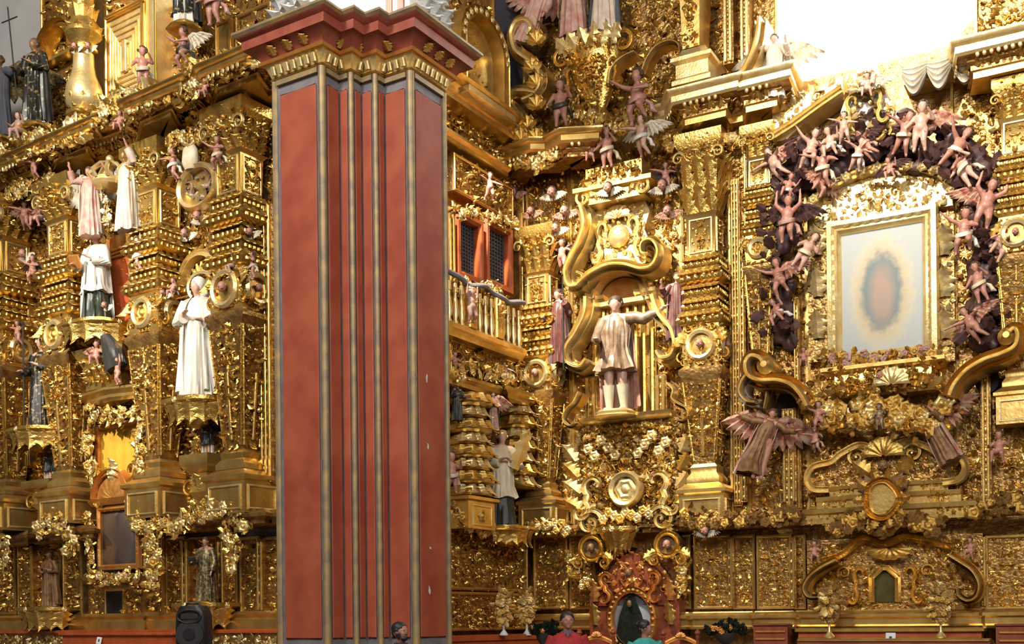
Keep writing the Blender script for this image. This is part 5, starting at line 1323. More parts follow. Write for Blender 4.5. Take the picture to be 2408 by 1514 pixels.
# jambs curl outwards
for sgn, pts in ((-1, [(1392, 705), (1388, 745), (1366, 790), (1346, 822), (1348, 856), (1376, 868), (1392, 852)]), (1, [(1545, 700), (1562, 745), (1590, 780), (1598, 815), (1588, 842), (1566, 846), (1556, 830)])):
    scroll_band(WR, pts, .42, .16, .42, 'broad gilded scroll jamb on the ' + ('left' if sgn < 0 else 'right') + ' of the warrior statue', matname='gold_pale')
scroll_band(WR, [(1378, 490), (1388, 530), (1376, 575), (1356, 612), (1344, 645), (1352, 678), (1378, 676), (1384, 655), (1370, 648)], .50, .13, .42, 'gilded S scroll of the warrior niche pediment ending in a low volute', matname='gold_pale')
scroll_band(WR, [(1372, 676), (1400, 652), (1440, 632), (1480, 630), (1520, 640), (1548, 632), (1560, 600), (1546, 574), (1524, 580), (1522, 602), (1538, 606)], .54, .12, .42, 'gilded scroll arching over the warrior niche into a big right volute', matname='gold_pale')
loc, w, h = WR.box(1382, 478, 1540, 640, .30)
t = thing('niche_crest', 'bright shield shaped crest above the warrior niche', 'crest', loc, -WR.th)
g = G(); g.slab([(w*x, h*z) for x, z in ((-.34, 0), (.40, .06), (.46, .3), (.36, .55), (.44, .8), (.36, 1), (-.36, 1), (-.42, .8), (-.34, .5), (-.44, .25))], -.05, .28); obj('board', g, 'gold_pale', t)
add_relief(t, w*.7, h*.85, (0, -.05, h*.08), .17, seed(), 'gold_pale')
g = G(); g.ell((0, -.1, h*.5), (w*.16, .14, h*.17)); obj('boss', g, 'gold_pale', t)
orn('shell', t, (0, -.12, h*.74), (w*.2, .3, h*.2), 0, 'gold_pale')
for s in (-1, 1): orn('ess', t, (s*w*.28, -.1, h*.45), (w*.2, .3, h*.3), 0, 'gold_pale', mirror=s > 0)
loc, w, h = WR.box(1366, 396, 1548, 482, .40)
t = thing('crest_block', 'stepped gilded block with cherub face above the niche crest', 'block', loc, -WR.th)
g = G(); g.rects([(w*.40, .3, 0), (w*.40, .3, h*.3), (w*.5, .38, h*.36), (w*.5, .38, h*.48), (w*.36, .26, h*.55), (w*.36, .26, h)]); obj('block', g, 'gold_smooth', t)
add_relief(t, w*.7, h*.5, (0, -.28, h*.5), .13, seed(), 'gold')
for s in (-1, 1): orn('scroll', t, (s*w*.36, -.30, h*.2), .2, 0, 'gold_pale', mirror=s > 0); orn('leaf2', t, (s*w*.2, -.3, h*.1), (.4, .3, .5), s*.6, 'gold')
cherub_head(WR, 1432, 446, 26, .78, 'winged cherub head on the stepped block above the warrior niche')
statue(WR, 1450, 696, 972, .62, 'statue of a warrior saint in tunic and boots with one arm stretched out', robe='armour_cloth', cape='rose_cloth', hair='curly', hairmat='hair_brown', arms=('hold', 'wide'), kneel=True, cut=.36, turn=.12, seedv=101, folds=14, amp=.3, skin='flesh_pale', name='warrior_statue', flare=.65, plinth='gold_pale', capew=(.2, 2.9),
       robeprof=[(.36, .16, .13, 0, 0), (.48, .125, .10, 0, 0), (.56, .105, .088, 0, 0), (.70, .122, .088, 0, 0), (.79, .105, .070, 0, .004), (.835, .06, .05, 0, .006)])
# carved pedestal of the warrior
loc, w, h = WR.box(1348, 984, 1616, 1246, .42)
t = thing('carved_pedestal', 'large bright foliate pedestal with oval cartouche under the warrior statue', 'pedestal', loc, -WR.th)
body = [(-.30, 0), (.30, 0), (.46, .16), (.48, .32), (.40, .55), (.42, .78), (.36, 1.0), (-.36, 1.0), (-.42, .78), (-.40, .55), (-.48, .32), (-.46, .16)]
g = G(); g.slab([(w*x, h*z) for x, z in body], 0, .38); obj('body', g, 'gold_ground', t)
add_relief(t, w*.86, h*.94, (0, 0, h*.03), .20, seed(), 'gold_pale', depth=1.3)
add_relief(t, w*.80, h*.90, (0, -.06, h*.05), .13, seed(), 'gold', depth=1.3)
g = G(); g.sweep([(-w*.40, 0), (w*.40, 0)], [(-.1, h*.97), (.10, h*.97), (.2, h*1.0), (.24, h*1.03), (-.1, h*1.03)]); obj('top_moulding', g, 'gold_pale', t)
k = 24; g = G(); ring = np.array([[[(w*.11+q)*math.cos(a), -.12-y, h*.36+(h*.12+q)*math.sin(a)] for q, y in ((-.03, 0), (-.02, .1), (.05, .14), (.10, .05), (.1, 0))] for a in np.arange(k)/k*2*math.pi]); g.add(grid(ring, cu=True)); ct = obj('cartouche', g, 'gold_pale', t)
g = G(); g.ell((0, -.10, h*.36), (w*.11, .07, h*.12)); obj('boss', g, 'gold_pale', ct); orn('ros', ct, (0, -.16, h*.36), (w*.10, .12, h*.11), 0, 'gold_pale')
for s in (-1, 1):
    orn('ess', t, (s*w*.34, -.12, h*.30), (w*.2, .4, h*.2), 0, 'gold_pale', mirror=s > 0)
    orn('scroll', t, (s*w*.30, -.14, h*.08), w*.12, 0, 'gold_pale', mirror=s > 0)
    for j in range(4): orn('leaf2', t, (s*w*(.40+.02*j), -.1, h*(.2+.15*j)), (.4, .35, .45), s*(1.0-.15*j), 'gold_pale' if j % 2 else 'gold')
    for j in range(5): orn('ros', t, (s*w*(.10+.06*j), -.12, h*(.68+.07*(j % 3))), .11, j, 'gold_pale')
for j in range(9): orn('ros', t, ((j-4)*w*.05, -.18, h*(.10+.03*((j*5) % 3))), .10, j, 'gold' if j % 2 else 'gold_pale', name='flower')
orn('head', t, (w*.24, -.10, h*.46), .16, 0, 'flesh'); orn('head', t, (-w*.26, -.10, h*.42), .15, 0, 'flesh_pale')
bracket(WR, 1455, 1240, 92, 66, .5, 'bright gilded bracket under the carved pedestal of the warrior')
scroll_band(WR, [(1578, 905), (1592, 920), (1590, 940), (1604, 952), (1622, 962), (1628, 980), (1612, 992), (1598, 986)], .62, .07, .30, 'small gilded S scroll jutting from the right side of the warrior niche', matname='gold_pale')
scroll_band(WR, [(1372, 925), (1360, 950), (1342, 968), (1336, 990), (1350, 1004), (1364, 996)], .62, .07, .30, 'small gilded S scroll jutting from the left side of the warrior niche')
# draped angels beside the niche
statue(WR, 1594, 640, 800, .55, 'dark draped angel with trumpet between warrior niche and tall column', robe='wine_cloth', cape='rose_cloth', hair='curly', arms=('bless', 'hold'), turn=.2, seedv=103, name='angel_statue', plinth=None, attr=(('staff', 'gold_pale', .13),))
statue(WR, 1314, 680, 860, .55, 'shaded draped angel with long staff between corner column and warrior niche', robe='wine_cloth', cape='cloud_dark', hair='curly', arms=('hold', 'bless'), turn=-.1, seedv=104, name='angel_statue', plinth=None, attr=(('staff', 'iron', .16, -.1),))
# ---------------- upper parts of the right altarpiece
scroll_band(WR, [(1252, 92), (1262, 76), (1248, 58), (1226, 66), (1216, 95), (1226, 130), (1254, 152), (1278, 176), (1284, 205), (1268, 232), (1240, 246)], .75, .17, .34, 'big flat gilded S scroll curling up beside the shaded corner')
scroll_band(WR, [(1270, 226), (1240, 222), (1212, 226), (1202, 244), (1218, 262), (1230, 290), (1226, 318)], .80, .14, .30, 'lower curl of the gilded corner scroll resting on the cornice block')
for i, (x, y) in enumerate(((1262, 100), (1252, 165), (1262, 200), (1262, 252), (1240, 300), (1226, 330), (1262, 330))):
    loc = WR.pt(x, y, .98); t = thing('leaf_spray', ('curling leaf spray at the top of the big S scroll', 'leaf spray on the shoulder of the big S scroll', 'leaf spray on the belly of the big S scroll', 'leaf spray where the two corner scrolls meet', 'leaf spray at the foot of the lower corner scroll', 'leaf spray on the cornice block under the lower corner scroll', 'leaf spray at the inner end of the corner cornice block')[i], 'leaf spray', tuple(loc), -WR.th)
    for j in range(5): orn('leaf2' if j % 2 else 'leaf', t, (0, 0, 0), (.22, .2, .28), -1.2+j*.6, 'gold')
loc, w, h = WR.box(1322, 88, 1484, 292, .55)
t = thing('foliate_urn', 'swelling gilded urn of foliage in the upper right altarpiece', 'urn', loc, -WR.th)
g = G(); g.lathe([(w*.16, 0), (w*.20, h*.08), (w*.14, h*.16), (w*.24, h*.35), (w*.36, h*.6), (w*.42, h*.8), (w*.38, h*.92), (w*.3, h)], 20, ell=(1, .55)); obj('bowl', g, 'gold', t)
add_relief(t, w*.72, h*.8, (0, -w*.2, h*.16), .17, seed(), 'gold', mask=lambda x, z: abs(x) < w*(.14+.28*z/h), depth=1.4)
for s in (-1, 1):
    orn('scroll', t, (s*w*.42, -.1, h*.82), w*.17, 0, 'gold', mirror=s > 0); orn('ess', t, (s*w*.34, -.15, h*.5), (w*.14, .3, h*.16), 0, 'gold', mirror=s > 0)
    for j in range(3): orn('leaf2', t, (s*w*.1*(j+.5), -w*.2, h*.80), (.4, .3, .5), s*(.2+.3*j), 'gold_pale')
statue(WR, 1350, -120, 92, .7, 'rose robed saint standing on the foliate urn, cut by the top edge', robe='rose_cloth', cape='brocade', arms=('chest', 'hold'), turn=.1, seedv=111, hair='long', plinth=None)
statue(WR, 1422, -130, 86, .7, 'grey and pale robed saint standing on the foliate urn beside the rose one', robe='pink_cloth', cape='shadow_and_robe_grey', arms=('hold', 'chest'), turn=.0, seedv=112, hair='long', plinth=None)
statue(WR, 1232, -60, 110, .85, 'rosy angel with bare arms leaning above the big S scroll', robe='rose_cloth', arms=('out', 'down'), turn=.3, seedv=113, hair='curly', plinth=None, name='angel_statue', skin='flesh', wings='wing_rose', lean=.35)
putto(WR, 1318, 186, 300, .85, 'rosy putto with green cloth beside the foliate urn', 'stand', .3, sash='green_black')
putto(WR, 1500, 160, 296, .95, 'long legged rosy putto right of the foliate urn', 'reach', -.2, sash='rose_cloth')
putto(WR, 1508, 268, 366, 1.0, 'white cloaked putto hovering below the long legged one', 'fly', -.2, sash='white_cloth', skin='flesh_pale', wings='wing_white')
putto(WR, 1428, 296, 396, .85, 'rosy putto dancing on the stepped block over the niche crest', 'stand', 0, sash='cream_cloth')
putto(WR, 1390, 330, 392, .8, 'small rosy putto left of the dancing putto', 'sit', .2)
scroll_band(WR, [(1518, 178), (1530, 146), (1552, 118), (1580, 106), (1602, 112), (1606, 136), (1598, 152)], .7, .06, .25, 'thin gilded arched scroll left of the upper column pedestal')
scroll_band(WR, [(1440, 205), (1446, 170), (1470, 145), (1500, 130)], .6, .08, .25, 'thin gilded arc right of the foliate urn')
loc, w, h = WR.box(1598, 126, 1688, 214, .62)
t = thing('column_pedestal', 'stepped bright pedestal of the upper column', 'pedestal', loc, -WR.th)
g = G(); g.rects([(w*.5, .42, 0), (w*.5, .42, h*.12), (w*.42, .36, h*.2), (w*.42, .36, h*.55), (w*.52, .44, h*.62), (w*.52, .44, h*.72), (w*.36, .3, h*.86), (w*.30, .26, h)]); obj('block', g, 'gold_pale', t)
loc, w, h = WR.box(1608, -120, 1662, 126, .62)
t = thing('upper_column', 'plain tan square column above the stepped pedestal', 'column', loc, -WR.th)
g = G(); g.rects([(w*.36, .26, 0), (w*.5, .36, h)]); obj('shaft', g, 'gold_smooth', t)
add_relief(t, w*.4, h*.9, (0, -.34, h*.02), .12, seed(), 'gold')
loc, w, h = WR.box(1590, 216, 1690, 262, .62)
t = thing('foliate_block', 'bright foliate block above the cornice of the tall column', 'block', loc, -WR.th)
g = G(); g.box(-w*.45, w*.45, -.1, .5, 0, h); obj('core', g, 'gold', t); add_relief(t, w*.95, h*1.1, (0, -.1, 0), .16, seed(), 'gold_pale', depth=1.3)
strip(WR, 1700, -60, 1724, 150, .4, 2, 'gold_pale'); strip(WR, 1740, -60, 1762, 160, .4, 2, 'gold_pale')
scroll_band(WR, [(1798, 60), (1792, 110), (1774, 160), (1748, 200), (1716, 232)], .75, .10, .5, 'concave pale gilded buttress scroll beside the lit window', matname='gold_pale', wend=1.0)
statue(WR, 1822, 80, 236, .8, 'pale rosy angel at the lower left corner of the lit window', robe='pink_cloth', arms=('raise', 'bless'), turn=.1, seedv=114, hair='curly', plinth=None, name='angel_statue', wings='wing_white')
# cherubs in the dark gaps
for i, (x, y, s, lb) in enumerate(((1300, 456, 26, 'winged cherub head in the dark recess above the corner column'), (1330, 500, 26, 'winged cherub head below the curved cornice block'), (1308, 540, 24, 'winged cherub head over the capital of the corner column'), (1210, 455, 22, 'winged cherub head beside the bay side cartouche'), (1560, 440, 28, 'winged cherub head in the dark gap left of the tall column'), (1572, 500, 26, 'winged cherub head lower in the dark gap left of the tall column'), (1640, 655, 26, 'winged cherub head on the middle of the tall column'), (1250, 500, 22, 'winged cherub head in the corner by the bay side wall'))):
    cherub_head(WR, x, y, s, .62, lb, 'wing_rose' if i % 2 else 'wing_white')
putto(WR, 1566, 380, 450, .6, 'dark rosy putto in the shadow left of the tall column capital', 'fly', .2, wings='cloud_dark')
putto(WR, 1322, 560, 640, .5, 'shaded putto hovering by the corner column', 'fly', 0, wings='cloud_dark')
garland(WR, [(1180, 360), (1220, 372), (1262, 382), (1300, 372)], .95, 'dense gilded foliage under the big S scroll', 30, .07, .10, 121, spread=.15)
garland(WR, [(1360, 262), (1400, 290), (1450, 300), (1490, 285)], .8, 'bright gilded foliage under the foliate urn', 30, .07, .10, 122, spread=.15, mats=('gold_pale', 'gold'))
garland(WR, [(1560, 330), (1600, 345), (1650, 340), (1720, 330)], .6, 'shaded foliage under the bright cornice', 24, .06, .09, 123, spread=.12)
# the altarpiece goes on beyond the frame
panel(WR, 2484, -60, 2900, 1430, .14, .34); panel(WL, -420, 420, -62, 1440, .12, .34)
# ------------------------------------------------------------------ altar with the framed image and cherub arch
def paint_mat(name, base, blobs, rough=.6, noise=.0):
    """flat picture: soft ellipses (x, z, rx, rz, colour, hardness) in object space over a plain ground"""
    m = bpy.data.materials.new(name); m.use_nodes = True; nt = m.node_tree; b = nt.nodes['Principled BSDF']; b.inputs['Roughness'].default_value = rough
    tc = nt.nodes.new('ShaderNodeTexCoord'); sp = nt.nodes.new('ShaderNodeSeparateXYZ'); nt.links.new(tc.outputs['Object'], sp.inputs[0])
    nz = nt.nodes.new('ShaderNodeTexNoise'); nz.inputs['Scale'].default_value = 7; nt.links.new(tc.outputs['Object'], nz.inputs['Vector'])
    def math_(op, a, b_):
        n = nt.nodes.new('ShaderNodeMath'); n.operation = op
        for i, q in enumerate((a, b_)):
            if isinstance(q, (int, float)): n.inputs[i].default_value = q
            elif q is not None: nt.links.new(q, n.inputs[i])
        return n.outputs[0]
    cur = None
    rgb = nt.nodes.new('ShaderNodeRGB'); rgb.outputs[0].default_value = (*base, 1); cur = rgb.outputs[0]
    for x, z, rx, rz, col, hard in blobs:
        dx = math_('DIVIDE', math_('SUBTRACT', sp.outputs['X'], x), rx); dz = math_('DIVIDE', math_('SUBTRACT', sp.outputs['Z'], z), rz)
        d = math_('SQRT', math_('ADD', math_('MULTIPLY', dx, dx), math_('MULTIPLY', dz, dz)), None)
        d = math_('ADD', d, math_('MULTIPLY', math_('SUBTRACT', nz.outputs['Fac'], .5), noise))
        f = nt.nodes.new('ShaderNodeMapRange'); f.inputs['From Min'].default_value = 1+1.0/hard; f.inputs['From Max'].default_value = 1-1.0/hard
        nt.links.new(d, f.inputs['Value'])
        mx = nt.nodes.new('ShaderNodeMix'); mx.data_type = 'RGBA'; nt.links.new(f.outputs[0], mx.inputs['Factor']); nt.links.new(cur, mx.inputs[6]); mx.inputs[7].default_value = (*col, 1)
        cur = mx.outputs[2]
    nt.links.new(cur, b.inputs['Base Color']); MAT[name] = m
paint_mat('painting_dark', (.045, .035, .03), [(-.28, .75, .16, .62, (.12, .075, .04), 3), (.18, .75, .2, .7, (.10, .085, .07), 3), (.34, .95, .12, .4, (.16, .13, .12), 3), (-.12, 1.05, .08, .12, (.20, .12, .08), 4), (.12, 1.15, .08, .12, (.18, .11, .08), 4), (0, .5, .3, .3, (.08, .05, .04), 2), (-.3, .3, .16, .24, (.15, .08, .04), 3)], noise=.9)
PAINT_L.data.materials.clear(); PAINT_L.data.materials.append(MAT['painting_dark'])
loc, w, h = WR.box(1978, 536, 2172, 824, .42)
paint_mat('painting_pale', (.46, .47, .44), [(.0, h*.48, w*.38, h*.44, (.60, .53, .36), 9), (.0, h*.48, w*.31, h*.37, (.50, .40, .26), 5), (.0, h*.48, w*.24, h*.31, (.19, .23, .22), 7), (.0, h*.46, w*.14, h*.22, (.40, .28, .21), 3)], noise=.5)
t = thing('framed_image', 'pale religious picture with an oval glow in a broad gilded frame', 'painting', loc, -WR.th)
g = G(); g.box(-w/2, w/2, .0, .03, 0, h); obj('canvas', g, 'painting_pale', t)
g = G(); g.frame(w, h, [(-.02, -.02), (0, .05), (.05, .10), (.09, .08), (.14, .12), (.22, .10), (.25, .0)]); fr = obj('frame', g, 'gold_pale', t)
g = G(); g.box(-w*.5-.24, w*.5+.24, .03, .40, -.24, h+.24); obj('backboard', g, 'gold_smooth', t)
for i in range(12):
    for s in (-1, 1): orn('leaf', fr, (s*(w/2+.13), -.10, h*(i+.2)/12), (.14, .10, .18), 0, 'gold_pale')
for i in range(8):
    for z in (-.13, h+.13): orn('leaf', fr, (-w/2+w*(i+.2)/8, -.10, z), (.14, .10, .18), math.pi/2, 'gold_pale')
# carved surround
for x0, x1, nm in ((1900, 1950, 'left'), (2200, 2244, 'right')):
    loc, w, h = WR.box(x0, 500, x1, 850, .30)
    t = thing('frame_surround', 'carved gilded side of the picture surround, ' + ('towards the slim pilaster' if nm == 'left' else 'towards the pale column'), 'surround', loc, -WR.th)
    g = G(); g.box(-w/2, w/2, 0, .28, 0, h); obj('core', g, 'gold_ground', t); add_relief(t, w*.95, h*.96, (0, 0, .05), .125, seed(), 'gold_pale')
    for i in range(3): orn('leaf2', t, (0, -.08, h*(.15+.28*i)), (.5, .4, .55), 0, 'gold_pale')
loc, w, h = WR.box(1902, 402, 2240, 512, .34)
t = thing('arched_pediment', 'pale foliate arched pediment crowning the framed picture', 'pediment', loc, -WR.th)
ol = [(-w*.5, 0), (w*.5, 0)] + [(w*.5*math.cos(a), h*.25+h*.75*math.sin(a)**1.0) for a in np.linspace(0, math.pi, 18)]
g = G(); g.slab(ol, 0, .3); obj('board', g, 'gold_pale', t)
add_relief(t, w*.96, h*.98, (0, 0, 0), .17, seed(), 'gold_pale', mask=lambda x, z: (x/(w*.49))**2+(max(z-h*.25, 0)/(h*.74))**2 < 1, depth=1.2)
g = G(); g.ribbon([(w*.5*math.cos(a), h*.25+h*.75*math.sin(a)) for a in np.linspace(0, math.pi, 24)], .07, -.16, .1); ac = obj('arch_moulding', g, 'gold_pale', t)
for i in range(15): orn('ros', ac, (w*.5*math.cos(i*math.pi/14), -.16, h*.27+h*.75*math.sin(i*math.pi/14)), .09, i, 'gold_pale', name='flower')
# dark cloud arch with putti
CL = [(1846, 790), (1836, 700), (1842, 600), (1836, 500), (1848, 420), (1900, 400), (1950, 390), (2000, 350), (2060, 320), (2130, 330), (2200, 350), (2270, 380), (2310, 440), (2322, 540), (2318, 640), (2322, 740), (2316, 800)]
P = [np.array(WR.pt(x, y, .38)) for x, y in CL]; base = P[0]
t = thing('cloud_arch', 'dark carved arch of clouds and drapery round the framed picture', 'carving', tuple(base), -WR.th)
Ri = np.array(Matrix.Rotation(WR.th, 3, 'Z')); Q = np.array([Ri @ (p-base) for p in P]); rnd = np.random.RandomState(7); g = G()
for i in range(320):
    u = rnd.uniform(0, len(Q)-1.001); k = int(u); c = Q[k]*(1-(u-k))+Q[k+1]*(u-k); r_ = rnd.uniform(.08, .21)
    top = 5 <= u <= 12
    g.ell((c[0]+rnd.uniform(-.16, .16), c[1]+rnd.uniform(-.10, .16), c[2]+rnd.uniform(-.35 if top else -.2, .42 if top else .2)), (r_*rnd.uniform(.8, 1.4), r_*.7, r_*rnd.uniform(.6, 1.1)), 7, 9)
obj('clouds', remeshed('clouds', g, .045, 3), 'cloud_dark', t)
g = G(); rndl = [mat4((Q[int(i % len(Q))][0]+rnd.uniform(-.3, .3), Q[int(i % len(Q))][1]-.2-.1*rnd.rand(), Q[int(i % len(Q))][2]+rnd.uniform(-.4, .4)), (rnd.uniform(0, .8), rnd.uniform(0, 6.28), 0), rnd.uniform(.18, .34)) for i in range(150)]
g.stamp(T['leaf'], rndl); obj('drapery_folds', g, 'cloud_dark', t, stuff=True)
PT = [(1840, 330, 410, 'fly', 'rosy putto at the upper left bend of the cloud arch'), (1842, 412, 470, 'sit', 'rosy putto just below the left bend of the cloud arch'), (1846, 470, 560, 'hold', 'slender putto hanging down the left leg of the cloud arch'), (1868, 540, 620, 'stand', 'pale putto halfway down the left leg of the cloud arch'), (1842, 610, 690, 'reach', 'rosy putto with red cloth low on the left leg of the cloud arch'), (1846, 690, 760, 'sit', 'dark rosy putto at the left foot of the cloud arch'),
      (1892, 310, 390, 'reach', 'pale winged putto left of the crest of the cloud arch'), (1930, 350, 430, 'fly', 'rosy putto diving under the left slope of the cloud arch'), (1905, 390, 460, 'sit', 'reddish putto in the hollow of the left slope'), (1962, 300, 372, 'sit', 'pale putto high on the left slope of the cloud arch'), (2050, 290, 360, 'fly', 'putto in the blue shade right under the crest'), (2112, 270, 352, 'fly', 'rosy putto at the right of the crest'), (2160, 250, 345, 'stand', 'pale standing putto on the right slope of the cloud arch'), (2218, 290, 385, 'reach', 'rosy putto with bent legs on the right slope'), (2100, 372, 424, 'sit', 'small putto peeping over the arched pediment'),
      (2290, 330, 420, 'stand', 'violet shaded putto at the right bend of the cloud arch'), (2300, 430, 530, 'hold', 'pale putto hanging down the right leg of the cloud arch'), (2262, 500, 590, 'reach', 'pale winged putto holding the right side of the surround'), (2318, 530, 610, 'sit', 'violet putto halfway down the right leg of the cloud arch'), (2312, 620, 700, 'stand', 'rosy putto low on the right leg of the cloud arch'), (2306, 710, 790, 'fly', 'dark putto at the right foot of the cloud arch'), (2006, 330, 392, 'fly', 'small rosy putto in the middle of the left slope')]
for i, (x, y0, y1, ps, lb) in enumerate(PT):
    e = (y1-y0)*.14
    putto(WR, x, y0-e, y1+e, .80, lb, ps, (-.5, .3, .0, .6, -.2)[i % 5], wings=('wing_rose', None, 'cloud_dark', None)[i % 4], sash=(None, 'white_cloth', 'rose_cloth', 'cream_cloth')[i % 4], skin='flesh_pale' if i % 3 == 0 else 'flesh', lean=(-.5, .3, .1, .6, -.2)[i % 5])
# crest group and broken pediment above
loc, w, h = WR.box(1820, 190, 1985, 322, .42)
t = thing('broken_pediment', 'pale gilded half pediment rising to the left of the crest', 'pediment', loc, -WR.th)
g = G(); g.slab([(-w*.5, 0), (-w*.3, 0), (w*.1, h*.35), (w*.5, h*.62), (w*.5, h*.9), (0, h*.72), (-w*.3, h*.5), (-w*.5, h*.5)], -.1, .4); obj('board', g, 'gold_pale', t)
add_relief(t, w*.9, h*.8, (0, -.1, h*.02), .18, seed(), 'gold_pale', sym=False, mask=lambda x, z: h*(.15+.5*(x/w+.3)) < z < h*(.55+.35*(x/w+.4)))
g = G(); g.ribbon([(-w*.5, h*.05), (-w*.2, h*.2), (w*.2, h*.45), (w*.5, h*.62)], .07, -.25, .1); obj('lower_moulding', g, 'gold_pale', t)
loc, w, h = WR.box(1958, 150, 2122, 336, .5)
t = thing('crest_group', 'pale carved crest of drapery and shells above the cloud arch', 'carving', loc, -WR.th)
g = G(); g.slab([(-w*.42, 0), (w*.05, .0), (w*.48, h*.2), (w*.3, h*.5), (w*.12, h), (-.12*w, h*.95), (-w*.36, h*.45)], -.1, .45); obj('board', g, 'pink_cloth', t)
add_relief(t, w*.85, h*.9, (0, -.12, 0), .22, seed(), 'gold_pale', mask=lambda x, z: abs(x) < w*(.45-.34*z/h), depth=1.3)
for s in (-1, 1): orn('ess', t, (s*w*.22, -.22, h*.35), (w*.2, .3, h*.22), 0, 'gold_pale', mirror=s > 0)
orn('shell', t, (0, -.25, h*.55), (w*.2, .4, h*.2), 0, 'gold_pale')
putto(WR, 2040, 170, 240, .95, 'pale putto sitting at the very top of the crest', 'sit', 0, skin='flesh_pale', wings='wing_white')
putto(WR, 1985, 262, 336, .95, 'pale rosy putto on the left shoulder of the crest', 'fly', .3, skin='flesh_pale')
loc, w, h = WR.box(2122, 140, 2300, 225, .62)
t = thing('curtain_swag', 'pale gathered curtain swag hanging below the lit window', 'curtain', loc, -WR.th)
for i in range(3):
    g = G(); c0, c1 = -w*.5+w*i/3, -w*.5+w*(i+1)/3; P = []
    for j in range(20):
        q = j/19; x = c0+(c1-c0)*q; sg = math.sin(math.pi*q); row = []
        for k in range(25):
            u = k/24; row.append([x, -.10*sg*math.sin(math.pi*u)-.05-.035*math.cos(u*5*2*math.pi)*(.4+sg), h*1.0-u*h*(.30+.55*sg)])
        P.append(row)
    P = np.array(P); B = P[:, ::-1].copy(); B[:, :, 1] += .10
    g.add(grid(np.concatenate([P, B], 1), cv=True, capu=True)); obj('swag', g, 'white_cloth', t)
g = G(); g.box(-w*.5, w*.5, .1, .60, h*.6, h*1.0); obj('pelmet', g, 'gold_pale', t)
# shelf under the picture
loc, w, h = WR.box(1925, 856, 2240, 930, .52)
t = thing('picture_shelf', 'carved gilded shelf under the framed picture', 'shelf', loc, -WR.th)
g = G(); g.rects([(w*.40, .22, 0), (w*.44, .3, h*.3), (w*.36, .24, h*.45), (w*.36, .24, h*.75), (w*.46, .34, h*.88), (w*.46, .34, h)], mat4((0, .1, 0))); obj('block', g, 'gold_smooth', t)
add_relief(t, w*.8, h*.9, (0, -.2, 0), .14, seed(), 'gold', depth=1.3)
orn('head', t, (0, -.3, h*.5), .16, 0, 'flesh'); orn('shell', t, (w*.08, -.28, h*.2), .3, 0, 'gold_pale')
garland(WR, [(1948, 842), (2010, 850), (2080, 846), (2150, 836), (2200, 830)], .62, 'dark rosy garland along the bottom of the picture frame', 30, .06, .09, 131, ('rose_cloth', 'gold'), 'gold', spread=.12)
garland(WR, [(1902, 946), (1960, 985), (2020, 978), (2070, 948), (2120, 985), (2180, 1000), (2230, 960)], .8, 'heavy flower garland hanging between the two volutes', 70, .10, .11, 132, ('gold_pale', 'gold', 'gold'), 'gold', spread=.20)
# volutes
scroll_band(WR, [(1812, 866), (1800, 850), (1780, 846), (1768, 864), (1774, 890), (1800, 902), (1840, 902), (1872, 912), (1895, 935), (1910, 962)], .80, .13, .55, 'big gilded volute scroll left of the framed picture', vol=(.16, None), wend=1.0)
scroll_band(WR, [(2372, 800), (2390, 784), (2398, 800), (2390, 826), (2360, 842), (2320, 856), (2280, 880), (2252, 912), (2240, 938)], .80, .13, .55, 'big gilded volute scroll right of the framed picture', vol=(.14, None), wend=1.0)
scroll_band(WR, [(1806, 900), (1812, 930), (1806, 965)], .7, .07, .35, 'short gilded scroll foot under the left volute')
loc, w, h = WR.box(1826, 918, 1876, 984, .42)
g = G(); g.slab([(w/2*math.cos(a), h/2+h/2*math.sin(a)) for a in np.arange(14)/14*6.283], -.02, .3); o_ = obj('hollow_shade_disc', g, 'dark', None, mat4(loc, (0, 0, -WR.th))); o_['label'] = 'near black disc painted as the shade under the left volute scroll'; o_['category'] = 'recess'  # solid disc, the hollow's shade is put into its near black colour
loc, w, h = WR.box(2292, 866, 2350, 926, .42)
g = G(); g.slab([(w/2*math.cos(a), h/2+h/2*math.sin(a)) for a in np.arange(14)/14*6.283], -.02, .3); o_ = obj('hollow_shade_disc', g, 'dark', None, mat4(loc, (0, 0, -WR.th))); o_['label'] = 'near black disc painted as the shade under the right volute scroll'; o_['category'] = 'recess'  # second solid disc with the shade painted in
scroll_band(WR, [(1772, 880), (1756, 902), (1750, 926), (1764, 946), (1786, 950)], .85, .10, .4, 'rosy gilded leaf curl hanging under the left volute scroll', matname='pink_cloth')
statue(WR, 1778, 958, 1132, .95, 'flying angel with rose and white wings beside the gilded post', robe='brown_robe', cape='rose_cloth', lean=.25, sway=-1.5, hair='curly', arms=('wide', 'out'), turn=.2, seedv=142, name='angel_statue', plinth=None, wings='wing_rose', skin='flesh', robeprof=[(.10, .21, .15, .05, .06), (.28, .16, .13, 0, .02), (.45, .12, .10, 0, 0), (.56, .112, .092, 0, 0), (.70, .122, .088, 0, 0), (.79, .105, .070, 0, .004), (.835, .060, .050, 0, .006)])
statue(WR, 2238, 925, 1090, .95, 'flying angel in tawny drapery below the right volute', robe='brown_robe', cape='rose_cloth', hair='curly', arms=('out', 'bless'), turn=-.5, seedv=143, name='angel_statue', plinth=None, wings='wing_rose', skin='flesh', lean=-.5)
putto(WR, 1925, 942, 1015, .95, 'rosy putto lifting the left end of the heavy garland', 'reach', .2)
putto(WR, 1918, 1000, 1065, .8, 'reddish putto under the left end of the heavy garland', 'fly', -.2, sash='rose_cloth')
putto(WR, 2068, 948, 1010, 1.0, 'pale gilded putto in the middle of the heavy garland', 'stand', 0, skin='armour_cloth')
putto(WR, 2350, 1010, 1100, .7, 'rosy putto at the base of the pale column', 'sit', -.2)
putto(WR, 1890, 815, 870, .7, 'dark faced putto between the slim strip and the picture surround', 'sit', .2)
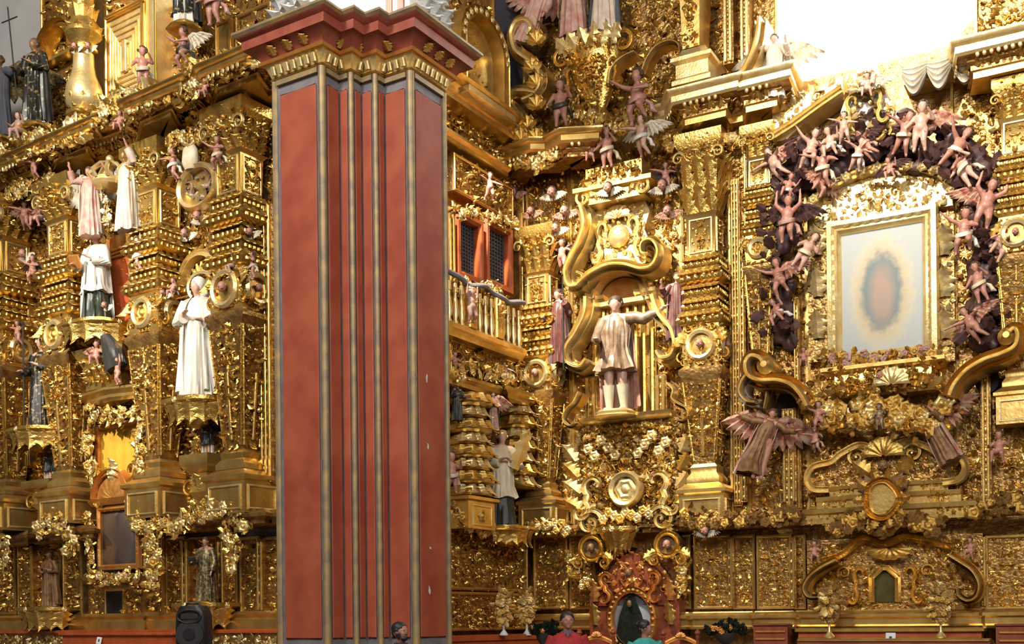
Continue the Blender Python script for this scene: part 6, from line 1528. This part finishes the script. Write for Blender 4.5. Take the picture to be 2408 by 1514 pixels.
# altar board with scrolled outline
loc, w, h = WR.box(1902, 1032, 2272, 1146, .40)
t = thing('altar_board', 'broad gilded board with scrolled outline and carved face below the garland', 'board', loc, -WR.th)
ol = [(-.48, .10), (-.30, .02), (.30, .02), (.48, .16), (.50, .42), (.44, .62), (.34, .66), (.30, .80), (.16, .95), (0, 1.0), (-.16, .92), (-.26, .72), (-.42, .58), (-.50, .36)]
g = G(); g.slab([(w*x, h*z) for x, z in ol], 0, .38); obj('board', g, 'gold_ground', t)
add_relief(t, w*.9, h*.85, (0, 0, h*.06), .115, seed(), 'gold', mask=lambda x, z: abs(x) < w*(.46-.30*max(0, z/h-.45)))
def sm(pts, n=6):
    q = np.array(pts, float); out = []
    for x in np.linspace(0, len(q)-1, len(q)*n):
        i = min(int(x), len(q)-2); f = x-i; p0, p1, p2, p3 = q[max(i-1, 0)], q[i], q[i+1], q[min(i+2, len(q)-1)]
        out.append(.5*((2*p1)+(-p0+p2)*f+(2*p0-5*p1+4*p2-p3)*f*f+(-p0+3*p1-3*p2+p3)*f**3))
    return out
for s in (-1, 1):
    g = G(); g.ribbon(sm([(s*w*.36, h*.02), (s*w*.46, h*.06), (s*w*.50, h*.28), (s*w*.46, h*.52), (s*w*.34, h*.60), (s*w*.28, h*.74), (s*w*.16, h*.90), (s*w*.08, h*.80), (s*w*.13, h*.66)]), .055, -.16, .06); obj('scroll_edge', g, 'gold_pale', t)
    orn('scroll', t, (s*w*.17, -.06, h*.66), w*.07, 0, 'gold_pale', mirror=s > 0); orn('leaf2', t, (s*w*.09, -.1, h*.30), (.4, .3, .4), s*.9, 'gold')
orn('head', t, (0, -.1, h*.40), .24, 0, 'brown_robe', name='carved_face'); orn('shell', t, (0, -.1, h*.62), .34, 0, 'gold')
for s in (-1, 1): orn('leaf2', t, (s*.12, -.16, h*.15), (.5, .3, .4), s*2.2, 'brown_robe')
# stepped centre and cartouche
for i, (x0, y0, x1, y1, o, lb) in enumerate(((1950, 1136, 2230, 1162, .44, 'upper gilded step below the altar board'), (1920, 1160, 2260, 1190, .50, 'middle gilded step below the altar board'), (1888, 1188, 2300, 1224, .58, 'lowest gilded step below the altar board'))):
    loc, w, h = WR.box(x0, y0, x1, y1, o); t = thing('gradine', lb, 'step', loc, -WR.th)
    g = G(); g.sweep([(-w/2, 0), (-w*.28, 0), (-w*.28, -.06), (w*.28, -.06), (w*.28, 0), (w/2, 0)], [(-.3, 0), (.0, 0), (.0, h*.6), (.05, h*.7), (.06, h), (-.3, h)]); obj('riser', g, 'gold_smooth', t)
    for s in (-1, 1): add_relief(t, w*.18, h*.8, (s*w*.37, 0, 0), .10, seed(), 'gold')
loc, w, h = WR.box(2034, 1126, 2118, 1222, .82)
t = thing('shield_cartouche', 'smooth golden shield cartouche in a foliate border on the steps', 'cartouche', loc, -WR.th)
g = G(); g.slab([(w*.40*math.cos(a)*(1+.1*math.cos(3*a)), h*.5+h*.42*math.sin(a)) for a in np.arange(26)/26*6.283], -.08, .2); obj('shield', g, 'gold_smooth', t)
g = G(); pts = [(w*.44*math.cos(a)*(1+.1*math.cos(3*a)), h*.5+h*.46*math.sin(a)) for a in np.linspace(0, 2*math.pi, 40)]; g.ribbon(pts, .05, -.14, .1); bd = obj('border', g, 'gold', t)
for i in range(10): orn('leaf2', bd, (w*.5*math.cos(i*.628), -.08, h*.5+h*.5*math.sin(i*.628)), (.2, .2, .22), math.pi/2-i*.628, 'gold')
# dark foliage on the ledge
garland(WR, [(1604, 1216), (1660, 1222), (1720, 1218), (1790, 1214), (1880, 1208)], .82, 'dark gilded foliage lying on the ledge right of the warrior pedestal', 44, .07, .09, 151, ('gold', 'gold_ground'), 'gold_ground', spread=.14)
garland(WR, [(1250, 1232), (1300, 1240), (1340, 1244)], .78, 'dark gilded foliage on the ledge below the corner column', 22, .06, .08, 152, spread=.11)
garland(WR, [(1960, 1240), (2010, 1228), (2075, 1240), (2140, 1226), (2210, 1236)], .72, 'dark gilded foliage below the lowest altar step', 40, .07, .10, 153, ('gold', 'gold_ground'), 'gold_ground', spread=.13)
garland(WR, [(2300, 1196), (2360, 1190), (2430, 1182)], .85, 'dark gilded foliage on the ledge under the pale column', 24, .07, .09, 154, ('gold', 'gold_ground'), 'gold_ground', spread=.12)
cherub_head(WR, 1660, 1250, 24, .8, 'winged cherub head on the ledge below the tall column')
# predella centre with small arched opening
loc, w, h = WR.box(1898, 1262, 2312, 1436, .30)
t = thing('predella_front', 'carved gilded altar front with a small arched green opening', 'altar front', loc, -WR.th)
g = G(); g.box(-w/2, w/2, 0, .28, 0, h); obj('board', g, 'gold_ground', t)
ox = WR.s_at(2090, 3, .3)-WR.s_at(2105, 3, .3); ow, oh = w*.15, h*.46; oz = h*.12
add_relief(t, w*.94, h*.92, (0, 0, h*.04), .12, seed(), 'gold', mask=lambda x, z: not (abs(x) < ow*.75 and oz-.08 < z < oz+oh+.1))
g = G(); g.slab([(ox-ow/2, oz), (ox+ow/2, oz), (ox+ow/2, oz+oh*.72), (ox+ow*.1, oz+oh), (ox-ow*.1, oz+oh), (ox-ow/2, oz+oh*.72)], -.03, 0); obj('opening', g, 'tabernacle_green', t) if 'tabernacle_green' in MAT else obj('opening', g, 'green_black', t)
g = G(); g.ribbon([(ox-ow/2, oz), (ox-ow/2, oz+oh*.72), (ox-ow*.12, oz+oh), (ox+ow*.12, oz+oh), (ox+ow/2, oz+oh*.72), (ox+ow/2, oz)], .05, -.10, .02); obj('opening_frame', g, 'gold_smooth', t)
for s in (-1, 1): orn('ess', t, (ox+s*ow*1.1, -.05, oz+oh*.5), (w*.08, .3, h*.26), 0, 'gold', mirror=s > 0); orn('scroll', t, (ox+s*ow*1.6, -.05, oz+oh*.9), w*.04, 0, 'gold', mirror=s < 0)
g = G(); g.ribbon(sm([(-w*.40, h*.70), (-w*.28, h*.78), (-w*.16, h*.98), (-w*.04, h*.90), (w*.08, h*.98), (w*.2, h*.92), (w*.34, h*.84)]), .06, -.16, .05); obj('waved_moulding', g, 'gold', t)
orn('shell', t, (0, -.16, h*.84), (w*.13, .4, -h*.16), 0, 'gold')
scroll_band(WR, [(2236, 1306), (2262, 1322), (2290, 1342), (2306, 1372), (2300, 1402), (2278, 1412), (2258, 1400), (2256, 1384)], .62, .08, .35, 'gilded C scroll right of the small arched opening')
scroll_band(WR, [(1972, 1318), (1940, 1334), (1912, 1356), (1898, 1382), (1908, 1402), (1928, 1404)], .62, .08, .35, 'gilded C scroll left of the small arched opening')
putto(WR, 1915, 1270, 1330, .62, 'dark rosy putto above the left C scroll of the altar front', 'sit', .3)
putto(WR, 2282, 1262, 1322, .62, 'dark rosy putto above the right C scroll of the altar front', 'sit', -.3)
bouquet(WR, 1950, 1360, 1500, 60, 1.1, 'rounded gilded bouquet on a turned stem left of the arched opening', 'gold_pale')
bouquet(WR, 2212, 1362, 1500, 60, 1.1, 'rounded gilded bouquet on a turned stem right of the arched opening', 'gold_pale')
# front step that carries the two stemmed bouquets
zs = WR.sz(2090, 1501, 1.1)[1]; loc, w, h = WR.box(1880, 1501, 2330, 1560, 1.1)
t = thing('altar_step', 'dark red step with gilded edge before the right altar table', 'step', (loc[0], loc[1], 0), -WR.th)
g = G(); g.box(-w/2, w/2, -.14, .17, 0, zs-.05); obj('riser', g, 'wood_red', t)
g = G(); g.bbox(-w/2, w/2, -.17, .17, zs-.05, zs, .012); obj('tread', g, 'gold_smooth', t)
# altar table, right
zt3 = WR.sz(2090, 1476, .9)[1]; loc, w, h = WR.box(1870, 1476, 2316, 1560, .9)
t = thing('altar_table', 'orange and gold altar table in front of the right altarpiece', 'altar', (loc[0], loc[1], 0), -WR.th)
g = G(); g.bbox(-w/2, w/2, -.04, .32, zt3-.07, zt3, .012); obj('top', g, 'gold_smooth', t)
g = G(); g.box(-w/2+.05, w/2-.05, .02, .30, 0, zt3-.07); obj('body', g, 'orange_wood', t)
for i in range(3):
    g = G(); g.frame(w*.28, zt3*.78, mould(.6)); obj('front_panel', g, 'gold_smooth', t, mat4((-w*.32+i*w*.32, .02, zt3*.06)))
g = G(); g.bbox(-w/2+.05, w/2-.05, -.03, .1, zt3-.20, zt3-.16, .01); obj('gilt_rail', g, 'gold_smooth', t)
for x0, x1, lb in ((1772, 1852, 'dark red panelled cabinet left of the right altar table'), (2342, 2470, 'dark red panelled cabinet right of the right altar table')):
    loc, w, h = WR.box(x0, 1466, x1, 1560, .9); z_ = WR.sz((x0+x1)/2, 1466, .9)[1]
    t = thing('panelled_cabinet', lb, 'cabinet', (loc[0], loc[1], 0), -WR.th)
    g = G(); g.box(-w/2, w/2, 0, .3, 0, z_-.04); obj('body', g, 'wood_red', t)
    g = G(); g.bbox(-w/2-.02, w/2+.02, -.03, .3, z_-.04, z_, .01); obj('top', g, 'wood_red', t)
    for i in range(4):
        g = G(); g.bbox(-w*.44, w*.44, -.03, 0, z_-.16-.13*i, z_-.12-.13*i, .008); obj('rail', g, 'gold_red', t)
p = WR.pt(2094, 1512, 1.02); g = G(); g.bbox(-.08, .08, -.004, .004, 0, .175, .004)
c_ = obj('notice_card', g, 'card_white', None, mat4(p, (-.15, 0, -WR.th))); c_['label'] = 'white notice card with a small dark mark on the right altar'; c_['category'] = 'card'
g = G(); g.ell((0, -.006, .09), (.025, .003, .03), 5, 10); obj('mark', g, 'ink', c_)
# ------------------------------------------------------------------ mirror shrine under the warrior
loc, w, h = WR.box(1380, 1290, 1600, 1560, .55); zb_ = loc[2]
t = thing('oval_shrine', 'red brown carved shrine with an oval glass front under the warrior pedestal', 'shrine', (loc[0], loc[1], 0), -WR.th)
cz = WR.sz(1484, 1456, .55)[1]; rx = (WR.sz(1532, 1440, .55)[0]-WR.sz(1436, 1440, .55)[0])/2; rz = WR.sz(1484, 1391, .55)[1]-cz
top = WR.sz(1484, 1300, .55)[1]
g = G(); g.box(-w*.48, w*.48, .05, .52, 0, cz+rz*.9); obj('case', g, 'wood_red', t)
g = G(); g.slab([(w*.42*math.cos(a)*(1-.3*abs(math.sin(a))), cz+rz*.5+(top-cz-rz*.5)*math.sin(a)) for a in np.linspace(0, math.pi, 16)], .0, .5); obj('gable', g, 'wood_red', t)
x0_ = 0.02
g = G(); g.slab([(x0_+rx*math.cos(a), cz+rz*math.sin(a)) for a in np.arange(32)/32*6.283], .0, .05); obj('glass', g, 'mirror_grey', t)
g = G(); g.ribbon([(x0_+rx*1.06*math.cos(a), cz+rz*1.06*math.sin(a)) for a in np.linspace(0, 6.283, 48)], .06, -.12, .05); rg = obj('oval_rim', g, 'gold_red', t)
for i in range(30): orn('bead', rg, (x0_+rx*1.06*math.cos(i*.2094), -.12, cz+rz*1.06*math.sin(i*.2094)), .035, 0, 'gold')
add_relief(t, w*.8, (top-cz-rz)*.95, (0, 0, cz+rz*1.05), .14, seed(), 'gold_red', mask=lambda x, z: abs(x) < w*.42*(1-.5*z/(top-cz-rz)))
orn('head', t, (0, -.12, cz+rz+(top-cz-rz)*.45), .2, 0, 'brown_robe', name='carved_face')
for s in (-1, 1):
    orn('ess', t, (s*w*.26, -.1, cz+rz*1.15), (w*.16, .3, .28), s*.4, 'gold_red', mirror=s > 0); orn('leaf2', t, (s*w*.40, -.06, cz-.1), (.3, .25, .5), 0, 'gold'); orn('leaf2', t, (s*w*.40, -.06, cz+.35), (.3, .25, .5), 0, 'gold_red')
p = WR.pt(1484, 1560, .62)
t = thing('mantled_figure', 'dark figure in a wide cone shaped mantle inside the oval shrine', 'statue', (p[0], p[1], cz-rz*.98), -WR.th)
hh = rz*1.92; g = G(); g.lathe([(hh*.30, 0), (hh*.29, hh*.3), (hh*.22, hh*.6), (hh*.11, hh*.86), (hh*.04, hh*.98)], 28, flute=11, fa=.03, ell=(1, .10)); obj('mantle', g, 'tree_green', t)
g = G(); g.ell((0, -.06, hh*.80), (hh*.05, .03, hh*.07)); obj('face', g, 'brown_robe', t)
for x, y, lb in ((1394, 1288, 'round carved portrait medallion left of the shrine gable'), (1572, 1280, 'round carved portrait medallion right of the shrine gable')):
    p = WR.pt(x, y, .55); R = 27*depth_of(p)/FPX
    t = thing('portrait_medallion', lb, 'medallion', tuple(p), -WR.th)
    g = G(); g.slab([(R*math.cos(a), R*math.sin(a)) for a in np.arange(24)/24*6.283], 0, .5); obj('disc', g, 'brown_robe', t)
    g = G(); g.ribbon([(R*math.cos(a), R*math.sin(a)) for a in np.linspace(0, 6.283, 32)], .045, -.10, .05); rg = obj('rim', g, 'gold', t)
    orn('head', t, (0, -.02, -R*.1), R*.95, 0, 'flesh' if x > 1500 else 'brown_robe', name='portrait_face'); orn('leaf2', rg, (0, -.05, R*.95), (.3, .2, .3), 0, 'gold')
    for s in (-1, 1): orn('leaf2', rg, (s*R*.9, -.05, -R*.6), (.3, .2, .36), s*2.0, 'gold'); orn('scroll', rg, (s*R*1.1, -.05, -R*1.3), .16, 0, 'gold', mirror=s > 0)
garland(WR, [(1340, 1300), (1352, 1350), (1380, 1380)], .5, 'dull gilded foliage below the left portrait medallion', 18, .05, .08, 161, spread=.12)
garland(WR, [(1602, 1300), (1606, 1350), (1600, 1400)], .5, 'bright gilded foliage below the right portrait medallion', 18, .05, .08, 162, spread=.1)
# ------------------------------------------------------------------ people, loudspeaker and small furniture
def at(px, py, depth):
    p = WL.ray(px, py); p = p*(depth/depth_of(p)); return (p[0], p[1], p[2]+CAMZ)
def person(px, ytop, depth, label, coat, face_turn, hairmat='hair_black', beard=False, collar=None, style='short', tilt=0.0, rz=0.0, skin='skin_person', female=False):
    top = at(px, ytop, depth); H = top[2]
    t = thing('person', label, 'person', (top[0], top[1], 0), YAW+rz)
    g = G(); k = H/1.0
    head_geo(g, (0, -.012, .928), .067, tilt, face_turn)
    capsule(g, (0, .008, .80), (0, -.004, .89), .034, .032)
    capsule(g, (-.08, 0, .778), (.08, 0, .778), .038, .038); g.ell((0, 0, .70), (.11, .07, .14), 9, 10); g.ell((0, 0, .54), (.10, .08, .10), 8, 10)
    for s in (-1, 1):
        e, h_ = np.array((s*.15, .02, .62)), np.array((s*.14, -.05, .48))
        capsule(g, (s*.108, 0, .772), e, .032, .028); capsule(g, e, h_, .028, .02); hand_geo(g, e, h_)
        capsule(g, (s*.05, 0, .50), (s*.055, -.01, .27), .06, .042); capsule(g, (s*.055, -.01, .27), (s*.055, .01, .05), .042, .028); capsule(g, (s*.055, .01, .022), (s*.06, -.10, .018), .022, .018)
    S = mat4((0, 0, 0), (0, 0, 0), k)
    b = obj('body', remeshed('body', g, .0085, 4), skin, t, S)
    g = G(); g.add(robe_geo([(.46, .125, .10, 0, 0), (.60, .12, .095, 0, 0), (.72, .135, .092, 0, 0), (.785, .135, .076, 0, .004), (.82, .092, .06, 0, .006), (.845, .046, .046, 0, .006)], 7, .04, int(px), 40, 18)); c = obj('top', g, coat, t, S)
    for s in (-1, 1):
        g = G(); g.tube([(s*.10, 0, .80), (s*.135, .01, .72), (s*.15, .02, .62), (s*.148, -.02, .55), (s*.142, -.045, .49)], [.052, .05, .045, .04, .034], 12); obj('sleeve', g, coat, c)
    g = G(); g.add(robe_geo([(.03, .11, .075, 0, 0), (.3, .105, .08, 0, 0), (.5, .11, .09, 0, 0)], 3, .05, 3, 30, 10)); obj('trousers', g, 'black_jacket', t, S)
    if collar:
        g = G(); g.lathe([(.052, .825), (.050, .845), (.042, .852)], 14); obj('collar', g, collar, t, S)
        g = G(); g.slab([(-.018, .835), (.018, .835), (0, .80)], -.078, -.05); obj('shirt_front', g, collar, t, S)
    M = mat4((0, -.012, .928), (tilt, 0, face_turn), .067); g = G()
    g.ell((0, .20, .36), (.84, .86, .74), 9, 12, M); g.ell((0, .62, -.12), (.62, .36, .6), 7, 9, M)
    for s in (-1, 1): g.ell((s*.66, .1, .15), (.2, .36, .34), 6, 7, M)
    if style == 'tied': g.ell((0, .95, .45), (.34, .34, .36), 6, 8, M)
    obj('hair', g, hairmat, b)
    g = G()
    for s in (-1, 1): g.ell((s*.27, -.70, .10), (.10, .06, .05), 5, 7, M)
    obj('eyes', g, 'hair_black', b)
    if beard:
        g = G(); g.ell((0, -.52, -.70), (.46, .36, .30), 7, 10, M); g.ell((0, -.74, -.32), (.26, .08, .06), 5, 8, M)
        for s in (-1, 1): g.ell((s*.55, -.15, -.35), (.14, .36, .4), 6, 7, M)
        obj('beard', g, hairmat, b)
    return t
person(942, 1461, 12.6, 'bearded man in a black jacket turning his head in front of the red pier', 'black_jacket', 1.0, beard=True, collar='black_cloth')
person(1334, 1437, 14.6, 'dark haired person in a red sweater and dark collared shirt standing below the side altars', 'red_sweater', .15, collar='shirt_check')
person(1516, 1456, 14.9, 'person in a teal top with tied dark hair in front of the oval shrine', 'teal_top', 1.1, style='tied', rz=.3)
# loudspeaker
p = at(445, 1424, 13.2); zt4 = p[2]; k = 13.2/FPX; w = 78*k; h = .62
t = thing('loudspeaker', 'black plastic loudspeaker with moulded handle on a stand by the left altar', 'loudspeaker', (p[0], p[1], 0), YAW-.05)
prof = [(.86, zt4-h), (.96, zt4-h+.03), (1.0, zt4-h*.5), (.96, zt4-h*.18), (.80, zt4-.03), (.66, zt4)]
P = [[[w/2*f*math.copysign(abs(math.cos(a))**.45, math.cos(a)), .17+.17*math.copysign(abs(math.sin(a))**.45, math.sin(a))*(.8+.2*f), z] for a in np.arange(24)/24*6.283+.13] for f, z in prof]
g = G(); g.add(grid(P, cv=True, capu=True)); obj('cabinet', g, 'speaker_black', t)
cz = zt4-.335; R = w*.37
g = G(); g.lathe([(R*1.0, -.015), (R*1.12, -.02), (R*1.16, 0), (R*1.12, .03)], 32, mat4((0, .02, cz), (math.pi/2, 0, 0))); obj('woofer_ring', g, 'speaker_grille', t)
g = G(); g.lathe([(R*.2, .018), (R*.55, .022), (R*.98, .028)], 32, mat4((0, .012, cz), (math.pi/2, 0, 0))); obj('woofer_grille', g, 'speaker_grille', t)
g = G(); g.lathe([(.05, .02), (.07, .03)], 16, mat4((0, .0, cz), (math.pi/2, 0, 0))); obj('dust_cap', g, 'speaker_black', t)
g = G(); g.bbox(-w*.34, w*.34, -.015, .05, zt4-.185, zt4-.06, .03, mat4((0, .01, 0))); hn = obj('horn_mouth', g, 'dark', t)
g = G(); g.tube([(w*.36*math.cos(a), -.01, zt4-.125+.075*math.sin(a)) for a in np.linspace(0, 6.283, 28)], .014, 7); obj('horn_rim', g, 'speaker_black', t)
g = G(); g.tube([(-w*.22, .14, zt4), (-w*.18, .14, zt4+.03), (w*.18, .14, zt4+.03), (w*.22, .14, zt4)], .014, 8); obj('handle', g, 'speaker_black', t)
g = G(); g.tube([(0, .17, .25), (0, .17, zt4-h)], .018, 10); obj('pole', g, 'iron', t)
for i in range(3):
    a = i*2.094+.5; g = G(); g.tube([(0, .17, .62), (.45*math.cos(a), .17+.45*math.sin(a), .02)], .012, 8); obj('leg', g, 'iron', t)
    g = G(); g.tube([(0, .17, .32), (.24*math.cos(a), .17+.24*math.sin(a), .30)], .009, 6); obj('brace', g, 'iron', t)
# wooden chairs with finials near the shrine
def finial_chair(px, py, depth, label, rz):
    p = at(px, py, depth); H = p[2]
    t = thing('carved_chair', label, 'chair', (p[0], p[1], 0), YAW+rz); w = .52
    for s in (-1, 1):
        g = G(); g.lathe([(.028, 0), (.028, H-.14), (.04, H-.12), (.022, H-.10), (.048, H-.06), (.03, H-.02), (.006, H)], 12); obj('back_post', g, 'wood_red', t, mat4((s*w/2, 0, 0)))
        g = G(); g.lathe([(.026, 0), (.03, .2), (.024, .42)], 10); obj('leg', g, 'wood_red', t, mat4((s*w/2, -.48, 0)))
        g = G(); g.bbox(s*w/2-.03, s*w/2+.03, -.5, .0, .66, .70, .01); obj('armrest', g, 'wood_red', t)
        g = G(); g.tube([(s*w/2, -.46, .42), (s*w/2, -.46, .67)], .022, 8); obj('arm_post', g, 'wood_red', t)
    g = G(); g.bbox(-w/2, w/2, -.52, .02, .40, .47, .015); obj('seat', g, 'wood_red', t)
    g = G(); g.bbox(-w/2+.02, w/2-.02, -.015, .02, .60, H-.22, .01); bk = obj('backrest', g, 'red_sweater', t)
    P = [(x, H-.22+.10*math.cos(x/(w/2)*math.pi/2)) for x in np.linspace(-w/2, w/2, 14)]
    g = G(); g.ribbon(P, .035, -.03, .02); cr = obj('crest_rail', g, 'gold_red', t); orn('shell', cr, (0, -.03, H-.12), .08, 0, 'gold_red')
    return t
finial_chair(1402, 1478, 17.2, 'carved dark red armchair left of the oval shrine', .0)
finial_chair(1600, 1480, 17.4, 'carved dark red armchair right of the oval shrine', -.1)
# dark flower stand and candlesticks
def dark_stand(px, py, depth, wpx, label):
    p = at(px, py, depth); w = wpx*depth/FPX; H = p[2]
    t = thing('flower_stand', label, 'stand', (p[0], p[1], 0), YAW)
    g = G(); g.lathe([(w*.2, 0), (w*.22, .05), (.05, .1), (.04, H-.3), (w*.25, H-.22), (w*.3, H-.12)], 16); obj('urn', g, 'iron', t)
    rnd = np.random.RandomState(int(px))
    for i in range(34):
        a = rnd.uniform(0, 6.28); q = math.sqrt(rnd.rand())
        orn('leaf2' if i % 3 else 'ros', t, (w*.5*q*math.cos(a), rnd.uniform(-.15, .15), H-.14+.12*rnd.rand()), (.16, .14, .18) if i % 3 else .05, rnd.uniform(-2, 2), 'tree_green' if i % 3 else 'gold_red', name='leaf' if i % 3 else 'flower', turn=rnd.uniform(-1, 1))
    return t
dark_stand(1276, 1470, 17.8, 56, 'dark flower arrangement between the gilded bouquet and the red sweater')
dark_stand(1706, 1470, 17.2, 92, 'wide dark flower arrangement left of the dark red cabinet')
# ------------------------------------------------------------------ look-alikes share a group phrase
GROUPS = {'estipite_column': 'estipite columns of the altarpieces', 'putto': 'carved putti of the altarpieces', 'cherub_head': 'winged cherub heads', 'flower_garland': 'gilded flower garlands',
          'saint_statue': 'statues of saints', 'angel_statue': 'statues of angels', 'friar_bust': 'half figures of friars', 'statue_bracket': 'leafy statue brackets', 'volute_scroll': 'gilded scrolls',
          'cornice': 'gilded cornices', 'gilded_bouquet': 'gilded bouquets', 'lattice_window': 'lattice windows', 'banded_column': 'banded columns', 'leaf_spray': 'leaf sprays of the corner scroll',
          'portrait_medallion': 'portrait medallions', 'carved_chair': 'carved armchairs', 'flower_stand': 'dark flower arrangements', 'panelled_cabinet': 'panelled cabinets', 'gradine': 'altar steps',
          'person': 'visitors', 'console': 'stepped consoles', 'frame_surround': 'sides of the picture surround', 'notice_card': 'notice cards', 'altar_table': 'altar tables'}
for o_ in list(COL.objects):
    if o_.parent is None and 'label' in o_:
        k_ = o_.name.split('.')[0]
        if k_ in GROUPS: o_['group'] = GROUPS[k_]
